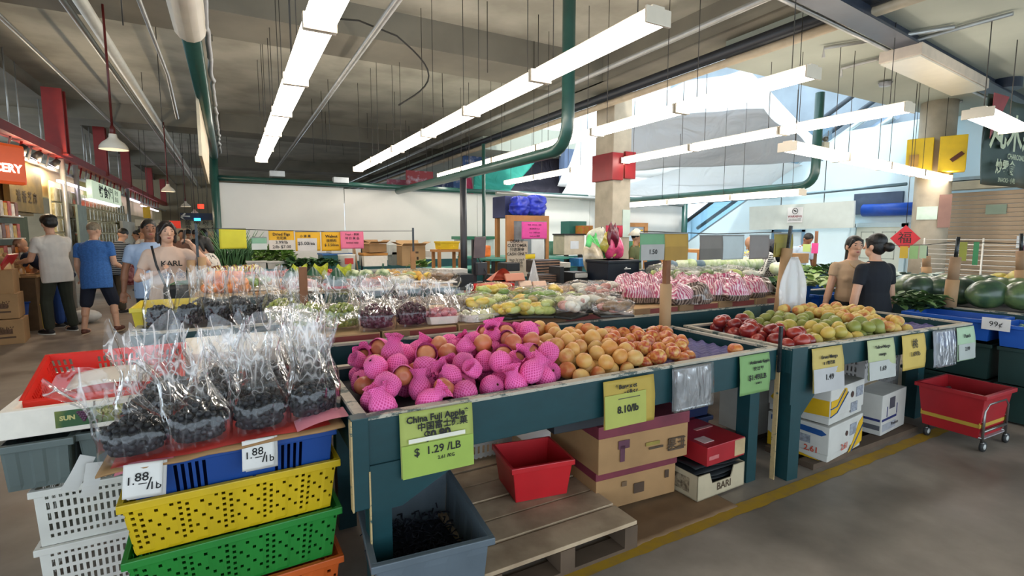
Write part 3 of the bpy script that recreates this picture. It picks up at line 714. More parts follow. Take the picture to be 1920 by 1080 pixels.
def net_mesh(kind):
    ph = [RND.uniform(0, 6) for _ in range(4)]
    if kind == 'flare': prof = [(.012, -.056), (.04, -.043), (.055, -.01), (.053, .02), (.040, .046), (.028, .062), (.034, .08), (.046, .098)]
    elif kind == 'cup': prof = [(.03, -.05), (.047, -.03), (.054, 0), (.054, .022), (.051, .032)]
    elif kind == 'wrap': prof = [(.004, -.054), (.036, -.043), (.054, -.01), (.054, .02), (.044, .043), (.018, .055), (.006, .057)]
    else: prof = [(.02, -.035), (.036, -.02), (.042, .01), (.044, .035), (.040, .05), (.030, .044), (.026, .01), (.02, -.01)]   # empty sock
    n = len(prof)
    def fn(a, i):
        w = i/(n-1)
        k = .025+.22*max(0, w-.7)/.3 if kind == 'flare' else (.05 if kind != 'sock' else .14)
        return 1+k*(sin(3*a+ph[0]+i*.3)*.6+sin(5*a+ph[1])*.5+sin(8*a+ph[2])*.35)
    b = B(); b.lathe(prof, 28, fn=fn, cap=False)
    return b.mesh('net', netm, True)
apl = fruit_mesh('apple', pinkap, .049, .92)
NETS = {k: [net_mesh(k) for _ in range(3)] for k in ('flare', 'cup', 'wrap', 'sock')}
def capP(x, y):
    e = min((x-.42)/.14, (y-1.95)/.12, 1); return .885+.075*max(0, e)*min(1, (y-1.95)/.4)+.05*max(0, min(1, (x-.95)/.35))*max(0, 1-abs(y-2.4)/.4)
pregion = quad_reg((.485, 2.02, 0), (1.36, 2.02, 0), (1.62, 2.70, 0), (.52, 2.70, 0))
spots = pile(128, pregion, .054, BED, capP, 9000)
WH = lambda x, y, z: ('at the near rim' if y < 2.12 else 'by the back board' if y > 2.55 else 'in the middle of the heap')+(' near the grape bags' if x < .75 else ' beside the golden pears' if x > 1.25 else '')
NK = {}
for i, (x, y, z, r) in enumerate(spots):
    u = RND.random()
    if z < .845 and u < .25: u = .5
    k = 'bare' if u < (.26 if x < 1.0 else .14) else 'cup' if u < .34 else 'wrap' if u < .62 else 'flare' if u < .9 else 'sock'
    rot = (RND.uniform(-1.1, 1.1), RND.uniform(-1.1, 1.1), RND.uniform(0, 6.28))
    if k == 'cup': rot = (radians(75)+RND.uniform(-.5, .5), 0, RND.uniform(-1.1, .5))
    if k == 'flare': rot = (RND.uniform(-.3, 1.4), RND.uniform(-.5, .5), RND.uniform(-1.2, 1.2))
    if k == 'bare':
        o = link('apple', apl); tag(o, 'bare pale red apple '+WH(x, y, z)+' of pink netted apples', 'apple', 'bare apples among the pink nets')
    elif k == 'sock':
        o = link('foam_net', RND.choice(NETS['sock'])); tag(o, 'empty pink foam net '+WH(x, y, z), 'fruit net', 'empty pink nets')
    else:
        o = link('netted_apple', None); o.empty_display_size = .05
        nm = {'cup': 'red apple showing from its pink foam net ', 'wrap': 'apple fully wrapped in a pink foam net ', 'flare': 'apple in a pink foam net with a frilled end '}[k]
        tag(o, nm+WH(x, y, z), 'apple', 'apples in pink nets, '+k)
        a = link('apple', apl, o); a.scale = (.96,)*3
        link('net', RND.choice(NETS[k]), o)
    NK.setdefault(k, []).append(o)
    o.location = (x, y, z); o.rotation_euler = rot; kk = r/.054; o.scale = (kk, kk, kk)
ROWS4 = ['at the near rim', 'in the second row', 'in the third row', 'by the back board']
for k_, w_ in (('bare', 'bare pale red apple'), ('cup', 'apple peeping from a pink foam net'), ('wrap', 'apple fully wrapped in pink foam net'), ('flare', 'apple in a frilled pink foam net'), ('sock', 'empty pink foam net')): rank(NK[k_], ROWS4, w_, 'the grape bags')
# ---- golden pears and blush apples on the same stand
PR = [fruit_mesh('pear', pearm, .046, .93, .1, sq=.03), fruit_mesh('pear', pearm, .046, 1.0, .08, sq=.05)]
AM = [fruit_mesh('apple', ambm, .047, .9, .2), fruit_mesh('apple', ambm, .047, .86, .18, bump=.02)]
allp = list(spots)
cap2 = lambda x, y: .865+.1*min(1, max(0, (y-1.98)/.3))*max(0, 1-max(0, x-1.7)/1.0)
sp = pile(60, quad_reg((1.43, 2.02, 0), (1.9, 2.02, 0), (2.05, 2.7, 0), (1.68, 2.7, 0)), .046, BED, cap2, 6000, allp)
W2 = lambda x, y, z: ('at the near rim' if y < 2.15 else 'by the back board' if y > 2.5 else 'in mid heap')
rank(lay('pear', '', 'pear', 'golden pears beside the pink nets', PR, sp, .046, lab=lambda x, y, z: 'pear'), ROWS4, 'round golden brown pear', 'the pink nets')
sp = pile(74, quad_reg((1.9, 2.02, 0), (2.32, 2.02, 0), (2.78, 2.7, 0), (2.02, 2.7, 0)), .047, BED, lambda x, y: .865+.06*max(0, 1-max(0, x-1.9)/.9)*min(1, (y-1.95)/.35), 5000, allp)
rank(lay('apple', '', 'apple', 'blush apples on the nearer stand', AM, sp, .047, lab=lambda x, y, z: 'apple'), ROWS4, 'red blushed yellow apple', 'the golden pears')
tag(link('apple', AM[0]), 'single yellow apple lying apart on the purple liner', 'apple'); bpy.data.objects[[o.name for o in COL.objects][-1]].location = (2.69, 2.03, .845)
# ---- second stand (coordinates in the stand's own frame)
M2 = Matrix.Translation((2.985, 1.86, 0)) @ Matrix.Rotation(radians(-3.6), 4, 'Z')
def to2(sp): return [((M2 @ Vector((x, y, 0))).x, (M2 @ Vector((x, y, 0))).y, z, r) for x, y, z, r in sp]
RA = [fruit_mesh('apple', redm2, .051, .92, .22), fruit_mesh('apple', redm2, .051, .95, .2, bump=.02)]
GM = [fruit_mesh('mango', grnm, .047, 1.22, .02, sq=.08), fruit_mesh('mango', grnm, .045, 1.12, .02, sq=.06)]
YM = [fruit_mesh('mango', yelm, .047, 1.1, .02, sq=.08), fruit_mesh('mango', yelm, .045, 1.05, .04, sq=.05)]
PE = [fruit_mesh('peach', peam, .048, .93, .16), fruit_mesh('peach', peam, .048, .95, .18, sq=.02)]
al = []
flat = lambda h: (lambda x, y: h)
W3 = lambda x, y: ('at the front rim' if y < .3 else 'toward the back' if y > .55 else 'in the middle')
s1 = pile(17, quad_reg((.12, .10, 0), (.42, .10, 0), (.38, .38, 0), (.08, .4, 0)), .051, BED, flat(.89), 900, al)
s1b = pile(22, quad_reg((.10, .42, 0), (.42, .40, 0), (.5, .74, 0), (.16, .8, 0)), .051, BED, flat(.90), 1500, al)
s2 = pile(40, quad_reg((.45, .10, 0), (.85, .10, 0), (.75, .42, 0), (.45, .5, 0)), .047, BED, flat(.885), 1800, al)
s3 = pile(42, quad_reg((.8, .12, 0), (1.16, .10, 0), (.95, .8, 0), (.55, .78, 0)), .047, BED, flat(.90), 2500, al)
s4 = pile(84, quad_reg((1.16, .10, 0), (1.5, .12, 0), (1.75, .8, 0), (.98, .82, 0)), .047, BED, lambda x, y: .88+.05*min(1, y/.6), 3000, al)
for nm, sp, ms, cat, grp, lb in (('apple', s1, RA, 'apple', 'dark red apples by the slotted bar', 'glossy dark red apple, %s'), ('apple', s1b, RA, 'apple', 'dark red apples at the back of the second stand', 'dark red apple beside the bare liner, %s'),
                            ('mango', s2, YM, 'mango', 'yellow mangoes', 'yellow green mango, %s'), ('mango', s3, GM, 'mango', 'green mangoes', 'green mango, %s'),
                            ('peach', s4, PE, 'peach', 'peaches at the far end of the second stand', 'yellow peach with a red blush, %s')):
    inv = M2.inverted()
    l_ = lay(nm, '', cat, grp, ms, to2(sp), .049 if nm != 'mango' else .047, tilt=1.3 if nm == 'mango' else .7)
    rank(l_, ['at the front rim', 'in the second row', 'in the third row', 'toward the back'] if len(l_) > 24 else ['at the front', 'behind the front ones'], lb.replace(', %s', ''), 'the slotted bar', by=lambda o: (inv @ o.location).y)
# ------------------------------------------------------------------ price signs
def sheet(par, w, h, m, z1=0., y=0., curl=.006, name='paper', x0=0., seed=0):
    def fn(u, v): 
        return Vector((x0+(u-.5)*w, y-curl*sin(v*pi)*(.5+u)-.5*curl*noise.noise(Vector((u*3, v*4, seed))), z1-h*v))
    o = B().grid(fn, 10, 12).build(name, m, par); solid(o, .0012); return o
def paper(h): return mat('paper_'+h[1:], h, .65, v=.05, s=7)
def sign(name, label, loc, rz, w, h, col, lines=(), bands=(), tilt=0., cat='price sign', group=None, sleeve=False, roll=0., curl=.006):
    t = thing(name, label, cat, loc, rz, group); t.rotation_euler = (tilt, roll, rz)
    sheet(t, w, h, paper(col), curl=curl, seed=len(COL.objects))
    for (x0, x1, z0, z1, c, yo) in bands:
        B().ab((x0, -.012-yo, z1), (x1, -.0105-yo, z0)).build('paper_strip', paper(c), t)
    for (s_, size, x, z, bold) in lines:
        text(t, s_, (x, -.0145, z), size, INK, bold=bold)
    if sleeve: sheet(t, w*1.03, h*1.04, film('sign_sleeve', '#ffffff', .08, .2, 14, .5), z1=.008, y=-.018, curl=.004, name='plastic_sleeve')
    return t
g1 = '#a5ad58'
sign('price_sign', 'yellow green sign for China Fuji apples taped to the teal stand', (.702, 1.905, .85), radians(-1), .31, .262, g1,
     (('China Fuji Apple*', .037, .0, -.03, .0012), ('中国富士蘋菓', .036, .02, -.065, .0008), ('$0.80', .05, -.005, -.103, .0022), ('$  1.29 /LB', .045, -.005, -.163, .0006), ('2.61 /KG', .02, .03, -.2, .0003)),
     ((-.125, .115, -.105, -.122, '#e3ddcb', .004), (-.152, .152, -.13, -.262, '#9ab04c', -.0005)), tilt=radians(-3), curl=.004)
bpy.data.objects['price_sign'].rotation_euler = (radians(-3), 0, radians(-1))
sign('price_sign', 'yellow green sign with rubbed handwriting over the cardboard boxes', (1.72, 1.9, .835), radians(-1), .325, .24, '#b3973e',
     (('* Bung x ct', .03, -.03, -.035, .001), ('- c & c r', .026, .0, -.062, .001), ('8.10/lb', .05, -.02, -.15, .0015)), ((-.1625, .1, -.07, -.235, '#a9ab52', -.0005), (-.08, .06, -.092, -.097, '#5a5638', .0005)), tilt=radians(-3))
sign('clear_sleeve', 'empty clear plastic sign sleeve hanging on the teal stand', (2.17, 1.905, .84), radians(-1), .29, .235, '#7f888c', (), (), sleeve=True, tilt=radians(-2), cat='sign sleeve')
bpy.data.objects['clear_sleeve'].children[0].data.materials[0] = film('grey_sleeve', '#c8ccd2', .22, .3, 8, .4)
sign('price_sign', 'pale green Ambrosia apple sign at the far end of the near stand', (2.7, 1.905, .842), radians(-1), .265, .235, '#7b9f62',
     (('Ambrosia Apple', .027, .03, -.045, .0008), ('安 比 苹', .025, .02, -.085, .0005), ('$1.49/LB', .044, .01, -.135, .0008), ('3.28/KG', .016, .02, -.172, .0003)), (), tilt=radians(-3))
S2 = (('price_sign', 'yellow and white curled sign above the banana boxes', .31, '#c0a85c', .3, .28, (('Green Mango', .03, .0, -.06, .0008), ('8 ? 青芒果', .026, .0, -.1, .0005), ('1.49', .05, -.0, -.19, .0006)), ((-.15, .15, -.13, -.28, '#b9b6b4', -.0005),)),
      ('price_sign', 'green and white crumpled sign second from the bar on the stand', .88, '#b3b98a', .3, .27, (('Yellow Mango', .03, .0, -.05, .0006), ('mango', .03, .0, -.1, .0006), ('1.69', .045, 0, -.2, .0004)), ((-.15, .15, -.145, -.27, '#b8b8b2', -.0005),)),
      ('price_sign', 'plain yellow sign hanging over the white crate', 1.27, '#c9ac55', .28, .25, (('桃', .07, .0, -.07, .0006), ('1.69/lb', .045, .0, -.14, .0006)), ()),
      ('clear_sleeve', 'crumpled grey plastic sign sleeve near the stand end', 1.66, '#9b9da3', .27, .27, (), ()),
      ('price_sign', 'pale green sign at the last corner of the stand', 1.98, '#a9c3a0', .25, .26, (('Peach', .04, .0, -.07, .0006), ('2.99', .04, .0, -.17, .0005)), ((-.12, .12, -.13, -.25, '#b5b9b2', -.0005),)))
for nm, lb, x, c, w, h, ln, bd in S2:
    p = M2 @ Vector((x, -.022, .84)); sign(nm, lb, p, radians(-3.6), w, h, c, ln, bd, tilt=radians(-5), sleeve=(nm == 'clear_sleeve'), cat='price sign' if nm != 'clear_sleeve' else 'sign sleeve', curl=.008)
# ================================================================== CRATES, BOXES, BAGS
def plastic(h, r=.42): return mat('plastic_'+h[1:], h, r, v=.09, s=5, b=.05, bs=30)
def crate(name, label, loc, rz, w, d, h, m, hole=None, nu=48, nv=14, taper=.92, rib=0., t=.005, cat='crate', rim=.016, rot=None, group=None, rimm=None):
    o = thing(name, label, cat, loc, rz, group)
    if rot: o.rotation_euler = rot
    b = B()
    def wall(ax):
        n = nu if ax in (0, 2) else max(6, int(nu*d/w))
        def fn(u, v):
            k = taper+(1-taper)*v; hw, hd = w/2*k, d/2*k
            rr = rib*(.5+.5*(1 if sin(u*n*2*pi/8) > 0 else -1)) if 0 < v < .9 else 0
            if ax == 0: return Vector((-hw+2*hw*u, -hd-rr, h*v))
            if ax == 1: return Vector((hw+rr, -hd+2*hd*u, h*v))
            if ax == 2: return Vector((hw-2*hw*u, hd+rr, h*v))
            return Vector((-hw-rr, hd-2*hd*u, h*v))
        nf = len(b.bm.faces); b.grid(fn, n, nv, False); b.bm.faces.ensure_lookup_table()
        if hole:
            dl = [f for i, f in enumerate(b.bm.faces[nf:]) if hole(i % n, i//n, n, nv)]
            bmesh.ops.delete(b.bm, geom=dl, context='FACES_ONLY')
    for ax in range(4): wall(ax)
    b.ab((-w/2*taper, -d/2*taper, .0), (w/2*taper, d/2*taper, .006))
    bo = b.build('body', m, o, recalc=False); solid(bo, t)
    q = B(); R_ = rim
    for s_ in (-1, 1):
        q.ab((-w/2-R_, s_*d/2-(R_ if s_ < 0 else 0), h-.03), (w/2+R_, s_*d/2+(R_ if s_ > 0 else 0), h), bev=.004)
        q.ab((s_*w/2-(R_ if s_ < 0 else 0), -d/2, h-.03), (s_*w/2+(R_ if s_ > 0 else 0), d/2, h), bev=.004)
    stuff(q.build('rim', rimm or m, o)) if False else q.build('rim', rimm or m, o)
    return o
def dots(i, j, n, nv):
    c = i % 12
    if j < 2 or j > nv-4: return False
    if c in (1, 3): return j % 2 == (0 if c == 1 else 1)
    if c in (5, 7, 9, 11): return (j+c) % 5 == 0
    return False
def slots(i, j, n, nv): return i % 2 == 1 and 2 <= j <= nv-4 and (i//10) % 3 == 1
def mesh2(i, j, n, nv): return i % 2 == 1 and 2 < i < n-3 and j % 3 != 0 and 1 < j < nv-2
def handle_slots(i, j, n, nv): return i % 2 == 1 and (3 <= j <= nv-4) and j % 4 != 3 and (i//8) % 3 != 1
Yp, Gp, Bp, Op = plastic('#c9a712'), plastic('#1f7a2c'), plastic('#0d3f86'), plastic('#c4571c')
Wp, Rp, GYp = plastic('#d5d2ca'), plastic('#c92a22'), plastic('#5f6a68')
CX, CY = -.022, 2.345
crate('plastic_crate', 'orange vented crate at the bottom of the coloured stack', (CX, CY, .01), radians(1.5), .70, .52, .215, Op, dots, 48, 16, rib=.003)
crate('plastic_crate', 'green vented crate under the yellow one', (CX, CY, .225), radians(1.5), .70, .52, .212, Gp, dots, 60, 18, rib=.003)
crate('plastic_crate', 'yellow vented crate under the blue one', (CX, CY, .437), radians(1.5), .70, .52, .205, Yp, dots, 60, 18, rib=.003)
crate('plastic_crate', 'blue slotted crate on top of the coloured stack', (CX+.01, CY, .60), radians(1), .665, .5, .175, Bp, slots, 60, 14, taper=.95)
crate('plastic_crate', 'green crate hidden behind the coloured stack', (CX, CY+.58, .3), 0, .68, .5, .22, Gp, dots, 30, 12)
crate('plastic_crate', 'blue crate behind the top of the coloured stack', (CX, CY+.58, .52), 0, .66, .5, .255, Bp, slots, 30, 12)
crate('plastic_crate', 'orange crate at the foot of the rear stack', (CX, CY+.58, .0), 0, .68, .5, .3, Op, dots, 30, 12)
card = mat('brown_cardboard', '#a07a50', .8, v=.1, s=5, b=.06, bs=80); cardd = mat('dark_cardboard', '#7c5f42', .8, v=.14, s=5)
redpaper = mat('red_paper_sheet', '#cf3d33', .5, v=.08, s=6); pinkpaper = mat('pink_paper_sheet', '#d98494', .6, v=.06, s=6)
ct = thing('cardboard_tray', 'flattened cardboard with red paper holding the grape bags', 'tray', (-.03, 2.05, .776), 0)
ct.rotation_euler = (0, radians(-1.9), 0)
B().grid(lambda u, v: Vector((-.39+.785*u, 1.18*v-.02+.012*noise.noise(Vector((u*9, 0, 0)))*(1-v), .004+.006*noise.noise(Vector((u*5, v*4, 0))))), 40, 20).build('sheet', card, ct); solid(ct.children[0], .007)
B().grid(lambda u, v: Vector((-.355+.70*u, 1.1*v+.012+.02*noise.noise(Vector((u*4, 1, 0)))*(1-v), .012+.005*noise.noise(Vector((u*5, v*4, 3))))), 30, 14).build('red_sheet', redpaper, ct)
B().grid(lambda u, v: Vector((-.34+.16*u, -.035+.06*v+.03*u*(1-v), .011+.004*sin(u*5)-.01*(1-v))), 8, 4).build('pink_sheet', pinkpaper, ct)
B().grid(lambda u, v: Vector((.22+.2*u, -.012+.13*v+.03*u, .017+.012*sin(u*3)+.01*u)), 10, 6).build('pink_sheet', pinkpaper, ct)
# handwritten price cards on the tray edge
for i, (x, z, y, tl_, rr) in enumerate(((-.29, .79, 2.028, -.10, .09), (.055, .798, 2.045, -.04, .03))):
    t = thing('price_card', ['white handwritten card below the first grape bag', 'white handwritten card below the third grape bag'][i], 'price card', (x, y, z), .06)
    t.rotation_euler = (tl_, rr, .08)
    sheet(t, .108, .112, paper('#dcd8d2'), curl=.006, seed=i); sheet(t, .108, .118, paper('#c9c5c0'), curl=.004, seed=i+5, y=.006, x0=.012)
    for s_, size, px_, pz in (('1.', .036, -.034, -.055), ('88', .04, -.003, -.045), ('/', .055, .018, -.07), ('1b', .036, .035, -.078), ('_', .045, -.0, -.048)): text(t, s_, (px_, -.008, pz), size, INK, rot=(pi/2, 0, .0), bold=.0004)
# ------------------------------------------------------------------ grape bags
gm = ramp_mat('black_grape_skin', ['#0b0c10', '#12141b', '#1a1c25', '#0f1014'], .5, 60, mixn=.7)
grape = B().sph((0, 0, 0), .0132, 10, 7).mesh('grape', gm)
bagf = film('clear_bag', '#ffffff', .05, .24, 10, .8, crease_glint=.75, ztop=(.11, .24)); pet = film('clear_punnet', '#fdfbff', .015, .03, 3, .1, '#cfc3d6')
def bag_mesh(w, d, h, seed, lean=(0, 0), flare=1.15, spike=.3, closed=.12):
    rn = random.Random(seed); o1, o2 = rn.uniform(0, 50), rn.uniform(0, 50)
    def fn(u, v):
        a = 2*pi*u; c_, s_ = cos(a), sin(a)
        ex = abs(c_)**.55*(1 if c_ > 0 else -1); ey = abs(s_)**.55*(1 if s_ > 0 else -1)
        k = 1 if v < .35 else 1-(1-closed)*min(1, (v-.35)/.4)
        wk = 1 if v < .35 else (1-.25*sin(min(1, (v-.35)/.35)*pi/2) if v < .7 else .75+(flare-.75)*((v-.7)/.3)**1.3)
        f = noise.noise(Vector((c_*1.7+o1, s_*1.7, v*1.2+o2))); f2 = noise.noise(Vector((c_*5+o2, s_*5, v*2+o1)))
        f3 = noise.noise(Vector((c_*11+o1, s_*11+o2, v*1.5)))
        fold = 1+(.12*f+.10*f2+.09*f3*max(0, v-.3))*min(1, v*1.6)
        top = h*(1+spike*v*v*(f*.8+.9*noise.noise(Vector((c_*2.6+o2, s_*.5, 1)))))
        return Vector((w/2*ex*wk*fold+lean[0]*max(0, v-.25)**1.2, d/2*ey*k*fold+lean[1]*max(0, v-.25)**1.2+.03*f*v, top*v))
    b = B(); b.grid(fn, 64, 20); bmesh.ops.remove_doubles(b.bm, verts=b.bm.verts, dist=1e-4)
    return b.mesh('plastic_bag', bagf)
def punnet(w, d, h, m=None):
    b = B()
    def loop(k, z): return [Vector((x*w/2*k, y*d/2*k, z)) for x, y in ((-1, -.6), (-.8, -1), (.8, -1), (1, -.6), (1, .6), (.8, 1), (-.8, 1), (-1, .6))]
    L_ = [loop(.84, .002), loop(.98, h), loop(1.012, h+.004)]
    vs = [[b.bm.verts.new(p) for p in l] for l in L_]
    fs = [b.bm.faces.new(vs[0][::-1])]
    for r_ in range(2):
        for k in range(8): fs.append(b.bm.faces.new((vs[r_][k], vs[r_][(k+1) % 8], vs[r_+1][(k+1) % 8], vs[r_+1][k])))
    b._fin(fs); return b.mesh('punnet', m or pet)
def mound(w, d, h, r, rn, n):
    """centres of grapes forming the outside of a heap"""
    P_ = []
    for k in range(n*30):
        a = rn.uniform(0, 2*pi); t = rn.random()
        e = (abs(cos(a))**1.5+abs(sin(a))**1.5)**(-.6)
        z = r+.006+(h-r)*t; k_ = (.86+.16*min(1, z/.05))*(1-max(0, (z-.06)/(h-.03))**2.2*.95) if z > .06 else .84+.16*z/.06
        x, y = w/2*.86*k_*e*cos(a), d/2*.84*k_*e*sin(a); x *= .97; y *= .97
        if t > .8: q = sqrt(rn.random()); x, y, z = w*.4*q*cos(a), d*.4*q*sin(a), h*(1-.35*q*q)
        if all((x-p[0])**2+(y-p[1])**2+(z-p[2])**2 > (1.72*r)**2 for p in P_): P_.append((x, y, z))
        if len(P_) >= n: break
    return P_
pn = punnet(.205, .155, .062)
def grape_bag(label, loc, rz, seed, lean, h=.33, parts=True, gcount=120, w=.205, d=.155, gh=.128, group='bagged black grapes', sc=1., gmat=None, flare=1.15, spike=.3, hw=None, film_=None):
    t = thing('grape_bag', label, 'bag of grapes', loc, rz, group); t.scale = (sc,)*3
    rn = random.Random(seed)
    link('punnet', pn, t)
    pts = mound(w, d, gh, .0125, rn, gcount)
    stuff(B().lathe([(.0, .008), (w*.38, .01), (w*.42, .05), (w*.36, gh*.7), (.0, gh*.86)], 14, M=Matrix.Scale(d/w, 4, (0, 1, 0)), cap=False).build('grape_heart', gmat or gm, t))
    if parts:
        for p in pts:
            o = link('grape', grape, t); o.location = p; o.scale = (1, 1, rn.uniform(.92, 1.1))
    else:
        b = B()
        for p in pts: b.sph(p, .0135, 7, 5)
        stuff(b.build('grapes', gmat or gm, t))
    me_ = bag_mesh(hw or w*1.05, d*1.08, h, seed, lean, flare, spike); link('plastic_bag', me_, t)
    if film_: me_.materials[0] = film_
    return t
zt = .80
NM = ['first', 'second', 'third', 'fourth']
for i, (x, y, rz, ln, hh) in enumerate(((-.325, 2.15, .15, (-.16, .10), .27), (-.135, 2.17, .1, (-.10, .14), .30), (.072, 2.19, .12, (-.08, .14), .32), (.27, 2.22, .1, (.02, .1), .34))):
    grape_bag('%s bag of black grapes along the red paper edge' % NM[i], (x, y, zt-.012+.02*(x+.3)), rz, 31+i, ln, hh, True, 185)
for i, (x, y) in enumerate(((-.31, 2.40), (-.09, 2.42), (.10, 2.44), (.315, 2.46))):
    grape_bag('%s grape bag of the second row on the red paper' % NM[i], (x, y, zt-.01+.02*(x+.3)), RND.uniform(-.2, .2), 51+i, (RND.uniform(-.08, .05), .06), .33, i in (1, 3), 170)
for i, (x, y) in enumerate(((-.27, 2.68), (-.07, 2.72), (.13, 2.72), (.32, 2.74))):
    grape_bag('%s grape bag of the third row before the foam box' % NM[i], (x, y, zt-.01+.02*(x+.3)), RND.uniform(-.2, .2), 71+i, (RND.uniform(-.05, .05), .05), .34, False, 150)
# foam lid box behind
foam = mat('white_foam', '#f3eadc', .8, v=.03, s=20, b=.08, bs=90)
fbx = thing('foam_box', 'white foam box with closed lid behind the grape bags', 'foam box', (.02, 3.58, .0), 0)
B().ab((-.3, -.26, .55), (.3, .28, .8), bev=.012).build('body', foam, fbx); B().ab((-.31, -.27, .8), (.31, .29, .885), bev=.015).build('lid', foam, fbx)
B().ab((-.29, -.25, 0), (.29, .27, .55)).build('pedestal', cardd, fbx)
# totes, foam tray and red crate at the aisle corner
crate('storage_tote', 'grey lidded tote at the corner under the foam tray', (-.735, 2.93, .515), 0, .21, .5, .20, GYp, None, 20, 8, rib=.004, cat='tote', rim=.022)
crate('storage_tote', 'grey tote squeezed beside the grape crates', (-.40, 2.96, .515), 0, .40, .5, .20, GYp, None, 20, 8, rib=.004, cat='tote', rim=.022)
for k, z in enumerate((.252, .0)):
    crate('vented_crate', ['upper white vented crate under the grey totes', 'lower white vented crate under the grey totes'][k], (-.45, 2.95, z), 0, .62, .5, .25, Wp, mesh2, 56, 16, taper=.97)
ft = thing('foam_tray', 'white foam fruit tray with a green grape label', 'foam tray', (-.5, 3.02, .735), 0)
b = B(); W2_, D2_ = .34, .34
for a_, c_ in (((-W2_, -D2_, 0), (W2_, -D2_+.04, .115)), ((-W2_, D2_-.04, 0), (W2_, D2_, .115)), ((-W2_, -D2_+.04, 0), (-W2_+.04, D2_-.04, .115)), ((W2_-.04, -D2_+.04, 0), (W2_, D2_-.04, .115))): b.ab(a_, c_, bev=.006)
b.ab((-W2_+.03, -D2_+.03, 0), (W2_-.03, D2_-.03, .02)); stuff(b.build('tray_body', foam, ft)); 
lb = B().ab((-.165, -D2_-.003, .022), (.075, -D2_-.001, .092)).build('label', mat('label_green_yellow', '#2c5a2c', .4, v=.1, s=3.5, h2='#a9a03a', lo=.4, hi=.6), ft)
text(ft, 'SUN', (-.125, -D2_-.004, .06), .026, mat('label_gold', '#c9bf7a', .5, v=0), bold=.0012); text(ft, 'DIAMOND', (.018, -D2_-.004, .07), .024, MATS['label_gold'], bold=.0012)
b = B()
for r_ in range(5):
    for c_ in range(5-r_): b.sph((-.072+.009*(c_-(4-r_)/2), -D2_-.003, .078-.009*r_), (.0065, .003, .0065), 7, 5)
stuff(b.build('grape_emblem', mat('label_purple', '#59304a', .4, v=.1), ft))
crate('plastic_crate', 'bright red slotted crate resting tilted on the foam tray', (-.53, 3.10, .775), 0, .56, .46, .13, plastic('#dd2a1c', .35), handle_slots, 48, 14, taper=.9, rot=(radians(13), 0, radians(2)))
sh_ = tag(B().grid(lambda u, v: Vector((-.7+.32*u, 2.98+.22*v, .835+.03*v+.02*sin(u*3))), 12, 8).build('paper_bag', paper('#ddd4c6')), 'crumpled white paper lying inside the red crate', 'paper'); solid(sh_, .002)
for k, (x, y, r_) in enumerate(((-.46, 2.16, .5), (-.44, 2.14, .2))):
    o = tag(B().grid(lambda u, v: Vector(((u-.5)*.045, -.02*sin(v*2.2), -.12*v)), 4, 8, False).build('paper_slip', paper('#c9c6c0')), ['folded white slip hanging off the cardboard corner', 'second white slip hanging under the cardboard corner'][k], 'paper slip'); o.location = (x, y, .80-.02*k); o.rotation_euler = (.2, r_, .3); solid(o, .001)
# ------------------------------------------------------------------ under the near stand
wood = mat('grey_pallet_wood', '#a3876a', .85, v=.28, s=4, b=.2, bs=30, h2='#bfa688'); woodd = mat('dark_pallet_wood', '#5c4a3a', .85, v=.2, s=5)
pa = thing('wooden_pallet', 'worn wooden pallet under the near fruit stand', 'pallet', (.86, 1.79, 0), 0)
for i in range(7): B().ab((0, .005+.18*i, .12), (.84, .17+.18*i, .14+.003*(i % 2)), bev=.003).build('plank', wood, pa)
for x in (0, .38, .76): B().ab((x, 0, .02), (x+.08, 1.25, .12)).build('runner', woodd, pa)
for y in (0, .55, 1.1): B().ab((0, y, 0), (.84, y+.1, .02)).build('bottom_board', woodd, pa)
redbin = film('red_translucent', '#d8423a', .75, .12, 2, .1, '#d8262a')
rbin = mat('red_bin_plastic', '#c3262c', .3, v=.06, trans=.0, sss=.2)
crate('food_bin', 'red see-through plastic bin on the pallet', (1.42, 2.34, .145), radians(-9), .34, .32, .2, rbin, None, 12, 6, taper=.86, cat='bin', rim=.012)
crate('storage_bin', 'deep grey plastic bin full of dark netting under the stand', (.665, 2.07, .005), radians(-6), .44, .62, .34, mat('grey_blue_plastic', '#5c666e', .4, v=.08), None, 20, 10, taper=.88, cat='bin', rim=.022, rib=.004)
b = B(); rn = random.Random(3)
for k in range(420):
    x, y, z = rn.uniform(-.18, .18), rn.uniform(-.27, .27), rn.uniform(.1, .17); a = rn.uniform(0, 6.3)
    b.tube([(x, y, z), (x+.025*cos(a), y+.025*sin(a), z+.012), (x+.05*cos(a+.5), y+.05*sin(a+.5), z-.004)], .0035, 4)
b.ab((-.19, -.27, .02), (.19, .27, .11)); nb = b.build('dark_netting', mat('dark_net_heap', '#20222e', .6, v=.3)); stuff(nb); nb.location = (.665, 2.07, .01); nb.rotation_euler = (0, 0, radians(-6)); tag(nb, 'tangled dark netting filling the grey bin', 'netting')
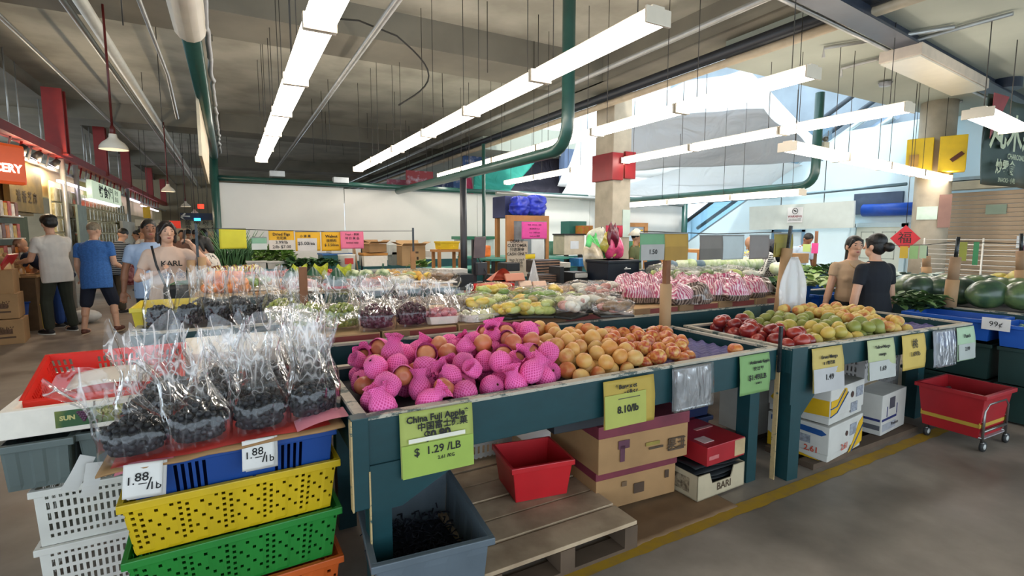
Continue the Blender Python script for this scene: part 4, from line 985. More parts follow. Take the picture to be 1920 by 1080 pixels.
def carton(name, label, loc, rz, w, d, h, m, lid=None, prints=(), cat='box', open_=0, group=None, seam=True, pm=None):
    """corrugated box with its base at z: walls, flaps or lid, printed patches ((face, u0, v0, u1, v1, colour))"""
    t = thing(name, label, cat, loc, rz, group)
    if open_:
        q = B(); k = .006
        q.ab((-w/2, -d/2, 0), (w/2, d/2, k)); q.ab((-w/2, -d/2, 0), (w/2, -d/2+k, h)); q.ab((-w/2, d/2-k, 0), (w/2, d/2, h)); q.ab((-w/2, -d/2, 0), (-w/2+k, d/2, h)); q.ab((w/2-k, -d/2, 0), (w/2, d/2, h))
        stuff(q.build('body', m, t)) if False else q.build('body', m, t)
        if open_ == 2:
            for (c, s_, rt) in (((0, -d/2-d*.16, h+.03), (w*.98, d*.34, .005), Euler((-.35, 0, 0))), ((0, d/2+d*.1, h+d*.12), (w*.98, d*.34, .005), Euler((.9, 0, 0))), ((-w/2-w*.12, 0, h+.05), (w*.3, d*.96, .005), Euler((0, -.5+.9, 0))), ((w/2+w*.12, 0, h+.05), (w*.3, d*.96, .005), Euler((0, -.4, 0)))):
                B().box(c, s_, rot=rt).build('flap', m, t)
    else:
        B().ab((-w/2, -d/2, 0), (w/2, d/2, h), bev=.004).build('body', m, t)
        if seam: B().ab((-w/2+.005, -.02, h), (w/2-.005, .02, h+.0012)).build('tape', mat('parcel_tape', '#b79a6c', .3, v=.05), t)
    if lid:
        lm, lh = lid; B().ab((-w/2-.006, -d/2-.006, h-lh), (w/2+.006, d/2+.006, h+.008), bev=.004).build('lid', lm, t)
    for f_, u0, v0, u1, v1, c in prints:
        e = .0075 if lid else .0015
        a_ = {'f': ((-w/2+u0*w, -d/2-e, v0*h), (-w/2+u1*w, -d/2-e+.001, v1*h)), 'l': ((-w/2-e, d/2-u0*d, v0*h), (-w/2-e+.001, d/2-u1*d, v1*h)), 't': ((-w/2+u0*w, -d/2+v0*d, h+e+(.002 if lid else 0)), (-w/2+u1*w, -d/2+v1*d, h+e+.003))}[f_]
        B().ab(*a_).build('print', mat('print_'+c[1:], c, .6, v=.12, s=12), t)
    return t
plum = mat('plum_print', '#6e2a36', .6, v=.18, s=6)
b1 = carton('produce_carton', 'lower brown carton with a plum lid under the near stand', (1.98, 2.33, .03), radians(-4), .56, .5, .235, card, (plum, .055), (('f', .45, .25, .58, .5, '#4a3626'), ('f', .85, .45, .9, .65, '#4a3626'), ('f', .3, .5, .36, .62, '#6b5138')))
b2 = carton('produce_carton', 'upper brown carton with a plum lid and fruit drawings', (1.985, 2.29, .27), radians(-4), .62, .52, .26, card, (plum, .06), (('f', .22, .2, .27, .55, '#5a3140'), ('f', .2, .48, .32, .66, '#5a3140'), ('f', .5, .42, .66, .5, '#8d7a34'), ('f', .54, .33, .7, .38, '#4c3a28'), ('f', .76, .2, .95, .24, '#4c3a28'), ('f', .76, .46, .95, .49, '#4c3a28'), ('f', .76, .22, .775, .48, '#4c3a28'), ('f', .935, .22, .95, .48, '#4c3a28')))
text(b2, '果王', (.22, -.2700, .09), .07, mat('carton_ink', '#4c3a28', .8, v=0), bold=.001)
carton('carton_sheet', 'black tray leaning on the plum lidded carton', (1.62, 2.25, .535), radians(-4), .42, .35, .05, mat('black_tray', '#24272c', .5, v=.1), None, (), 'tray', seam=False)
fcb = tag(B().grid(lambda u, v: Vector((1.62+.85*u, 1.80+.36*v+.012*noise.noise(Vector((u*14, v*3, 0))), .004+.004*noise.noise(Vector((u*4, v*4, 1))))), 40, 12).build('cardboard_sheet', cardd), 'torn flat cardboard on the floor by the yellow line', 'cardboard'); solid(fcb, .005)
bari = mat('cream_fruit_box', '#b7a78a', .7, v=.08)
t = thing('fruit_tray_box', 'cream open fruit box with dark lettering under the stand', 'box', (2.5, 2.10, .01), radians(1))
q = B(); w_, d_, h_ = .42, .32, .15
B().ab((-w_/2, -d_/2, 0), (w_/2, d_/2, .006)).build('bottom', bari, t)
B().poly([(-w_/2, -d_/2, 0), (w_/2, -d_/2, 0), (w_/2, -d_/2, h_), (w_*.26, -d_/2, h_), (w_*.2, -d_/2, h_*.55), (-w_*.2, -d_/2, h_*.55), (-w_*.26, -d_/2, h_), (-w_/2, -d_/2, h_)], (0, .006, 0)).build('front_panel', bari, t)
for x in (-w_/2, w_/2-.006): B().ab((x, -d_/2, 0), (x+.006, d_/2, h_)).build('side_panel', bari, t)
B().ab((-w_/2, d_/2-.006, 0), (w_/2, d_/2, h_)).build('back_panel', bari, t)
text(t, 'BARI', (.02, -d_/2-.002, .05), .062, mat('carton_ink', '#4c3a28', .8, v=0), bold=.001)
B().ab((-w_/2-.002, -d_/2+.06, .03), (-w_/2-.001, d_/2-.04, .12)).build('print', mat('grape_print', '#6b5a44', .7, v=.35, s=40, h2='#a8967a'), t)
for k in range(5): 
    o = tag(B().grid(lambda u, v: Vector(((u-.5)*.38, (v-.5)*.29, .012*sin(u*5+k)*sin(v*4+k))), 12, 8).build('black_bag_sheet', mat('black_pliable_tray', '#26282b', .35, v=.1)), ['lowest','second','third','fourth','topmost'][k]+' black fruit liner stacked in the cream lettered box', 'liner', 'black liners in the cream box'); o.location = (2.5, 2.11, .07+.028*k); o.rotation_euler = (0, 0, RND.uniform(-.1, .1)); solid(o, .002)
redb = mat('glossy_red_carton', '#a32028', .35, v=.1, s=4)
t = carton('gift_carton', 'glossy red carton lying on the cream fruit box', (2.53, 2.15, .205), radians(1), .34, .42, .115, redb, None, (('t', .1, .12, .35, .3, '#c9a9a4'), ('t', .45, .5, .9, .56, '#c98a86'), ('f', .05, .3, .3, .5, '#c46a68'), ('f', .72, .1, 1., .95, '#b59a72')), seam=False)
nb = plastic('#16254a'); crate('storage_tub', 'dark navy tub behind the red carton', (2.58, 2.50, .33), radians(-2), .5, .4, .3, nb, None, 10, 6, taper=.9, cat='tub', rim=.02)
crate('storage_tub', 'second navy tub under the first one', (2.58, 2.52, .02), radians(-2), .5, .4, .3, nb, None, 10, 6, taper=.9, cat='tub', rim=.02)
# behind everything under the stand: pale crates
crate('vented_crate', 'pale vented crate deep under the near stand', (1.3, 2.95, .0), 0, .5, .3, .3, Wp, mesh2, 30, 12)
# ------------------------------------------------------------------ under the second stand
white_c = mat('white_printed_card', '#c9c5bd', .6, v=.05, s=8); yprint = mat('banana_yellow', '#d3a514', .5, v=.08); bprint = mat('banana_blue', '#1b4a86', .5, v=.08)
def banana_box(label, loc, rz, flip):
    t = thing('banana_box', label, 'box', loc, rz); w, d, h = .50, .40, .24
    B().ab((-w/2, -d/2, 0), (w/2, d/2, h-.03), bev=.006).build('body', white_c, t)
    B().ab((-w/2-.006, -d/2-.006, .045), (w/2+.006, d/2+.006, h), bev=.006).build('lid', white_c, t)
    e = -w/2-.009; f = -d/2-.009
    if not flip:
        def band(f_, u, v): return None
        B().poly([(e, -.20, .06), (e, .12, .04), (e, .19, .1), (e, .12, .2), (e, -.0, .16), (e, -.2, .165)], (.002, 0, 0)).build('banana_print', yprint, t)
        B().poly([(-.25, f, .06), (-.17, f, .075), (-.02, f, .19), (-.03, f, .22), (-.06, f, .225), (-.15, f, .165), (-.25, f, .165)], (0, .002, 0)).build('banana_print', yprint, t)
        B().tube([(-.255, f-.001, .112), (-.17, f-.001, .118), (-.06, f-.001, .215)], .004, 5).build('banana_line', bprint, t)
        B().tube([(-.255, f-.001, .058), (-.165, f-.001, .073), (-.012, f-.001, .19)], .004, 5).build('banana_line', bprint, t)
        B().lathe([(.0, 0), (.075, 0)], 20, c=(e-.001, .02, .115), M=Matrix.Rotation(-pi/2, 4, 'Y') @ Matrix.Scale(1.1, 4, (1, 0, 0)), cap=False).build('blue_oval', bprint, t)
        text(t, 'Chiquita', (e-.003, .02, .105), .036, mat('white_print', '#f2f2ee', .5, v=0), rot=(pi/2, 0, -pi/2), bold=.0008)
        B().lathe([(.0, 0), (.022, 0)], 12, c=(.06, f-.001, .16), M=Matrix.Rotation(pi/2, 4, 'X'), cap=False).build('hand_hole', mat('hole_brown', '#4a3028', .9, v=0), t)
        B().ab((.05, f, .03), (.15, f+.002, .1)).build('small_print', mat('grey_print', '#8d9098', .7, v=.3, s=60), t)
        B().ab((.12, f, .13), (.23, f+.002, .2)).build('small_print', MATS['grey_print'], t)
    else:
        B().poly([(-.25, f, .19), (-.25, f, .165), (-.08, f, .17), (-.06, f, .185), (-.08, f, .2)], (0, .002, 0)).build('blue_banner', bprint, t) if False else None
        B().poly([(e, .18, .19), (e, -.16, .17), (e, -.19, .19), (e, -.16, .21), (e, .18, .225)], (.002, 0, 0)).build('blue_banner', bprint, t)
        B().poly([(.25, f, .04), (.25, f, .22), (.19, f, .19), (.1, f, .06), (.04, f, .0)], (0, .002, 0)).build('banana_print', yprint, t)
        B().tube([(.25, f-.001, .16), (.16, f-.001, .08), (.08, f-.001, .005)], .004, 5).build('banana_line', bprint, t)
        B().poly([(e, .2, .1), (e, .06, .03), (e, -.16, .0), (e, .2, .0)], (.002, 0, 0)).build('banana_print', yprint, t)
        B().lathe([(.0, 0), (.018, 0)], 12, c=(.0, f-.001, .15), M=Matrix.Rotation(pi/2, 4, 'X'), cap=False).build('hand_hole', MATS['hole_brown'], t)
        for (fx_, lx) in ((-.03, 0), ):
            text(t, '2.61', (-.03, f-.003, .065), .06, mat('red_print', '#c24a34', .6, v=0), bold=.001); text(t, '2.61', (e-.003, -.1, .065), .055, MATS['red_print'], rot=(pi/2, 0, -pi/2), bold=.001)
        B().ab((e, .0, .1), (e+.002, -.09, .155)).build('small_print', MATS['grey_print'], t); B().ab((.05, f, .12), (.15, f+.002, .2)).build('small_print', MATS['grey_print'], t)
    return t
banana_box('lower white banana box with red numbers beside the teal leg', (3.62, 2.05, .045), radians(6), True)
banana_box('upper white banana box with a blue oval and yellow bananas', (3.63, 2.06, .295), radians(6), False)
sp_ = thing('wooden_skid', 'low wooden skid under the banana boxes', 'skid', (3.3, 1.86, 0), 0)
for y in (0, .25, .5): B().ab((0, y, .0), (1.4, y+.1, .04)).build('board', woodd, sp_)
t = carton('produce_carton', 'white carton with a navy band beside the banana boxes', (4.40, 2.12, .045), radians(5), .44, .42, .31, white_c, None, (('f', .02, .34, .62, .40, '#27306a'), ('l', .1, .34, .98, .40, '#27306a'), ('f', .3, .6, .52, .88, '#4c4c55'), ('f', .2, .42, .23, .68, '#27306a'), ('f', .6, .42, .63, .68, '#27306a'), ('f', .05, .08, .6, .26, '#a9aab0'), ('l', .45, .38, .52, .6, '#27306a'), ('l', .62, .12, .98, .24, '#5a5a60')))
text(t, 'Produce', (.02, -.2135, .06), .04, INK)
crate('vented_crate', 'tall white vented crate behind the white carton', (4.72, 2.36, .0), radians(4), .66, .42, .60, plastic('#b9b5b2'), mesh2, 44, 30, taper=.97)
tag(B().ab((3.35, 2.35, .045), (3.9, 2.65, .6)).build('stacked_cartons', white_c), 'plain white carton standing behind the banana boxes', 'box')
# ------------------------------------------------------------------ red basket on its trolley
steel = mat('brushed_steel_tube', '#8e8a86', .3, .85, v=.08)
tr = thing('basket_trolley', 'small steel trolley on four castors carrying a red basket', 'trolley', (4.82, 1.61, 0), radians(-2))
w_, d_ = .36, .34
q = lambda pts, nm, r_=.010: B().tube(pts, r_, 8).build(nm, steel, tr)
for y in (-d_/2, d_/2):
    q([(-w_/2, y, .07), (-w_/2, y, .30), (-w_/2+.05, y, .345), (w_/2-.05, y, .345), (w_/2, y, .30), (w_/2, y, .07)], 'end_frame')
    q([(-w_/2, y, .15), (w_/2, y, .15)], 'cross_bar')
for x in (-w_/2, w_/2):
    q([(x, -d_/2, .10), (x, d_/2, .10)], 'side_bar'); q([(x, -d_/2, .22), (x, d_/2, .22)], 'side_bar', .009)
B().ab((-w_/2, -d_/2, .09), (w_/2, d_/2, .098)).build('shelf_plate', mat('pale_shelf_plate', '#a5a2a4', .4, .3), tr)
rub = mat('black_rubber', '#2a2a2a', .6, v=.05); 
for x in (-w_/2, w_/2):
    for y in (-d_/2, d_/2):
        c = B().lathe([(.0, -.011), (.036, -.011), (.038, 0), (.036, .011), (.0, .011)], 16, c=(x+.02, y, .038), M=Matrix.Rotation(pi/2, 4, 'X'), cap=False).build('castor_wheel', rub, tr)
        B().lathe([(.0, -.013), (.02, -.013), (.02, .013), (0, .013)], 12, c=(x+.02, y, .038), M=Matrix.Rotation(pi/2, 4, 'X'), cap=False).build('wheel_hub', mat('hub_white', '#c9c9c4', .4, v=0), c)
        B().tube([(x, y, .075), (x+.02, y, .045)], .012, 6).build('castor_fork', steel, tr)
rb_ = crate('shopping_basket', 'deep red plastic basket with a yellow band on the trolley', (4.81, 1.63, .1), radians(-2), .44, .40, .325, plastic('#a3161f'), None, 16, 10, taper=.84, cat='basket', rim=.02)
b = B()
for s_ in (-1, 1):
    k = .84+.16*.3; b.ab((-.22*k-.006, s_*.2*k-.003, .075), (.22*k+.006, s_*.2*k+.003, .115)); b.ab((s_*.22*k-.003, -.2*k, .075), (s_*.22*k+.003, .2*k, .115))
stuff(b.build('yellow_band', mat('yellow_band', '#b3902e', .5, v=.1), rb_))
# ================================================================== SECOND ROW OF STANDS
st3 = stand('display_stand', 'long teal stand in the second row under flat brown cartons', (.30, 3.06, 0), radians(-1.6), 4.35, 1.15, .915, .27, ((.02, .0, .1), (2.1, .02, .1), (4.2, .02, .1), (.02, 1.02, .1), (4.2, 1.02, .1)), .87)
B().ab((.74, -.006, .73), (1.18, -.002, .89)).build('clear_patch', mat('dull_plastic_patch', '#5d7773', .25, v=.1), st3); B().ab((1.26, -.006, .72), (1.44, -.002, .88)).build('torn_notice', mat('torn_notice', '#8b9079', .6, v=.3, s=20), st3)
B().ab((3.72, -.006, .77), (3.93, -.002, .9)).build('clear_patch', MATS['dull_plastic_patch'], st3)
lidred = mat('rust_red_print', '#7d332c', .65, v=.12, s=5); tanc = mat('tan_cardboard', '#b59368', .8, v=.07, s=4)
xs = [.33, .80, 1.30, 1.80, 2.78, 3.26, 3.72, 4.18, 4.62]
for i in range(len(xs)-1):
    w = xs[i+1]-xs[i]-.012; dp = .48
    for r_ in range(2):
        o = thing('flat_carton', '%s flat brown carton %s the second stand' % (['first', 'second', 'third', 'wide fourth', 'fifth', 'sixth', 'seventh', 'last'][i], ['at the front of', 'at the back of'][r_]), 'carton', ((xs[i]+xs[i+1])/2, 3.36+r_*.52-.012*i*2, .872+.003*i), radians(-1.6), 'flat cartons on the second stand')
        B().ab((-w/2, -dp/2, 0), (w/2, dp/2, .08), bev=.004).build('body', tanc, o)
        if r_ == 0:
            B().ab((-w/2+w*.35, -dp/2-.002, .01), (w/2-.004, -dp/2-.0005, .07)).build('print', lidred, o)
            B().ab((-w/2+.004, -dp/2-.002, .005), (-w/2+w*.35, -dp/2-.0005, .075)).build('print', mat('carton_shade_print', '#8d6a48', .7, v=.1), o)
TOPZ = .963
# ---- wrapped grapes and trays
ggm = ramp_mat('green_grape_skin', ['#8d9a3e', '#a9b04f', '#7f8c36', '#b8b860'], .35, 60, mixn=.7); rgm = ramp_mat('red_grape_skin', ['#3b1a24', '#5a2a35', '#4a202b', '#2d161d'], .35, 60, mixn=.7)
pkm = ramp_mat('pink_fruit_skin', ['#b5646a', '#c97f7f', '#a85560'], .4, 30)
lgm = ramp_mat('longan_skin', ['#7a5a3c', '#94734c', '#6a4c36'], .6, 30)
def wrapped(label, px, py, Z, gmat, n=90, sc=1., h=.26, seed=1, gr=.0122, white=False, group=None, w=.205, gh=.13, cat='bag of fruit', name='fruit_bag', bag=True, lean=(0, .03)):
    p = at(px, py, Z=Z); t = thing(name, label, cat, p, RND.uniform(-.15, .15), group); t.scale = (sc,)*3
    rn = random.Random(seed)
    link('punnet', punnet(w, .155, .05, foam if white else None), t)
    b = B(); b.lathe([(.0, .008), (w*.36, .01), (w*.4, .05), (w*.34, gh*.65), (.0, gh*.8)], 12, M=Matrix.Scale(.75, 4, (0, 1, 0)), cap=False)
    for q in mound(w, .15, gh, gr, rn, n): b.sph(q, gr*1.08, 7, 5)
    stuff(b.build('fruit_heap', gmat, t))
    if bag: link('plastic_bag', bag_mesh(w*1.05, .165, h, seed+9, lean, 1.2, .25), t)
    return t
wrapped('green grapes in a clear bag behind the brown stick', 578, 612, TOPZ, ggm, 110, 1.15, .26, 11, group='bagged green grapes')
wrapped('green grapes in a clear bag, next to red grapes', 642, 614, TOPZ, ggm, 110, 1.15, .28, 12, group='bagged green grapes')
wrapped('large bag of green grapes at the very left of the cartons', 530, 600, TOPZ, ggm, 90, 1.1, .28, 13, group='bagged green grapes')
wrapped('bag of dark red grapes in a clear punnet beside the green ones', 706, 616, TOPZ, rgm, 120, 1.15, .25, 14, group='bagged red grapes')
wrapped('bag of dark red grapes on the second carton', 772, 609, TOPZ, rgm, 120, 1.1, .25, 15, group='bagged red grapes')
wrapped('bag of red grapes half hidden behind the others', 680, 592, TOPZ, rgm, 80, 1., .25, 16, group='bagged red grapes')
wrapped('second half hidden bag of red grapes', 745, 588, TOPZ, rgm, 80, 1., .25, 17, group='bagged red grapes')
wrapped('pink fruit in a white foam tray inside a peaked clear bag', 828, 605, TOPZ, pkm, 26, 1.0, .27, 18, .022, True, w=.24, gh=.09)
wrapped('brown longans in a clear tray by the vegetables', 862, 590, TOPZ, lgm, 40, 1.0, .2, 19, .018, w=.2, gh=.11)
wrapped('white tray of wrapped greens lying at the carton edge', 900, 600, TOPZ, ramp_mat('pale_green_veg', ['#a9ad5c', '#d8d4b4', '#8d9a4a'], .4, 20), 12, 1.0, .1, 20, .03, True, w=.30, gh=.05)
# ---- heap of bagged vegetables
vegc = {'yellow': ['#d8b02e', '#e6c84a', '#c99a22'], 'green': ['#4f7a2c', '#7fa03f', '#386224'], 'lime': ['#a9b84a', '#c9cf7a', '#7f9a3a'], 'white': ['#d9d5c4', '#e6e0d0', '#bdb89a'], 'pink': ['#b8625a', '#d09a8a', '#8a4a48'], 'brown': ['#7a6048', '#94785a', '#5a4636']}
vegm = {k: ramp_mat('veg_'+k, v, .4, 18, mixn=.6, coat=.2) for k, v in vegc.items()}
vfilm = film('veg_bag_film', '#ffffff', .025, .16, 12, .8)
def veg_bag(label, p, rz, kind, kind2=None, w=.26, d=.18, h=.12, seed=0, group='bagged vegetables on the second stand', tray='dark'):
    t = thing('vegetable_bag', label, 'bag of vegetables', p, rz, group); rn = random.Random(seed)
    B().ab((-w*.48, -d*.48, 0), (w*.48, d*.48, .018), bev=.006).build('tray', mat('black_veg_tray', '#23241f', .4, v=0) if tray == 'dark' else foam, t)
    for kk, c in ((kind, 7), (kind2, 4)):
        if not kk: continue
        b = B()
        for i in range(c):
            x, y = rn.uniform(-.36, .36)*w, rn.uniform(-.34, .34)*d; a = rn.uniform(-.7, .7); r_ = rn.uniform(.026, .042)
            M = Matrix.Rotation(a, 4, 'Z') @ Matrix.Rotation(rn.uniform(-.3, .3), 4, 'Y')
            b.sph((x, y, .03+h*rn.uniform(.1, .62)), (r_*rn.uniform(1.3, 2.3), r_, r_*.9), 10, 7, M)
        stuff(b.build('vegetables', vegm[kk], t))
    def fn(u, v):
        a = 2*pi*u; e = (1-(2*v-1)**4)**.5 if 0 < v < 1 else .0
        f = noise.noise(Vector((cos(a)*2+seed, sin(a)*2, v*3)))
        return Vector((w*.56*cos(a)*(e+.06)*(1+.15*f), d*.58*sin(a)*(e+.06)*(1+.15*f), max(.004, h*1.25*v*(1+.12*f))))
    b = B(); b.grid(fn, 24, 8); o = b.build('plastic_film', vfilm, t)
    return t
VB = [(905, 585, 'yellow', 'lime'), (935, 577, 'lime', 'green'), (958, 590, 'yellow', 'lime'), (985, 578, 'yellow', 'green'), (1003, 590, 'lime', 'yellow'), (1022, 575, 'green', 'lime'), (1050, 585, 'white', 'lime'), (1040, 560, 'yellow', None), (1065, 572, 'lime', 'green'), (1068, 590, 'pink', 'white'), (1100, 580, 'white', 'pink'), (1110, 568, 'pink', 'white'), (1140, 575, 'white', 'brown'), (1150, 588, 'brown', 'pink'), (1000, 565, 'green', 'white'), (965, 568, 'green', 'yellow'), (925, 566, 'yellow', 'lime'), (1085, 556, 'white', None), (1130, 556, 'white', 'pink'), (890, 572, 'green', 'lime')]
for i, (px, py, a_, b_) in enumerate(VB):
    p = at(px, py+4, Z=TOPZ+.012); p.z = TOPZ+.012+(.03 if py < 570 else 0)
    veg_bag(ORDW[i]+' bag of %s %svegetables, %s of the heap' % (a_, ('and %s ' % b_) if b_ else '', 'front' if py > 582 else 'middle' if py > 569 else 'back'), p, RND.uniform(-.5, .5), a_, b_, seed=i*3+2, h=RND.uniform(.09, .14))
# ---- pink mesh bags
def stripes(name, c0, c1, s_):
    M, N, L, P = nt(name); P.inputs['Roughness'].default_value = .3; tc = N.new('ShaderNodeTexCoord')
    wv = N.new('ShaderNodeTexWave'); wv.inputs['Scale'].default_value = s_; wv.inputs['Distortion'].default_value = 5; wv.inputs['Detail'].default_value = 2; wv.inputs['Detail Scale'].default_value = 1.5
    L.new(tc.outputs['Object'], wv.inputs['Vector']); rp = N.new('ShaderNodeValToRGB'); rp.color_ramp.elements[0].position = .3; rp.color_ramp.elements[1].position = .7
    rp.color_ramp.elements[0].color = (*lin(c0), 1); rp.color_ramp.elements[1].color = (*lin(c1), 1); L.new(wv.outputs[0], rp.inputs[0]); L.new(rp.outputs[0], P.inputs['Base Color'])
    P.inputs['Coat Weight'].default_value = .7; P.inputs['Coat Roughness'].default_value = .12
    bu = N.new('ShaderNodeBump'); bu.inputs['Strength'].default_value = .6; bu.inputs['Distance'].default_value = .02; no = N.new('ShaderNodeTexNoise'); no.inputs['Scale'].default_value = 12; L.new(tc.outputs['Object'], no.inputs['Vector']); L.new(no.outputs[0], bu.inputs['Height'])
    L.new(bu.outputs[0], P.inputs['Normal']); L.new(bu.outputs[0], P.inputs['Coat Normal']); return M
pst = stripes('pink_striped_film', '#b0476a', '#d9b9bd', 16); brn = stripes('brown_root_film', '#4a3a34', '#9a8578', 14); MATS['pink_striped_film'] = pst
def blob_bag(name, label, cat, p, rz, w, d, h, m, seed, group, foot=None):
    t = thing(name, label, cat, p, rz, group)
    def mk(z0, z1, mm, nm, k0=1.):
        def fn(u, v):
            a = 2*pi*u; z = z0+(z1-z0)*v
            e = (1-max(0, z)**2.4)**.5*(.82+.18*min(1, z/.25)) if z < 1 else .0
            f = noise.noise(Vector((cos(a)*1.6+seed, sin(a)*1.6, z*2))); f2 = noise.noise(Vector((cos(a)*4, sin(a)*4+seed, z*4)))
            return Vector((w/2*cos(a)*e*(1+.25*f+.1*f2)*k0, d/2*sin(a)*e*(1+.25*f+.1*f2)*k0, h*z*(1+.3*f*z+.12*f2*z)))
        b = B(); b.grid(fn, 26, 10); bmesh.ops.remove_doubles(b.bm, verts=b.bm.verts, dist=1e-4); b.build(nm, mm, t)
    if foot: mk(0, .45, foot, 'brown_roots', .97); mk(.28, 1, m, 'striped_bag', 1.)
    else: mk(0, 1, m, 'bag')
    return t
PB = [(1172, 556), (1195, 566), (1215, 556), (1238, 566), (1255, 553), (1270, 568), (1305, 568), (1295, 550), (1325, 556), (1345, 562), (1362, 556), (1378, 562), (1395, 552), (1410, 556), (1340, 544), (1240, 543), (1200, 545), (1370, 543), (1425, 552), (1280, 541)]
for i, (px, py) in enumerate(PB):
    p = at(px, py, Z=TOPZ+.008+.004*(i % 3)); gray = i in (6, 18)
    blob_bag('root_bag', ORDW[i]+' '+('clear bag of brown roots %s' if gray else 'pink striped bag of roots %s') % ('in front' if py > 560 else 'in the middle row' if py > 550 else 'in the rear row')+(' near the stand end' if px > 1320 else ' beside the vegetable heap' if px < 1225 else ' behind the paper tube post'), 'bag of roots', p, RND.uniform(-.6, .6), .30, .24, RND.uniform(.15, .2), brn if gray else pst, i*2.3, 'striped bags of roots', brn)
# ---- posts, wires and hanging sheets of the near wire
wstick = mat('brown_stick', '#7a4f30', .7, v=.15, s=9); tubep = mat('paper_tube', '#a98660', .75, v=.06, s=4)
p = at(572, 612, Z=TOPZ); tag(B().ab((p.x-.023, p.y-.02, .96), (p.x+.023, p.y+.02, 1.345)).build('wooden_stake', wstick), 'brown square stake standing among the green grapes', 'stake')
t = thing('tube_post', 'paper tube post with a brown stick holding the green and yellow sheets', 'post', (2.88, 2.80, .0))
B().lathe([(.043, .62), (.043, 1.18)], 18).build('paper_tube', tubep, t); B().ab((-.022, -.02, 1.1), (.022, .02, 1.38)).build('stick', wstick, t)
t = thing('tube_post', 'leaning paper tube post with a dark bar and a hanging white bag', 'post', (4.08, 2.74, .0), 0)
t.rotation_euler = (0, radians(7), 0)
B().lathe([(.045, .5), (.045, 1.44)], 18).build('paper_tube', tubep, t); B().ab((-.0, -.012, 1.3), (.02, .012, 1.64)).build('dark_bar', MATS['slotted_steel'], t)
wb_ = tag(B().grid(lambda u, v: Vector((.0+(u-.5)*(.10+.28*sin(min(1, v*1.15)*pi*.62)), -.06-.03*sin(u*pi)*v-.012*sin(u*14)*v, -.42*v-(.06*(1-abs(2*u-1))*v))), 24, 14).build('white_bag', film('white_bag_film', '#eef2f4', .55, .12, 10, .5)), 'thin white plastic bag hanging on the leaning tube post', 'plastic bag'); wb_.location = (4.24, 2.72, 1.36); solid(wb_, .0015)
cu = tag(B().tube([(2.6, 2.79, 1.575), (3.4, 2.79, 1.556), (4.22, 2.78, 1.572)], .0035, 5).build('sign_wire', darkc), 'thin wire carrying the paper sheets above the root bags', 'wire')
def hung(label, x0, x1, y0, y1, Y, col, bands=(), lines=(), group=None, trans=None):
    a, b = at(x0, y0, Y=Y), at(x1, y1, Y=Y); w, h = b.x-a.x, a.z-b.z
    t = sign('hanging_sheet', label, ((a.x+b.x)/2, Y, a.z), 0, w, h, col, lines(w, h) if callable(lines) else lines, [(u0*w-w/2, u1*w-w/2, -v0*h, -v1*h, c, -.001) for u0, u1, v0, v1, c in bands], cat='hanging sign', group=group)
    B().ab((-w/2, -.004, -.006), (w/2, .004, .004)).build('fold', paper('#8a8a86'), t); return t
Yw = 2.79
hung('green and white sheet at the near end of the wire', 1200, 1244, 437, 487, Yw, '#6f9e74', ((.02, .98, .42, 1, '#a9a6a0'),), lambda w, h: (('1.50', h*.25, 0, -h*.7, .0003),))
hung('ochre sheet beside the green and white sheet', 1245, 1288, 437, 487, Yw, '#b08a38', ((.02, .98, .5, 1, '#a37e34'),))
hung('dark grey sheet in the middle of the wire', 1312, 1353, 441, 486, Yw, '#7c756d', ((0, 1, .55, 1, '#6d675f'),))
hung('pale see-through sheet beside the dark grey one', 1354, 1393, 441, 486, Yw, '#b9c2c1')
hung('grey sheet before the plaid shirt', 1406, 1440, 441, 485, Yw, '#857d78')
hung('olive yellow sheet at the far end of the wire', 1452, 1484, 438, 481, Yw, '#94853a', ((.05, .9, .4, .9, '#8a7f3a'),))
# ================================================================== THIRD ROW
st4 = stand('display_stand', 'low stand at the aisle side carrying upright grape bags', (-.58, 3.92, 0), 0, 1.2, 1.0, .93, .2, ((.02, .02, .09), (1.08, .02, .09), (.02, .88, .09), (1.08, .88, .09)), .9)
crate('plastic_crate', 'yellow crate standing at the aisle end of the third row', (-.43, 4.5, .92), .0, .36, .5, .13, plastic('#d8c23a'), None, 10, 5, rim=.012)
rn = random.Random(5); hazy = film('hazy_bag', '#ffffff', .07, .2, 8, .7, crease_glint=.5, ztop=(.1, .3))
for i, (x, y) in enumerate(((-.44, 4.12), (-.27, 4.1), (-.10, 4.12), (.07, 4.12), (.24, 4.15), (.40, 4.1), (-.2, 4.45), (.02, 4.45), (.25, 4.45))):
    t = grape_bag('%s upright clear bag of dark grapes, %s row behind the foam box' % (['first', 'second', 'third', 'fourth', 'fifth', 'sixth', 'first', 'second', 'third'][i], 'front' if i < 6 else 'rear'), (x, y, .935), 0, 300+i, (0, .02), .36, False, 80, w=.17, d=.14, gh=.14, group='upright grape bags', flare=1.0, spike=.12, film_=hazy)
st5 = stand('display_stand', 'wide stand of the third row with oranges and wrapped melons', (-.35, 5.45, 0), radians(-2), 2.6, 1.9, .97, .25, ((.02, .02, .1), (2.48, .02, .1), (.02, 1.78, .1), (2.48, 1.78, .1)), .94)
for i in range(5):
    w = .5; o = carton('flat_carton', '%s tan carton along the edge of the third row' % ['first', 'second', 'third', 'fourth', 'fifth'][i], (-.07+.51*i, 5.68-.02*i, .943), radians(-2), .49, .4, .05, tanc, None, (), 'carton', seam=False, group='tan cartons of the third row')
orm = ramp_mat('orange_skin', ['#d8701c', '#e58a2a', '#cf5f1a', '#e8993a'], .4, 20, mixn=.4); org = B().sph((0, 0, 0), .047, 14, 10).mesh('orange', orm); yor = B().sph((0, 0, 0), .045, 14, 10).mesh('lemon', ramp_mat('yellow_citrus_skin', ['#d9a01c', '#e0ad2e', '#d8901e'], .4, 20))
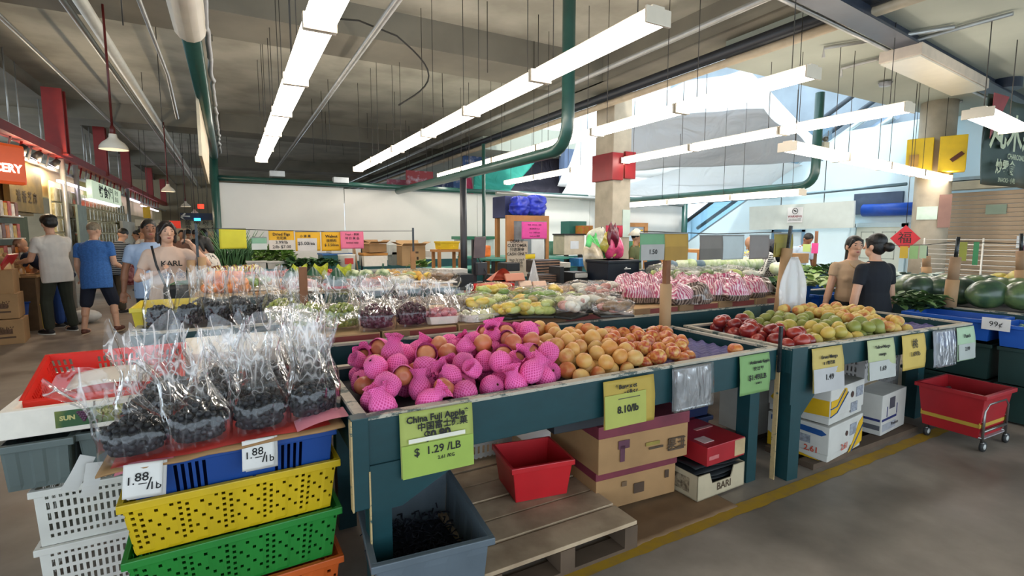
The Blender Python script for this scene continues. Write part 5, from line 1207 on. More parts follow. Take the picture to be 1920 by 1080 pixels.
def place(name, me, label, cat, group, px, py, Z, dz=0):
    p = at(px, py, Z=Z); o = link(name, me); o.location = (p.x, p.y, Z+dz); o.rotation_euler = (RND.uniform(-.3, .3), RND.uniform(-.3, .3), RND.uniform(0, 6)); return tag(o, label, cat, group)
ZT = 1.0
ol = []
for r_ in range(3):
    for i in range(9-r_):
        ol.append(place('orange', org, 'orange in the bagged heap nearest the paper tubes, %s layer' % ['bottom', 'middle', 'top'][r_], 'orange', 'oranges near the paper tubes', 387+r_*5+9.3*i+RND.uniform(-2, 2), 541-r_*1+RND.uniform(-3, 0), ZT+.04, r_*.055))
rank(ol, ['in the bottom layer', 'in the middle layer', 'in the top layer'], 'orange of the bagged heap', 'the paper tubes', by=lambda o: o.location.z)
for i in range(13): place('orange', yor, ORDW[i]+' yellow orange of the long row from the melons', 'orange', 'yellow oranges in a row', 722+5.6*i, 521-RND.choice((0, 4)), ZT+.045, RND.choice((0, .04)))
for i in range(5): place('orange', org, ORDW[i]+' orange of the short row behind the cut melons', 'orange', 'oranges beside the melons', 693+6*i, 521, ZT+.045)
# wrapped dark green melons on red trays, cut melons
dg = mat('dark_green_melon_skin', '#1f4a34', .35, v=.2, s=14, coat=.3); rtray = mat('red_tray', '#b5202a', .35, v=.06)
for i, (px, py) in enumerate(((552, 540), (592, 538), (636, 540))):
    p = at(px, py, Z=ZT); t = thing('wrapped_melon', ['first', 'second', 'third'][i]+' dark green pointed melon wrapped in yellow net on a red tray', 'melon', p, 0, 'wrapped green melons')
    B().ab((-.13, -.1, 0), (.13, .1, .025), bev=.008).build('tray', rtray, t)
    B().lathe([(.07, .02), (.1, .06), (.09, .11), (.05, .17), (.012, .21), (0, .215)], 16, c=(-.02, 0, 0)).build('melon', dg, t)
    b = B(); b.grid(lambda u, v: Vector((.02+.1*cos(u*pi*1.2-.3)*(1-.3*v), .02+.05*sin(u*pi), .06+.17*v+.02*sin(u*9)))+Vector((.05*v, .02*sin(u*7), 0)), 14, 8); b.build('yellow_net', mat('yellow_net', '#c5c83a', .5, v=.25, s=40, b=.5, bs=60), t)
for i, (px, py) in enumerate(((662, 537), (687, 537), (718, 535))):
    p = at(px, py, Z=ZT); t = thing('cut_melon', ['first', 'second', 'third'][i]+' film wrapped cut melon with a green top', 'melon', p, 0, 'cut melons on red trays')
    B().ab((-.1, -.08, 0), (.1, .08, .02), bev=.006).build('tray', rtray, t)
    B().lathe([(.06, .02), (.088, .05), (.088, .09)], 16).build('rind', mat('melon_rind', '#b5794a', .5, v=.2, s=20), t)
    B().lathe([(.088, .09), (.085, .13), (.06, .17), (.0, .185)], 16, cap=False).build('green_top', mat('green_label_top', '#4a7a3a', .4, v=.4, s=20, h2='#c9d0a9'), t)
    if i == 2: B().tube([(0, 0, .17), (.01, 0, .24)], .012, 6).build('stem', dg, t)
# clamshells of tomatoes / strawberries
tom = ramp_mat('tomato_red', ['#b8392a', '#cf5a3c', '#a52f24'], .35, 40)
for i, (px, py) in enumerate(((503, 522), (524, 520), (548, 517), (612, 517), (640, 514), (470, 524))):
    p = at(px, py, Z=ZT+.03); t = thing('clamshell', ['first', 'second', 'third', 'fourth', 'fifth', 'sixth'][i]+' clear clamshell of small red tomatoes', 'clamshell', p, 0, 'clamshells of tomatoes')
    b = B(); r2 = random.Random(i)
    for q in mound(.17, .13, .075, .017, r2, 24): b.sph(q, .018, 7, 5)
    b.ab((-.06, -.045, .005), (.06, .045, .05)); stuff(b.build('tomatoes', tom, t)); B().ab((-.09, -.07, 0), (.09, .07, .085), bev=.012).build('clear_box', pet, t)
crate('plastic_crate', 'orange slotted crate under the tomato clamshells', at(518, 536, Z=.975), 0, .36, .3, .07, plastic('#d9932a'), slots, 40, 7, rim=.01)
# long bags of mixed corn at the back left
cm = stripes('mixed_corn', '#7a2f3a', '#c9bd5a', 9)
for i in range(6):
    p = at(392+17*i, 519-1.2*i, Z=ZT+.02); blob_bag('corn_bag', '%s long bag of mixed coloured corn' % ['first', 'second', 'third', 'fourth', 'fifth', 'sixth'][i], 'bag of corn', p, .2, .26, .2, .12, cm, i*3.1, 'bags of mixed corn')
for i, (px, py, kind) in enumerate(((470, 541, 'white'), (488, 543, 'green'), (570, 545, 'pink'), (700, 543, 'pink'), (745, 540, 'white'), (765, 528, 'lime'), (790, 528, 'yellow'), (745, 528, 'white'), (830, 530, 'brown'))):
    veg_bag('%s bag on the third row, place %s' % (kind, ['by the oranges', 'under the wooden stake', 'under the first melon', 'below the cut melons', 'before the yellow oranges', 'of greens at the far corner', 'of yellow fruit at the corner', 'behind the foam trays', 'near the white cartons'][i]), at(px, py, Z=ZT), 0, kind, None, .3, .2, .12, 90+i, 'bags on the third row', 'foam')
# sheets of clear film lying over the rear of the grape cartons
for i, (px, py, w, d) in enumerate(((640, 575, .9, .5), (760, 565, .7, .5), (850, 560, .5, .4))):
    p = at(px, py, Z=1.08); o = tag(B().grid(lambda u, v: Vector(((u-.5)*w, (v-.5)*d, .05*noise.noise(Vector((u*4+i*7, v*4, 0)))+.02*noise.noise(Vector((u*11, v*11, i)))-.25*max(0, abs(v-.5)-.3))), 30, 20).build('film_sheet', film('film_sheet_mat', '#ffffff', .10, .22, 14, .9)), ['wide clear film draped behind the green grapes', 'clear film draped behind the red grapes', 'clear film draped before the black register'][i], 'plastic film'); o.location = p
# paper tubes and posts carrying the far wire
for i, (px, y0, X0) in enumerate(((366, 560, 0), (376, 553, 0))):
    p = at(px, 545, Z=.97)
t = thing('tube_post', 'pair of paper tubes by the woman on the phone', 'post', at(368, 545, Z=.95)); 
for dx, h in ((-.03, .33), (.07, .36)): B().lathe([(.04, -.05), (.04, h)], 14, c=(dx, .03*dx, 0)).build('paper_tube', tubep, t)
B().ab((.02, .03, .2), (.045, .05, .72)).build('dark_bar', MATS['slotted_steel'], t)
t = thing('tube_post', 'wooden stake with a steel bar at the end of the far wire', 'post', at(775, 520, Z=.98)); B().ab((-.03, -.02, -.02), (.03, .02, .4)).build('stake', mat('pale_stick', '#a5794e', .7), t); B().ab((-.012, -.03, .35), (.012, -.02, .66)).build('steel_bar', MATS['slotted_steel'], t)
a, b2 = at(372, 428, Y=6.6), at(773, 433, Y=6.9)
tag(B().tube([a, (a+b2)/2-Vector((0, 0, .02)), b2], .004, 5).build('sign_wire', darkc), 'long wire carrying yellow and pink sheets before the white wall', 'wire')
Yf = 6.75
hung('large crinkled yellow sheet on the far wire', 410, 463, 428, 466, Yf, '#d3c832')
hung('small green and white sheet on the far wire', 471, 501, 445, 468, Yf, '#7fa98a', ((0, 1, .5, 1, '#c5c9bf'),))
hung('yellow sheet reading Dried Figs with a white lower half', 503, 552, 432, 468, Yf, '#e0a81c', ((0, 1, .5, 1, '#cfc3b4'),), lambda w, h: (('Dried Figs', h*.2, 0, -h*.2, .001), ('无花果', h*.16, 0, -h*.4, .0004), ('3.99/lb', h*.22, 0, -h*.62, .0005), ('2/lb $7.00', h*.22, 0, -h*.85, .0005)))
hung('yellow sheet with a pasted white price paper', 553, 601, 434, 470, Yf, '#e2a91e', ((.08, .86, .35, 1, '#cdc4bb'),), lambda w, h: (('小 南 果', h*.15, -.03, -h*.25, .0006), ('$5.00/ea', h*.24, -.02, -h*.62, .0005)))
hung('plain yellow sheet reading Walnut', 602, 640, 434, 470, Yf+.01, '#e0a512', (), lambda w, h: (('Walnut', h*.2, 0, -h*.25, .001), ('核桃肉', h*.17, 0, -h*.48, .0004), ('$ 3.50/ea', h*.19, 0, -h*.7, .0004)))
hung('bright pink sheet at the end of the far wire', 638, 682, 433, 466, Yf-.02, '#e5708c', (), lambda w, h: (('Fresh - 新鲜', h*.15, 0, -h*.2, .0003), ('特 价 果 品', h*.16, 0, -h*.42, .0003), ('limited daily', h*.14, 0, -h*.66, .0002)))
# ================================================================== BACK OF THE HALL: counter, bins, boxes
def bx(name, label, cat, px0, py0, px1, py1, Y, depth, m, bev=.008, group=None):
    """upright box whose front spans a pixel rectangle of the real plane at Y"""
    a, b = at(px0, py1, Y=Y), at(px1, py0, Y=Y)
    t = thing(name, label, cat, ((a.x+b.x)/2, Y+depth/2, a.z), 0, group)
    w, h = b.x-a.x, b.z-a.z
    B().ab((-w/2, -depth/2, 0), (w/2, depth/2, h), bev=bev).build('body', m, t)
    t['w'], t['h'], t['d'] = w, h, depth
    return t
def dims(t): return t['w'], t['h'], t['d']
tealb = mat('teal_cabinet', '#1c5a5c', .5, v=.12, s=3)
# low counters that carry things
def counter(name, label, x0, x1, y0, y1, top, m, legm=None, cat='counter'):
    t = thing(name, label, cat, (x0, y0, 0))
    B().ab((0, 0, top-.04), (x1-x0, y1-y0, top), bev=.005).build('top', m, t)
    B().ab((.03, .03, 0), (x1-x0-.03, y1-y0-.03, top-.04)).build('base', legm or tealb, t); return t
grcount = mat('grey_counter', '#8a908c', .45, v=.08); blackm = mat('matt_black', '#1e2023', .5, v=.15); 
p0, p1 = at(410, 505, Y=9.2), at(690, 505, Y=9.2)
counter('back_counter', 'teal back counter before the white wall under leafy bunches', p0.x-.3, p1.x, 9.0, 10.4, .86, tealb)
p2 = at(835, 505, Y=9.2); counter('back_counter', 'grey counter holding the foam box and open carton', p1.x+.05, p2.x, 9.0, 10.3, .86, grcount, mat('dark_counter_base', '#2c3c3c', .6))
p3, p4 = at(830, 545, Y=6.2), at(1250, 530, Y=6.2)
counter('till_counter', 'dark till counter crowded with trays before the square column', 2.55, 5.6, 5.7, 7.3, .80, mat('dark_counter_top', '#3a3c3c', .4, v=.2), mat('dark_counter_base', '#2c3c3c', .6))
counter('back_counter', 'low pale counter along the back wall behind the till', 3.9, 9.0, 10.3, 11.4, .8, mat('green_counter_top', '#3f8f7c', .5, v=.15))
# leafy bunches
def leafm(n, a, b_, r=.5): return mat(n, a, r, v=.25, s=6, h2=b_, lo=.3, hi=.7)
lg1, lg2, lg3 = leafm('leaf_mid', '#4c7a2e', '#86a850'), leafm('leaf_dark', '#27482a', '#4f7a46'), leafm('leaf_light', '#8fb35c', '#c6d696')
def bunch(name, label, cat, p, w, d, h, m, n, ll=.14, lw=.05, seed=0, upright=.3, group=None):
    t = thing(name, label, cat, p, 0, group); b = B(); rn = random.Random(seed)
    for i in range(n):
        x, y = rn.uniform(-.5, .5)*w, rn.uniform(-.5, .5)*d; z = h*rn.uniform(.1, .85)*(1-.5*abs(x/w)*2*abs(x/w)*2)
        az = rn.uniform(0, 6.28); el = rn.uniform(upright-.4, upright+.5); l = ll*rn.uniform(.7, 1.25); q = lw*rn.uniform(.7, 1.2); cv = rn.uniform(.2, .9)
        u = Vector((cos(az)*cos(el), sin(az)*cos(el), sin(el))); s_ = Vector((-sin(az), cos(az), 0)); nn = u.cross(s_)
        def fn(a, c): 
            wd = q*(sin(pi*min(.97, c*.9+.1))**.8)*(a-.5)*2
            return Vector((x, y, z))+u*l*c+s_*wd+Vector((0, 0, -1))*l*cv*c*c*.6+nn*abs(a-.5)*q*.6
        b.grid(fn, 2, 4)
    stuff(b.build('leaves', m, t)); return t
p = at(440, 503, Y=9.2); t = thing('scallion_bunch', 'tall upright bunch of green onions before the white wall', 'green onions', p); b = B(); rn = random.Random(9)
for i in range(150):
    x, y = rn.uniform(-.28, .3), rn.uniform(-.15, .15); l = rn.uniform(.32, .62); dx = rn.uniform(-.2, .25)
    b.tube([(x*.7, y, 0), (x*.85+dx*.3, y, l*.6), (x+dx, y, l)], [.012, .009, .003], 4)
stuff(b.build('stalks', leafm('scallion_green', '#3f6a44', '#6d9a62'), t))
def wcrate(label, px0, px1, py, Y): 
    a, b_ = at(px0, py, Y=Y), at(px1, py, Y=Y); return crate('vented_crate', label, ((a.x+b_.x)/2, Y, a.z), 0, b_.x-a.x, .5, .13, Wp, slots, 30, 7, rim=.012)
wcrate('low white crate under the green onions', 462, 498, 503, 9.2); wcrate('low white crate under the parsley', 500, 538, 503, 9.2)
bunch('parsley_heap', 'bushy heap of leafy parsley on the low white crate', 'parsley', at(513, 495, Y=9.15), .62, .4, .34, lg1, 420, .1, .03, 3, .7)
bunch('greens_heap', 'flat heap of dark leaves in a black tub', 'greens', at(583, 502, Y=8.9), .75, .4, .16, lg2, 160, .16, .04, 4, .35)
bx('black_tub', 'shallow black tub under the dark leaves', 'tub', 545, 498, 618, 520, 8.7, .5, blackm)
t = bx('teal_cabinet', 'teal cabinet with a blue top before the wall', 'cabinet', 607, 478, 664, 520, 9.6, .6, tealb); w, h, d = dims(t)
B().ab((-w/2-.01, -d/2-.01, h), (w/2+.01, d/2+.01, h+.03)).build('blue_top', mat('blue_edge', '#2b5f9a', .5), t); B().ab((-w/2+.15, -d/2, h+.03), (w/2-.1, d/2, h+.22), bev=.01).build('white_carton', white_c, t)
t = thing('white_pail', 'tall white pail with a red label', 'pail', at(651, 512, Y=9.0)); B().lathe([(.13, -.1), (.145, .3), (.15, .32)], 18).build('body', mat('white_pail_plastic', '#d5d2c8', .4, v=.04), t)
B().ab((-.06, -.148, .16), (.08, -.13, .26)).build('red_label', mat('red_label', '#c03a30', .5), t)
for k, (px, a_) in enumerate(((664, .2), (672, -.1), (679, .25))):
    p = at(px, 515, Y=9.4); o = tag(B().tube([(p.x, p.y, .8), (p.x+a_*.25, p.y+.25, 1.52)], .016, 6).build('broom_stick', [wood, tubep, blackm][k]), ['wooden', 'paper wrapped', 'black'][k]+' stick leaning beside the white pail', 'stick')
# foam box with cartons, open carton, yellow basket rack
t = bx('foam_box', 'white foam box with an orange rim on the grey counter', 'foam box', 683, 479, 726, 500, 9.3, .42, foam); w, h, d = dims(t); B().ab((-w/2-.012, -d/2-.012, h), (w/2+.012, d/2+.012, h+.05), bev=.01).build('orange_rim', mat('orange_rim', '#c98a3e', .6), t)
p = at(702, 476, Y=9.4); p.z += .03; carton('open_carton', 'brown carton with raised flaps on the foam box', p, .2, .34, .3, .15, card, open_=2)
t = at(771, 497, Y=9.3); carton('open_carton', 'large tan carton with open flaps on the grey counter', t, -.05, .44, .4, .36, tanc, None, (('f', .35, .3, .42, .45, '#3a2c20'), ('f', .62, .3, .7, .45, '#3a2c20'), ('f', .4, .62, .7, .72, '#5a4634')), open_=2)
for k, (px0, px1, py0, py1) in enumerate(((729, 752, 458, 478), (735, 748, 472, 498), (800, 812, 470, 482))): bx('stacked_container', ['clear pails stacked behind the tan carton', 'grey bin under the clear pails', 'small white box beside the tan carton'][k], 'container', px0, py0, px1, py1, 9.9, .3, [mat('cloudy_plastic', '#c5cbc8', .3), grcount, white_c][k])
rk = thing('wood_rack', 'small wooden rack holding a yellow basket', 'rack', at(838, 500, Y=8.6)); 
for x in (-.2, .2):
    for y in (-.15, .15): B().ab((x-.025, y-.025, -rk.location.z), (x+.025, y+.025, .3)).build('leg', mat('raw_wood', '#b07a46', .7, v=.12), rk)
B().ab((-.25, -.18, .27), (.25, .18, .31)).build('shelf', MATS['raw_wood'], rk)
p = at(838, 467, Y=8.6); crate('plastic_crate', 'yellow basket on the small wooden rack', p, 0, .36, .28, .14, plastic('#d9b71c'), slots, 24, 6, rim=.01)
for k, (px0, px1) in enumerate(((821, 848), (849, 877))): bx('small_carton', ['nearer white carton of a pair on the dark counter', 'second white carton beside the black till'][k], 'box', px0, 504, px1, 521, 6.6, .3, white_c)
bunch('greens_heap', 'small leafy bunch beside the pale stake', 'greens', at(788, 503, Y=7.2), .2, .2, .12, lg1, 60, .09, .03, 8, .6)
t = bx('white_tub', 'green rimmed white tub behind the black till', 'tub', 866, 449, 926, 478, 9.5, .4, mat('white_tub', '#d9dedb', .4)); w, h, d = dims(t)
for x in (-w/2+.05, w/2-.05): B().ab((x-.03, -.05, -t.location.z), (x+.03, .05, 0)).build('stand_leg', MATS['raw_wood'], t)
bx('green_rim_box', 'green lid on the white tub', 'lid', 864, 443, 928, 449, 9.45, .5, mat('green_lid', '#2f7a5c', .4))
# till post, screens
t = thing('till_display', 'black till post with a screen and cables', 'till', at(893, 540, Y=5.9))
B().ab((-.09, -.07, 0), (.12, .1, .08), bev=.01).build('base', blackm, t); B().ab((-.05, -.02, .05), (.0, .03, .62)).build('post', blackm, t)
B().box((.03, -.05, .52), (.17, .03, .27), rot=Euler((.1, 0, .25)), bev=.005).build('screen', mat('grey_screen', '#6a6062', .25, v=.1), t); B().box((.05, -.05, .25), (.15, .06, .16), rz=.2, bev=.008).build('card_reader', mat('charcoal', '#3a3d42', .35), t)
B().tube([(.02, .0, .4), (.1, -.1, .2), (.03, -.1, .02)], .008, 5).build('cable', blackm, t)
bx('black_box', 'squat black box left of the till post', 'box', 863, 514, 888, 545, 5.6, .3, blackm)
t = bx('red_gift_box', 'bright red box with gold print at the counter front', 'box', 888, 531, 965, 556, 5.62, .3, mat('bright_red_card', '#cf2118', .35, v=.06)); w, h, d = dims(t); B().ab((-w/2+.06, -d/2-.002, h*.3), (-w/2+.13, -d/2-.001, h*.75)).build('gold_print', mat('gold_print', '#c99a3a', .4), t)
# wood frame with posters, tarp bundle
fr = thing('poster_stand', 'raw wooden frame with handwritten poster beside the blue tarp', 'frame', at(949, 525, Y=7.9)); a = at(949, 525, Y=7.9); b_ = at(1028, 405, Y=7.9); w, h = b_.x-a.x, b_.z-a.z
for x0, x1, z0, z1 in ((0, .14, 0, h), (w-.06, w, 0, h), (.14, w-.06, h-.1, h)): B().ab((x0, -.03, z0), (x1, .03, z1)).build('board', MATS['raw_wood'], fr)
B().ab((.14, .0, .1), (w-.06, .02, h-.1)).build('dark_pane', mat('dull_pane', '#7d8788', .2, v=.2), fr)
B().ab((.0, -.036, .05), (.42, -.032, h*.6)).build('poster', paper('#cdbfa9'), fr)
text(fr, 'DEAR IT\nCUSTOMER\n只收現金\nCASH ONLY', (.2, -.04, h*.5), .075, INK, bold=.001); text(fr, 'bags 5¢ each\n請勿試食\n多謝合作', (.2, -.04, h*.26), .06, INK)
hung('hot pink handwritten poster hanging before the wooden frame', 978, 1025, 415, 448, 7.5, '#e04a9a', (), lambda w, h: (('\n'.join(['特價 · SPECIAL · 新鮮']*1), h*.1, 0, -h*.2, .0), ('每日新到 fresh', h*.11, 0, -h*.42, .0), ('fruit · 水果 daily', h*.11, 0, -h*.64, .0), ('thank you 謝謝', h*.11, 0, -h*.84, .0)))
hung('white paper below the pink poster', 996, 1020, 448, 490, 7.45, '#cdd0cf')
hung('small yellow tag above the white bag', 985, 1003, 476, 485, 6.8, '#e0c020', cat if False else ())
sh2 = bx('dark_shelf', 'dark shelf holding a bundled blue tarp above the frame', 'shelf', 947, 370, 1022, 408, 8.2, .5, mat('slate_shelf', '#39406a', .6)); w, h, d = dims(sh2)
blu = mat('blue_tarp', '#2a3ab0', .4, v=.35, s=6, b=.7, bs=8)
for x in (-w/2+.05, w/2-.05): B().ab((x-.03, .1, -at(983, 408, Y=8.2).z), (x+.03, .2, 0)).build('post', MATS['raw_wood'], sh2)
t = thing('blue_tarp', 'bundled blue tarp tied up over the wooden frame', 'tarp', at(983, 405, Y=8.1)); 
for k, (x, z, w_, h_) in enumerate(((-.15, .17, .36, .36), (.17, .19, .40, .38))):
    def fn(u, v, x=x, z=z, w_=w_, h_=h_, k=k):
        a = 2*pi*u; e = (1-(2*v-1)**4)**.5 if 0 < v < 1 else 0
        f = noise.noise(Vector((cos(a)*2+k*9, sin(a)*2, v*5)))+.6*noise.noise(Vector((cos(a)*5, sin(a)*5+k, v*11)))
        return Vector((x+w_/2*cos(a)*(e+.05)*(1+.22*f), -.1+.14*sin(a)*(e+.05)*(1+.3*f), z+h_*(v-.5)*(1+.1*f)))
    b = B(); b.grid(fn, 40, 22); b.build('fold', blu, t)
# boxes on the back counter
t = bx('notice_box', 'cream box with a pasted notice behind the plastic bags', 'box', 1058, 441, 1096, 478, 8.3, .4, mat('cream_card', '#d3c6ae', .6)); w, h, d = dims(t); B().ab((-.1, -d/2-.003, h*.3), (.1, -d/2-.001, h*.7)).build('notice', paper('#dfe3e6'), t); B().ab((-w/2-.02, -d/2-.02, h), (w/2+.02, d/2, h+.03)).build('lid', blackm, t)
bx('green_crate', 'sea green crate of clear bottles behind the white bag', 'crate', 1018, 452, 1058, 480, 9.0, .4, mat('sea_green_plastic', '#6fae9c', .3, v=.3, s=8))
t = bx('teal_bin', 'dark teal bin on a tall stool behind the cream box', 'bin', 1068, 415, 1100, 441, 9.2, .35, mat('teal_bin', '#1f6a62', .4)); w, h, d = dims(t)
for x in (-w/2+.04, w/2-.04): B().ab((x-.03, -.05, -t.location.z), (x+.03, .05, 0)).build('stool_leg', blackm, t)
bx('blue_bag_crate', 'blue crate under the cream box', 'crate', 1085, 484, 1108, 500, 7.6, .3, mat('bag_blue', '#2a6fa8', .35, v=.3))
bx('colour_cartons', 'row of colourful packets beside the column', 'packets', 1094, 423, 1112, 441, 8.9, .3, mat('packet_yellow', '#d5b53a', .4, v=.4, s=20, h2='#c9583a'))
hung('red notice with white characters on the square column', 1136, 1167, 422, 445, 7.7, '#c0304a', (), lambda w, h: (('招 租', h*.4, 0, -h*.4, .001),))
tb = thing('trestle_table', 'tall trestle table carrying the cream box and the crates', 'table', (3.95, 7.9, 0)); B().ab((0, 0, 1.09), (1.75, 1.5, 1.13), bev=.004).build('top', mat('green_counter_top', '#3f8f7c'), tb)
for x in (.05, 1.65):
    for y in (.05, 1.4): B().ab((x, y, 0), (x+.05, y+.05, 1.09)).build('leg', blackm, tb)
d2 = struct(link('door_2', None)); a = at(1150, 490, Y=11.9); b_ = at(1214, 418, Y=11.9); d2.location = (a.x, 11.9, 0); w = b_.x-a.x; h = b_.z
for x0, x1, z0, z1 in ((0, .1, 0, h), (w-.12, w, 0, h), (.1, w-.12, h-.12, h)): B().ab((x0, -.03, z0), (x1, .08, z1)).build('door_frame', mat('raw_wood', '#b07a46'), d2)
B().ab((.1, .03, 0), (w-.12, .06, h-.12)).build('door_leaf', mat('pale_blue_door', '#c9d8e4', .5), d2)
hung('tall yellow notice beside the wooden doorway', 1187, 1204, 430, 484, 8.0, '#dcae1e', (), lambda w, h: (('營\n業\n時\n間', w*.4, 0, -h*.45, .0005),))
hung('green sheet hung behind the black bins', 1163, 1186, 452, 490, 8.3, '#3f8a68')
# hanging coloured plastic bags
for k, (px, py, w, h, c, rt) in enumerate(((1128, 452, .55, .34, '#c9c6b0', .5), (1115, 466, .34, .42, '#4fc060', -.3), (1140, 458, .36, .34, '#b3a044', .3), (1150, 462, .34, .36, '#d94a78', -.2), (1148, 440, .22, .34, '#6a2030', 0), (1112, 485, .4, .42, '#b5a68c', -.5))):
    p = at(px, py, Y=6.3-.03*k); M_ = mat('bag_'+c[1:], c, .25, v=.35, s=9, b=.6, bs=14, coat=.3)
    o = tag(B().grid(lambda u, v: Vector(((u-.5)*w*(.5+.6*sin(v*pi*.8)), .05*sin(u*9+k)*v-.08*sin(u*pi)*sin(v*pi), (.5-v)*h+.03*sin(u*7))), 18, 12).build('plastic_bag', M_), ['clear printed', 'bright green', 'olive', 'rose pink', 'dark maroon', 'brown paper'][k]+' bag hanging in the cluster before the column', 'plastic bag'); o.location = p; o.rotation_euler = (0, rt, 0); solid(o, .003)
tag(B().tube([at(1128, 425, Y=6.3), at(1128, 525, Y=6.3)], .012, 6).build('bag_pole', blackm), 'thin black pole carrying the hanging bags', 'pole')
# black bins on the right of the till
t = bx('black_bin', 'large near black plastic bin right of the hanging bags', 'bin', 1140, 487, 1200, 530, 5.6, .5, mat('navy_black_plastic', '#161d29', .35, v=.15), .02); w, h, d = dims(t)
B().ab((-w/2-.015, -d/2-.015, h-.04), (w/2+.015, d/2+.015, h), bev=.008).build('rim', MATS['navy_black_plastic'], t); B().ab((.0, -d/2-.003, h*.58), (.12, -d/2-.001, h*.62)).build('white_emblem', MATS['white_print'], t); B().ab((.02, -d/2-.003, h*.64), (.05, -d/2-.001, h*.68)).build('white_emblem', MATS['white_print'], t)
t = thing('draped_sack', 'dark cloth draped over the end of the black bin', 'cloth', at(1218, 530, Y=5.5)); B().grid(lambda u, v: Vector((-.12+.34*u+.05*v, -.05*sin(u*9)*v-.1*sin(u*pi), .30*(1-v)+.03*sin(u*pi)-.04*v*0)), 16, 10).build('cloth', mat('dark_navy_cloth', '#121826', .7, v=.2), t)
# clutter of trays and stools on the till counter
tray_c = [('#e0b9a0', 'peach'), ('#e6c7ae', 'pale peach'), ('#c9856a', 'terracotta')]
for k, (px, py, w, c) in enumerate(((985, 541, .2, 1), (1012, 541, .22, 0), (965, 527, .3, 2))):
    p = at(px, py, Y=5.75); t = thing('plastic_tray', tray_c[c][1]+' plastic tray propped on the till counter', 'tray', p, .1); B().box((0, 0, .05), (w, .03, .11), rot=Euler((-.5, 0, 0)), bev=.012).build('tray_face', mat('tray_'+tray_c[c][0][1:], tray_c[c][0], .4, v=.05), t)
for k, (px0, py0, px1, py1, Y, m) in enumerate(((950, 493, 975, 509, 6.6, blackm), (1005, 487, 1050, 512, 6.5, mat('dark_stack', '#3b3330', .5, v=.3, s=20)), (1008, 514, 1050, 530, 6.1, MATS['dark_stack']), (1075, 510, 1103, 534, 6.0, blackm), (928, 515, 958, 533, 6.0, blackm), (1050, 500, 1058, 535, 6.0, blackm), (1056, 492, 1070, 502, 7, white_c))):
    t = bx('counter_box', ['black open tray before the wooden frame', 'stack of dark slatted trays behind the white bag', 'lower stack of dark trays on the till counter', 'black stool with a white seat on the counter', 'black scale body beside the red box', 'narrow black post on the till counter', 'small white carton among the dark trays'][k], 'tray' if k < 3 else 'box', px0, py0, px1, py1, Y, .3, m); w, h, d = dims(t)
    if k in (1, 2):
        for j in range(4): B().ab((-w/2-.004, -d/2-.006, h*(.1+.24*j)), (w/2+.004, -d/2, h*(.16+.24*j))).build('slat', mat('slat_tan', '#b0876a', .5), t)
    if k == 3: B().ab((-w*.4, -d/2-.02, h*.55), (w*.4, -d/2, h*.95), bev=.02).build('white_seat', white_c, t)
o = tag(B().grid(lambda u, v: Vector(((u-.5)*(.02+.16*v), -.04*sin(u*pi)*v, -.3*v)), 10, 8).build('white_bag', film('white_bag_film')), 'narrow white plastic bag hanging over the dark trays', 'plastic bag'); o.location = at(1001, 487, Y=6.0)
bx('orange_bag', 'crumpled orange bag behind the till', 'bag', 909, 460, 921, 482, 7.8, .2, mat('orange_bag', '#e2762a', .4, v=.2), .03)
t = thing('folded_paper', 'salmon and white papers curling beside the till', 'paper', at(940, 525, Y=5.9)); B().grid(lambda u, v: Vector(((u-.5)*.35, .1*sin(v*4), .16*v*sin(u*3.4))), 14, 8).build('sheet', mat('salmon_paper', '#d9785a', .5, v=.3, s=6), t)
carton('flat_box', 'flat brown carton before the pink striped bags', at(1100, 552, Z=.965)+Vector((0, .4, 0)), .3, .5, .3, .03, card, seam=False)
# ================================================================== ATRIUM TARP AND COLOURED THINGS ABOVE
def cloth_mat(name, h, tr=.5):
    M, N, L, P = nt(name); P.inputs['Base Color'].default_value = (*lin(h), 1); P.inputs['Roughness'].default_value = .8
    t_ = N.new('ShaderNodeBsdfTranslucent'); t_.inputs[0].default_value = (*lin(h), 1); mx = N.new('ShaderNodeMixShader'); mx.inputs[0].default_value = tr
    tc = N.new('ShaderNodeTexCoord'); no = N.new('ShaderNodeTexNoise'); no.inputs['Scale'].default_value = 1.6; no.inputs['Distortion'].default_value = 1.5; L.new(tc.outputs['Object'], no.inputs['Vector'])
    bu = N.new('ShaderNodeBump'); bu.inputs['Strength'].default_value = .6; bu.inputs['Distance'].default_value = .15; L.new(no.outputs[0], bu.inputs['Height']); L.new(bu.outputs[0], P.inputs['Normal'])
    L.new(P.outputs[0], mx.inputs[1]); L.new(t_.outputs[0], mx.inputs[2]); L.new(mx.outputs[0], N['Material Output'].inputs['Surface']); return M
tw, tg = cloth_mat('white_tarp', '#f4f6f6', .6), cloth_mat('grey_shade_cloth', '#c4c8cc', .35)
def spread(name, label, c, m, sag=.15, nu=26, nv=18, s0=0, cat='tarp'):
    P4 = [at(x, y, Y=Y) for x, y, Y in c]
    def fn(u, v):
        p = P4[0].lerp(P4[1], u).lerp(P4[3].lerp(P4[2], u), v)
        return p+Vector((0, 0, -sag*sin(pi*u)*sin(pi*v)+.12*noise.noise(Vector((u*4+s0, v*3, 0)))+.04*sin(v*9+u*3)))
    o = tag(B().grid(fn, nu, nv).build(name, m), label, cat); solid(o, .006); return o
spread('white_tarp', 'upper white tarp stretched under the open roof', ((1150, 200, 10.5), (1400, 128, 7.2), (1600, 330, 8.0), (1150, 330, 11.5)), tw, .1, s0=1)
spread('grey_shade_sheet', 'grey sheet added for the doubled, shaded middle of the white tarp', ((1140, 232, 9.6), (1432, 204, 6.9), (1545, 300, 7.3), (1150, 318, 9.8)), tg, .25, s0=5)  # extra grey sheet stands for the shade and double layer of the tarp
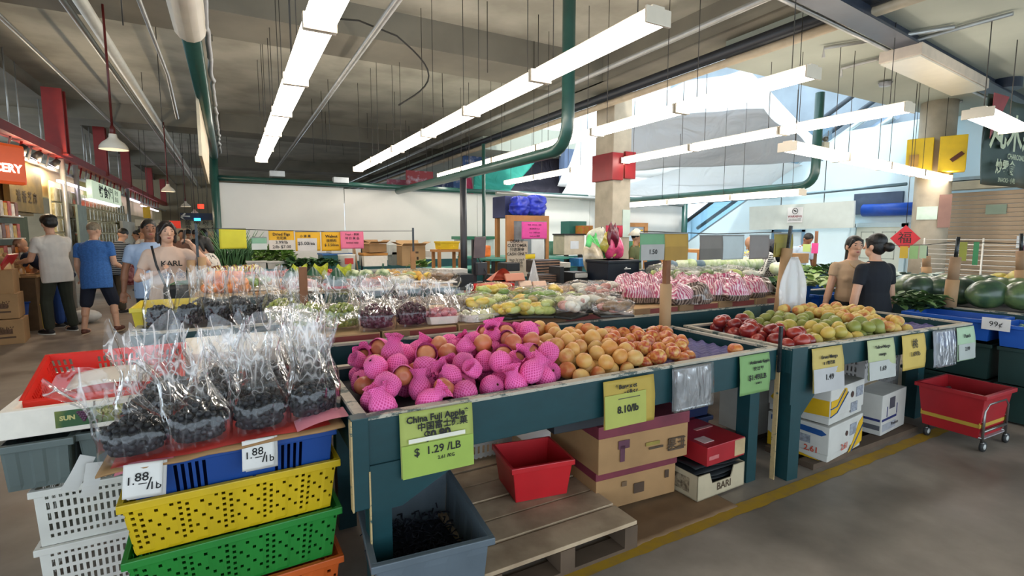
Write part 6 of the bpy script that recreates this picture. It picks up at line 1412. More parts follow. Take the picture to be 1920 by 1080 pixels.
spread('white_tarp', 'lower white tarp reaching down to the wall top', ((1085, 300, 12.6), (1480, 305, 8.2), (1665, 352, 7.3), (1050, 372, 12.3)), tw, .12, s0=9)
spread('white_tarp', 'bright white tarp piece beside the square column', ((1090, 255, 12.8), (1175, 230, 12.2), (1170, 365, 12.1), (1045, 350, 12.6)), tw, .05, s0=13)
cc = lambda h: cloth_mat('cloth_'+h[1:], h, .35)
spread('teal_banner', 'teal festival cloth hung above the white wall', ((888, 318, 13.5), (1012, 296, 13), (950, 362, 13), (888, 362, 13.4)), cc('#3fae9c'), .1, s0=3, cat='banner')
spread('pink_banner', 'pink edge of a festival cloth by the dark post', ((868, 326, 13.8), (882, 322, 13.8), (888, 362, 13.6), (870, 362, 13.6)), cc('#d9567a'), .05, 8, 8, 2, 'banner')
spread('dark_banner', 'dark cloth hanging beyond the teal one', ((985, 300, 14.2), (1095, 285, 14.0), (1060, 368, 13.8), (930, 368, 13.8)), cc('#4a4652'), .05, s0=6, cat='banner')
for k, (x0, y0, x1, y1, c) in enumerate(((762, 322, 812, 345, '#c9404a'), (800, 338, 850, 358, '#22407a'), (840, 330, 868, 356, '#5a86c9'), (868, 288, 930, 312, '#4a74b8'), (935, 275, 1000, 296, '#3a4a70'), (1000, 262, 1040, 284, '#3f7ac0'), (1022, 258, 1036, 272, '#d9a03a'), (726, 338, 770, 350, '#d9708a'))):
    a, b_ = at(x0, y1, Y=14.6+.1*k), at(x1, y0, Y=14.6+.1*k)
    tag(B().ab((a.x, a.y, a.z), (b_.x, a.y+.05, b_.z)).build('festival_board', mat('board_'+c[1:], c, .5, v=.5, s=5, h2='#c9c4d4', lo=.5, hi=.75)), ['red', 'navy', 'pale blue', 'mid blue', 'slate', 'bright blue', 'small orange', 'pink'][k]+' painted board hanging on the upper floor', 'board')
for o in [o for o in COL.objects if o.name.startswith(('festival_board', 'pink_banner', 'teal_banner'))]:
    v = [x.co for x in o.data.vertices]; q = max(v, key=lambda c: c.z+.2*c.x); q2 = max(v, key=lambda c: c.z-.2*c.x)
    cords(o, [(q.x-.02, q.y, q.z), (q2.x+.02, q2.y, q2.z)], 4.8 if q.x < 6.4 else 4.0)
# strings of low pipes by the tarp
tag(B().tube([at(930, 362, Y=11.7), at(1110, 372, Y=11.7), at(1280, 385, Y=11.7)], .05, 8).build('frame_pipe', greyp), 'grey pipe under the dark festival cloth', 'pipe')
tag(B().tube([at(1170, 388, Y=11.5), at(1420, 372, X=12.4), at(1700, 345, X=12.2)], .035, 8).build('tarp_pipe', mat('blue_grey_pipe', '#6f8a98', .4, .3)), 'long thin pipe along the lower edge of the tarp', 'pipe')
# ================================================================== RIGHT SIDE
# white board with warning sign
t = thing('hanging_board', 'large pale hanging board with a small warning sign', 'board', (12.5, 0, 0)); pts = [at(x, y, X=12.5) for x, y in ((1405, 388), (1602, 376), (1600, 427), (1405, 431))]
B().poly([(0, p.y, p.z) for p in pts], (.06, 0, 0)).build('board_sheet', mat('pale_grey_green', '#ccd3cc', .5, v=.03), t)
c_ = at(1491, 403, X=12.49); B().ab((-.02, c_.y-.2, c_.z-.19), (-.01, c_.y+.2, c_.z+.19)).build('warning_plate', mat('white_plate', '#e4e2e0', .4, v=0), t)
R90 = (pi/2, 0, -pi/2)
text(t, 'WARNING', (-.022, c_.y, c_.z-.04), .075, mat('warn_red', '#8a2a30', .5, v=0), rot=R90, bold=.002); text(t, 'THIS AREA IS UNDER\nVIDEO SURVEILLANCE', (-.022, c_.y, c_.z-.12), .034, INK, rot=R90)
B().lathe([(.062, 0), (.075, 0), (.075, .004), (.062, .004), (.062, 0)], 24, c=(-.022, c_.y, c_.z+.095), M=Matrix.Rotation(-pi/2, 4, 'Y'), cap=False).build('camera_ring', INK, t)
B().box((-.023, c_.y, c_.z+.1), (.004, .08, .028), rot=Euler((.5, 0, 0))).build('camera_icon', INK, t)
for y in (pts[0].y-.9, pts[1].y+.7): B().tube([(.03, y, 2.2), (.03, y, 4.0)], .01, 5).build('hanger', darkc, t)
tag(B().lathe([(.14, -.5), (.14, .5)], 14, M=Matrix.Rotation(pi/2, 4, 'X'), c=at(1665, 393, X=12.8)).build('tarp_roll', mat('tarp_roll_blue', '#1f52b8', .4)), 'rolled blue tarp on top of the low door wall', 'tarp')
# banner on the right
a = at(1838, 345, Y=3.25); tp = at(1844, 172, Y=3.25); bw = 1.9
t = thing('hanging_banner', 'dark green and red hanging banner with pale brush characters', 'banner', (a.x, 3.25, a.z), radians(-1)); H_ = tp.z-a.z
B().grid(lambda u, v: Vector((bw*u, .03*sin(u*9+v*3), H_*v-.0*u)), 30, 14).build('banner_cloth', mat('banner_green', '#25372f', .45, v=.2, s=2, coat=.3), t); solid(t.children[0], .004)
B().poly([(0, -.06, H_), (.5, -.06, H_), (.16, -.06, H_*.66), (0, -.06, H_*.5)], (0, .004, 0)).build('red_corner', mat('banner_red', '#8e3138', .45, v=.15, coat=.3), t)
bc = mat('banner_cream', '#c3c9a8', .5, v=.08)
text(t, '凡木森', (.85, -.05, H_*.58), .55, bc, bold=.012); text(t, 'CHARCOAL', (.95, -.05, H_*.34), .11, bc, bold=.002); text(t, '炒零食', (.62, -.05, H_*.2), .22, bc, bold=.004); text(t, 'SNACKS · 小吃', (.7, -.05, H_*.06), .09, bc)
# exit dome lights
p = at(1540, 275, X=9.3); t = thing('emergency_lamp', 'twin headed emergency lamp on the bent green pipe', 'emergency lamp', p)
B().box((0, 0, 0), (.16, .2, .14), bev=.01).build('lamp_body', mat('beige_lamp', '#b9b6a4', .5), t)
for y in (-.08, .08): B().sph((-.03, y, .12), .05).build('lamp_head', mat('dark_lens', '#5a5a52', .2), t)
tag(B().lathe([(.0, -.06), (.08, -.05), (.1, 0), (.0, .02)], 14, c=at(1660, 155, Z=3.97)).build('ceiling_dome', mat('dome_grey', '#8f9298', .3)), 'small grey dome lamp under the pale slab', 'ceiling light')
for k, (px, py) in enumerate(((520, 325), (640, 337))): bx('junction_box', ['pale box on the wall top below the first light row', 'pale box on the wall top further along'][k], 'box', px-14, py-4, px+14, py+5, 11.75, .2, mat('pale_box', '#b5bcc0', .4))
# ---- vegetable stands at the back right
vs1 = stand('display_stand', 'back stand of cabbages and squashes before the blue wall', (5.25, 5.55, 0), radians(-8), 4.0, 1.6, .93, .2, ((.02, .02, .1), (3.85, .02, .1), (.02, 1.5, .1), (3.85, 1.5, .1)), .9)
cabm = ramp_mat('cabbage_skin', ['#9db86a', '#c9d6a0', '#dfe4c6', '#86a850'], .5, 12, mixn=.5); cab = fruit_mesh('cabbage', cabm, .105, .85, .05, 14, bump=.04)
squ = fruit_mesh('squash', ramp_mat('blue_squash_skin', ['#7d93a0', '#5d7482', '#9aabac'], .5, 10), .095, .8, .1, 14, bump=.05)
SQ, CB = [], []
for i in range(46):
    px = 1250+5.6*i+RND.uniform(-3, 3); r_ = i % 3
    if 1405 < px < 1470 and r_ < 2: r_ = 2
    py = 512-r_*7
    sq_ = px < 1340 and RND.random() < .6
    p = at(px, py, Z=.98+.09*r_); p.y = max(p.y, 4.5)
    o = link('squash' if sq_ else 'cabbage', squ if sq_ else cab); o.location = p; o.rotation_euler = (RND.uniform(-.5, .5), RND.uniform(-.5, .5), RND.uniform(0, 6))
    (SQ if sq_ else CB).append(o); tag(o, ('blue grey squash in the heap %s' if sq_ else 'pale green cabbage in the heap %s') % (('before the blue wall, ' if px < 1400 else 'behind the plaid shirt, ')+['bottom row', 'middle row', 'top row'][r_]), 'squash' if sq_ else 'cabbage', 'squashes at the back' if sq_ else 'cabbages at the back')
for l_, w_ in ((SQ, 'blue grey squash'), (CB, 'pale green cabbage')): rank(l_, ['in the bottom row', 'in the middle row', 'in the top row'], w_, 'the wooden rack', by=lambda o: o.location.z)
vs2 = stand('display_stand', 'nearer vegetable stand behind the root bags', (5.35, 3.75, 0), radians(-6), 2.6, .95, .88, .2, ((.02, .02, .1), (2.48, .02, .1), (.02, .83, .1), (2.48, .83, .1)), .85)
for i, (px, py, m, c) in enumerate(((1255, 530, 'white', 'green'), (1280, 535, 'green', None), (1305, 532, 'white', 'green'), (1330, 530, 'green', 'white'), (1360, 528, 'white', None), (1385, 532, 'lime', 'white'), (1280, 522, 'lime', 'brown'), (1240, 525, 'lime', None))):
    veg_bag('clear wrapped %s vegetables behind the root bags, %s' % (m, ['beside the black bin', 'by the paper tube post', 'under the grey sheet', 'second under the grey sheet', 'under the pale sheet', 'next to the plaid sleeve', 'in the rear by the wooden rack', 'at the bin end of the row'][i]), at(px, py, Z=1.0), RND.uniform(-.4, .4), m, c, .32, .26, .16, 140+i, 'wrapped vegetables behind the root bags', 'foam')
for i, (px, py, m, s_) in enumerate(((1468, 545, lg3, 1), (1450, 555, lg2, 1), (1540, 540, lg3, 1.3), (1515, 520, lg1, 1.2), (1490, 515, lg3, 1), (1565, 512, lg2, 1.2))):
    bunch('greens_heap', ['pale leaves above the blue crate', 'dark leaves at the end of the root bags', 'large heap of light cabbage leaves beside the white bag', 'green leaves behind the white bag', 'pale leaves under the green note', 'dark leaves behind the beige shirt'][i], 'greens', at(px, py, Z=.95), .34*s_, .26*s_, .16, m, 70, .13, .05, 40+i, .35)
for i, (px, py) in enumerate(((1466, 562), (1525, 545), (1535, 575), (1468, 580))):
    crate('plastic_crate', ['blue crate at the end of the root bags', 'blue crate under the light cabbage leaves', 'lower blue crate beside the beige shirt', 'lower blue crate behind the white bag'][i], at(px, py, Z=.68 if i > 1 else .80), -.15, .46, .36, .17, plastic('#1257b0'), None, 12, 6, rim=.014)
rk = thing('wood_rack', 'wooden rack of tomatoes behind the ochre sheet', 'rack', at(1285, 505, X=8.2)); 
for y in (-.5, .5): B().ab((-.2, y-.04, -rk.location.z), (.2, y+.04, .42)).build('leg', MATS['raw_wood'], rk)
B().ab((-.25, -.6, -.02), (.25, .6, .06)).build('shelf', MATS['raw_wood'], rk); B().ab((-.22, -.5, .36), (.22, .5, .42)).build('top', MATS['raw_wood'], rk)
tm = B().sph((0, 0, 0), .042).mesh('tomato', tom)
for i in range(18): 
    o = link('tomato', tm); o.location = rk.location+Vector((RND.uniform(-.18, .1), -.5+.058*i, .10)); tag(o, ORDW[i]+' red tomato along the wooden rack from its near end', 'tomato', 'tomatoes on the wooden rack')
for k, (px0, py0, px1, py1, X) in enumerate(((1408, 488, 1440, 500, 8.6), (1448, 476, 1492, 492, 8.8))): 
    a, b_ = at(px0, py1, X=X), at(px1, py0, X=X); tag(B().ab((X, b_.y, a.z), (X+.4, a.y, b_.z), bev=.005).build('stacked_cartons', card), ['low brown carton behind the grey sheets', 'brown cartons behind the olive sheet'][k], 'box')
bunch('banana_hand', 'small bunch of yellow bananas behind the grey sheet', 'bananas', at(1399, 488, X=8.4), .25, .15, .16, mat('banana_skin', '#d9b53a', .5), 14, .2, .03, 77, .5)
for k, (x0, y0, x1, y1, X, c) in enumerate(((1443, 458, 1453, 477, 8.0, '#6fd04f'), (1505, 458, 1520, 472, 7.2, '#c9de8a'), (1521, 456, 1534, 475, 7.2, '#f0509a'))):
    a, b_ = at(x0, y1, X=X), at(x1, y0, X=X); tag(B().ab((X, b_.y, a.z), (X+.01, a.y, b_.z)).build('price_note', paper(c)), ['bright green note behind the olive sheet', 'pale green note on the far stake', 'hot pink note on the far stake'][k], 'price sign')
p = at(1527, 505, X=7.25); tag(B().tube([(p.x, p.y, .9), (p.x, p.y, 1.6)], .022, 8).build('wooden_stake', wstick), 'thin stake carrying the green and pink notes', 'stake')
p = at(1375, 500, Y=4.6); t = thing('sign_stake', 'short stake with a blank grey card among the cabbages', 'stake', p); B().ab((-.03, -.015, -.2), (.03, .015, .12)).build('stake', tubep, t); B().ab((-.05, -.02, .06), (.07, -.01, .17)).build('card', paper('#8f877c'), t)
# ---- watermelon stand and blue crates at the far right
ms = stand('display_stand', 'dark stand of watermelons at the far end of the hall', (6.05, 3.2, 0), radians(-90), 2.6, 1.7, .86, .3, ((.02, .02, .1), (2.4, .02, .1), (.02, 1.5, .1), (2.4, 1.5, .1)), .84)
wmm = ramp_mat('watermelon_skin', ['#1f2c26', '#2a3d30', '#37523a', '#62774a', '#222f2c'], .35, 7, coat=.4, mixn=.5); wmel = fruit_mesh('watermelon', wmm, .135, 1.25, .02, 18, sq=.03); ymel = fruit_mesh('melon', ramp_mat('yellow_melon_skin', ['#c9a23a', '#a9a850', '#d8923a'], .4, 9), .11, 1.05, .04, 14)
ML = [(1722, 556, 1.0, 0), (1755, 548, .98, 0), (1700, 560, .98, .0), (1795, 562, 1.0, 0), (1848, 568, 1.0, 0), (1915, 570, 1.0, 0), (1770, 540, 1.1, .1), (1822, 545, 1.1, .1), (1870, 548, 1.12, .12), (1905, 545, 1.12, .1), (1730, 538, 1.05, .05), (1845, 535, 1.15, .15), (1700, 545, 1.02, .02)]
for i, (px, py, z, dz) in enumerate(ML):
    p = at(px, py, X=6.25+dz*4.5+(0.12 if i % 2 else 0)); o = link('watermelon', wmel); o.location = (p.x, p.y, max(.99, p.z-.02)); o.rotation_euler = (pi/2+RND.uniform(-.2, .2), RND.uniform(-.4, .4), RND.uniform(-.5, 1.6)); 
    tag(o, 'dark green watermelon %s' % ['beside the black shirt, front row', 'second of the front row', 'partly behind the black shirt', 'touching the tilted paper tube', 'dark one with a streak before the wire rack', 'at the very end of the front row', 'behind the tilted paper tube', 'upper one above the dark streaked melon', 'upper one with a pale yellow side', 'upper one at the end of the heap', 'in the rear by the round column', 'topmost before the wire rack', 'rear one near the black shirt'][i], 'watermelon', 'watermelons')
for i, (px, py) in enumerate(((1790, 537), (1815, 536), (1872, 530), (1890, 534), (1912, 525))):
    o = link('melon', ymel); o.location = at(px, py, X=7.3); tag(o, '%s yellow melon resting behind the watermelons' % ['first', 'second', 'third', 'fourth', 'last'][i], 'melon', 'yellow melons'); o.rotation_euler = (1.4, RND.uniform(-.4, .4), RND.uniform(0, 3))
bunch('greens_heap', 'heap of dark green leaves next to the black shirt', 'greens', at(1722, 578, X=5.85), .3, .34, .17, leafm('leaf_spinach', '#3a5c34', '#7a9a5c'), 200, .10, .035, 60, .3)
bunch('greens_heap', 'silvery wrapped greens beside the round column', 'greens', at(1712, 537, X=7.0), .4, .8, .16, leafm('leaf_silver', '#7a9488', '#c0cec8'), 120, .14, .05, 61, .3)
bluep = plastic('#1450a8')
for i, (Y_, z) in enumerate(((2.05, .66), (1.38, .64))):
    crate('plastic_crate', ['empty blue crate before the watermelons', 'blue crate of green beans with a price note'][i], (5.72, Y_, z), radians(90), .62, .42, .18, bluep, None, 16, 8, rim=.02, taper=.94)
t = bunch('bean_heap', 'green beans filling the blue crate', 'beans', (5.72, 1.36, .72), .34, .5, .12, leafm('bean_green', '#5f8f4a', '#9ab878'), 260, .09, .012, 62, .1)
p = at(1868, 608, X=5.47); tag(B().ab((5.46, p.y-.09, p.z-.05), (5.463, p.y+.09, p.z+.05)).build('price_note', paper('#d5d2cf')), 'small white price note on the blue crate', 'price sign'); text(bpy.data.objects['price_note.003'], '99¢', (5.458, p.y, p.z), .06, INK, rot=R90)
dgp = mat('deep_green_plastic', '#17332f', .5, v=.2, s=3)
for i in range(2):
    for j in range(2): crate('plastic_crate', 'deep green crate %s under the blue crates' % [['lower inner', 'upper inner'], ['lower outer', 'upper outer']][i][j], (5.78, 2.05-.68*i, .02+.31*j), radians(90), .62, .46, .3, dgp, None, 10, 6, rim=.014, taper=.97)
B().ab((-.31, -.246, .06), (.22, -.24, .24)).build('clear_pocket', mat('dull_pocket', '#5a6a66', .2, v=.15), bpy.data.objects['plastic_crate.'+str(len([o for o in COL.objects if o.name.startswith('plastic_crate')])-1).zfill(3)])
for i, (px, y0, y1, X, lean) in enumerate(((1780, 482, 575, 5.95, .12), (1737, 480, 525, 7.6, 0), (1915, 470, 550, 7.0, 0))):
    a, b_ = at(px, y1, X=X), at(px+(12 if i == 0 else 0), y0, X=X); t = thing('tube_post', ['tilted paper tube among the watermelons', 'paper tube beside the round column', 'paper tube at the end of the melon heap'][i], 'post', a)
    v_ = b_-a; B().tube([Vector((0, 0, 0)), v_*.55], .052, 14).build('paper_tube', tubep, t); B().tube([v_*.5, v_], .043, 14).build('paper_tube', mat('paper_tube_inner', '#97785a', .75), t); B().tube([v_*.9, v_*1.4], .016, 6).build('dark_bar', MATS['slotted_steel'], t)
for i, (x0, y0, x1, y1, c) in enumerate(((1686, 462, 1703, 484, '#c9a83a'), (1704, 461, 1722, 485, '#8fb57a'), (1723, 460, 1738, 484, '#a9c0a0'), (1797, 454, 1814, 489, '#8f9440'), (1822, 454, 1836, 497, '#3f8a5a'), (1908, 460, 1925, 490, '#8a5a6a'))):
    a, b_ = at(x0, y1, X=7.0), at(x1, y0, X=7.0); tag(B().ab((7.0, b_.y, a.z), (7.008, a.y, b_.z)).build('hanging_sheet', paper(c)), ['yellow sheet by the bun hairdo', 'light green sheet by the round column', 'pale green sheet on the round column', 'olive sheet beside the tilted tube', 'narrow green sheet before the shutter', 'maroon sheet at the end of the melon wire'][i], 'hanging sign')
tag(B().tube([at(1660, 460, X=7.02), at(1738, 459, X=7.02), at(1800, 452, X=7.02), at(1925, 458, X=7.02)], .004, 5).build('sign_wire', darkc), 'wire carrying small sheets over the watermelons', 'wire')
t = thing('paper_charm', 'red diamond paper charm on the round column', 'charm', at(1697, 447, X=9.5)); B().box((0, 0, 0), (.01, .30, .30), rot=Euler((pi/4, 0, 0))).build('charm_sheet', mat('charm_red', '#b3202e', .5, v=.1), t); text(t, '福', (-.008, 0, 0), .2, INK, rot=R90); B().tube([(0, 0, .2), (0, 0, 2.4)], .005, 5).build('cord', darkc, t)
# ================================================================== PEOPLE
def remesh(b, name, m, voxel, parent, smooth=2):
    me = b.mesh(name+'_raw', m, True); o = bpy.data.objects.new('tmp_raw', me); COL.objects.link(o)
    r = o.modifiers.new('r', 'REMESH'); r.mode = 'VOXEL'; r.voxel_size = voxel; r.use_smooth_shade = True
    if smooth: s_ = o.modifiers.new('s', 'SMOOTH'); s_.iterations = smooth; s_.factor = .5
    bpy.context.view_layer.update()
    ev = o.evaluated_get(bpy.context.evaluated_depsgraph_get())
    me2 = bpy.data.meshes.new_from_object(ev); me2.name = name
    if not me2.materials: me2.materials.append(m)
    for p in me2.polygons: p.use_smooth = True
    bpy.data.objects.remove(o); bpy.data.meshes.remove(me)
    return link(name, me2, parent)
def capsule(b, p, q, r0, r1, n=10):
    p, q = Vector(p), Vector(q); b.tube([p, q], [r0, r1], n); b.sph(p, r0, n, 7); b.sph(q, r1, n, 7)
def loft(b, base, t, s, f, secs, n=18):
    rings = []
    for d, w, dp, off in secs:
        c = base+t*d+f*off
        rings.append([b.bm.verts.new(c+s*(w*cos(2*pi*k/n))+f*(dp*sin(2*pi*k/n))) for k in range(n)])
    fs = [b.bm.faces.new(rings[0][::-1]), b.bm.faces.new(rings[-1])]
    for i in range(len(rings)-1):
        for k in range(n): fs.append(b.bm.faces.new((rings[i][k], rings[i][(k+1) % n], rings[i+1][(k+1) % n], rings[i+1][k])))
    b._fin(fs, True)
V = Vector
def nrm(v): return V(v).normalized()
SKIN = {'tan': mat('skin_tan', '#b98a6c', .5, v=.05, sss=.12), 'light': mat('skin_light', '#cfa084', .5, v=.05, sss=.12), 'brown': mat('skin_brown', '#8f6248', .5, v=.05, sss=.1)}
HAIR = {'black': mat('hair_black', '#15130f', .45, v=.3, s=40, b=.3, bs=120), 'grey': mat('hair_grey', '#857762', .6, v=.25, s=40, b=.3, bs=120), 'dark': mat('hair_dark_brown', '#241a15', .45, v=.3, s=40, b=.3, bs=120)}
def cloth(name, h, v=.07, s=5, h2=None, lo=.35, hi=.65): return mat('cloth_wear_'+name, h, .85, v=v, s=s, b=.35, bs=9, h2=h2, lo=lo, hi=hi)
def pattern(name, kind, c0, c1, sc):
    M, N, L, P = nt(name); P.inputs['Roughness'].default_value = .85; tc = N.new('ShaderNodeTexCoord')
    if kind == 'stripe':
        w = N.new('ShaderNodeTexWave'); w.bands_direction = 'Z'; w.inputs['Scale'].default_value = sc; L.new(tc.outputs['Object'], w.inputs['Vector']); o = w.outputs[0]
    elif kind == 'plaid':
        a = N.new('ShaderNodeTexWave'); a.bands_direction = 'Z'; a.inputs['Scale'].default_value = sc; c = N.new('ShaderNodeTexWave'); c.bands_direction = 'X'; c.inputs['Scale'].default_value = sc
        for q in (a, c): L.new(tc.outputs['Object'], q.inputs['Vector'])
        mm = N.new('ShaderNodeMath'); mm.operation = 'MULTIPLY'; L.new(a.outputs[0], mm.inputs[0]); L.new(c.outputs[0], mm.inputs[1]); o = mm.outputs[0]
    else:
        n = N.new('ShaderNodeTexNoise'); n.inputs['Scale'].default_value = sc; n.inputs['Distortion'].default_value = 2; L.new(tc.outputs['Object'], n.inputs['Vector']); o = n.outputs[0]
    rp = N.new('ShaderNodeValToRGB'); lo, hi = {'stripe': (.8, .92), 'plaid': (.22, .4), 'floral': (.6, .64)}[kind]
    rp.color_ramp.elements[0].position = lo; rp.color_ramp.elements[1].position = hi
    rp.color_ramp.elements[0].color = (*lin(c0), 1); rp.color_ramp.elements[1].color = (*lin(c1), 1)
    L.new(o, rp.inputs[0]); L.new(rp.outputs[0], P.inputs['Base Color']); return M
def hand(b, wr, d, nrmv, k, curl=.5, spread=1.):
    """palm, four unequal fingers and a thumb growing from a wrist along d, palm facing nrmv"""
    d = nrm(d); nv = (V(nrmv)-d*V(nrmv).dot(d)).normalized(); s = d.cross(nv).normalized()
    M = Matrix((s, d, nv)).transposed()
    b.sph(wr+d*.045*k, (.042*k, .056*k, .02*k), 10, 7, M)
    for i, (l, o) in enumerate(((.068, -.031), (.078, -.0105), (.073, .0105), (.056, .031))):
        p0 = wr+d*.085*k+s*o*k*spread; a = curl*.7; p1 = p0+(d*cos(a)+nv*sin(a))*l*.5*k; a2 = curl*1.8; p2 = p1+(d*cos(a2)+nv*sin(a2))*l*.5*k
        capsule(b, p0-d*.02*k, p1, .0095*k, .0085*k, 6); capsule(b, p1, p2, .0085*k, .007*k, 6)
    p0 = wr+d*.03*k-s*.034*k; p1 = p0+(d*.6-s*.65+nv*.3).normalized()*.04*k; p2 = p1+(d*.85-s*.1+nv*.4).normalized()*.035*k
    capsule(b, p0, p1, .013*k, .0105*k, 6); capsule(b, p1, p2, .0105*k, .008*k, 6)
def person(label, feet, face, h, skin, hair, hstyle, top, bottom, female=False, torso=(0, 0, 1), fwd=None, armR=((-.25, 0, -1), (-.1, -.3, -1)), armL=((.25, 0, -1), (.1, -.3, -1)), legR=((0, 0, -1), (0, 0, -1)), legL=((0, 0, -1), (0, 0, -1)), look=(0, -1, 0), sleeve=.6, shorts=False, crop=0., shoe=None, sole=None, vox=.009, lower=True, facefx=False, curl=.6, fat=1., hemdrop=.0, palm=((0, -1, .3), (0, -1, .3)), hips=0.):
    """a clothed standing figure; local axes: front is -Y, its own right is -X"""
    k = h/1.70; F = V((face[0], face[1], 0)).normalized()
    t = thing('person', label, 'person', (feet[0], feet[1], feet[2] if len(feet) > 2 else 0), atan2(F.x, -F.y))
    T_ = nrm(torso); f0 = V((0, -1, 0)); f = (f0-T_*f0.dot(T_)).normalized(); s = f.cross(T_).normalized()   # s points to +X (its left)
    if s.x < 0: s = -s
    pel = V((0, hips, .90))*1; sh = (.172 if female else .192)*(.5+.5*fat); hw = (.165 if female else .158)*fat; cw = (.152 if female else .168)*fat
    neck = pel+T_*.53; lk = nrm(look); hd = (T_*.75+V((0, 0, .25))).normalized(); hc = neck+hd*.145+lk*.02
    S_ = {1: neck-T_*.085+s*sh*.97, -1: neck-T_*.085-s*sh*.97}
    arms = {}
    for sg, a in ((-1, armR), (1, armL)):
        e = S_[sg]+nrm(a[0])*.285; w = e+nrm(a[1])*.245; arms[sg] = (S_[sg], e, w, nrm(a[1]))
    legs = {}
    for sg, a in ((-1, legR), (1, legL)):
        hj = pel+V((sg*.092*(1 if not female else .95), 0, -.03)); kn = hj+nrm(a[0])*.405; an = kn+nrm(a[1])*.395; legs[sg] = (hj, kn, an)
    K = Matrix.Scale(k, 4)
    def done(b): b.bm.transform(K); return b
    # body
    b = B()
    loft(b, pel, T_, s, f, [(-.10, hw*.75, .09, 0), (-.02, hw, .115, -.01), (.10, cw*.86, .10, 0), (.2, cw*.85, .10, .005), (.32, cw, .115, .01), (.42, cw*1.02, .11, .0), (.50, cw*.7, .075, -.01), (.535, .06, .055, -.005)])
    capsule(b, neck-T_*.04, hc-hd*.05, .056, .052)
    for sg in (-1, 1): capsule(b, neck-T_*.03, S_[sg], .05, .045)
    up = (hd-lk*hd.dot(lk)).normalized(); hs = lk.cross(up).normalized(); HM = Matrix((hs, -lk, up)).transposed()
    hcn = hc+up*.025
    b.sph(hcn, (.076, .095, .104), 18, 12, HM); b.sph(hc+lk*.022-up*.048, (.058, .066, .068), 14, 9, HM)
    capsule(b, hc+lk*.088+up*.02, hc+lk*.108-up*.012, .009, .014, 6)
    for sg in (-1, 1): b.sph(hc+hs*sg*.078-lk*.005+up*.0, (.012, .02, .031), 8, 6, HM)
    for sg in (-1, 1):
        p, e, w, d = arms[sg]; capsule(b, p, e, .05*(.8+.2*fat), .04); capsule(b, e, w, .04, .027); capsule(b, e, e+d*.09, .04, .041)
        hand(b, w, d, palm[0 if sg < 0 else 1], 1., curl)
        if lower:
            hj, kn, an = legs[sg]; capsule(b, hj, kn, .082*fat, .054); capsule(b, kn, an, .053, .036); capsule(b, kn+(an-kn)*.2-V((0, -.012, 0)), kn+(an-kn)*.42-V((0, -.012, 0)), .052, .05)
            capsule(b, an, an+V((0, -.12, -.045)), .036, .03)
    remesh(done(b), 'body', SKIN[skin], vox*.8, t, 2)
    # top
    b = B(); g = .014
    lo = -.16-hemdrop if not crop else .02+crop
    secs = [(lo, hw+g+.012, .125*(.6+.4*fat)+g, -.005)] if not crop else [(lo, cw*.88+g, .105+g, 0)]
    secs += [(d, w+g+(.012 if d < .15 else 0), dp+g+(.012 if d < .15 else 0), o_) for d, w, dp, o_ in ((-.02, hw, .118*(.6+.4*fat), -.01), (.10, cw*.9, .11*(.5+.5*fat), 0), (.2, cw*.9, .11, .005), (.32, cw*1.0, .125 if female else .118, .012 if female else .01), (.41, cw*1.06, .112, 0), (.47, cw*.86, .088, -.005), (.50, cw*.6, .075, -.008), (.53, .066, .058, -.004)) if d > lo+.03]
    loft(b, pel, T_, s, f, secs)
    if female: 
        for sg in (-1, 1): b.sph(pel+T_*.315+s*sg*.07+f*.085, (.062, .055, .06), 12, 8)
    for sg in (-1, 1):
        p, e, w, d = arms[sg]; b.sph(p, .062, 12, 8); capsule(b, neck-T_*.055, p-T_*.004, .062, .058); capsule(b, pel+T_*.36+s*sg*cw*.75, p-T_*.06-s*sg*.02, .085, .07)
        q = p.lerp(e, min(1, sleeve)); b.tube([p, q], [.066, .064-.012*sleeve], 12); 
        if sleeve > 1: capsule(b, e, e.lerp(w, sleeve-1), .05, .042)
    to = remesh(done(b), 'shirt', top, vox*1.15, t, 3)
    # bottom
    b = B()
    loft(b, pel, V((0, 0, 1)), V((1, 0, 0)), V((0, -1, 0)), [(-.14, hw*.95+.012, .11, -.005), (-.06, hw+.012, .125, -.01), (.04, hw*.95+.01, .11, 0), (.075, cw*.9+.008, .105, 0)])
    if lower:
        for sg in (-1, 1):
            hj, kn, an = legs[sg]; capsule(b, hj-V((0, 0, .02)), kn, .094*fat, .072 if not shorts else .085)
            if not shorts: capsule(b, kn, kn.lerp(an, .9), .074, .066)
    remesh(done(b), 'shorts' if shorts else 'trousers', bottom, vox*1.15, t, 3)
    # shoes
    if lower and shoe:
        for sg in (-1, 1):
            hj, kn, an = legs[sg]; ft = V((an.x, an.y, an.z))
            dr = nrm((an.x-hj.x)*0 or 0, ) if False else V((sg*.12, -1, 0)).normalized()
            b = B(); c = ft+dr*.055+V((0, 0, -.055)); M = Matrix.Rotation(atan2(dr.x, -dr.y), 3, 'Z')
            b.sph(c+V((0, 0, .012)), (.046, .135, .042), 14, 8, M); b.sph(ft+V((0, 0, -.03)), (.042, .05, .05), 12, 8, M)
            sh_ = remesh(done(b), 'shoe', shoe, .010, t, 1)
            b = B(); b.lathe([(1, -.5), (1.02, .5)], 18, M=Matrix.Translation(c+V((0, 0, -.022))) @ M.to_4x4() @ Matrix.Diagonal((.047, .135, .02, 1))); done(b).build('sole', sole or shoe, sh_)
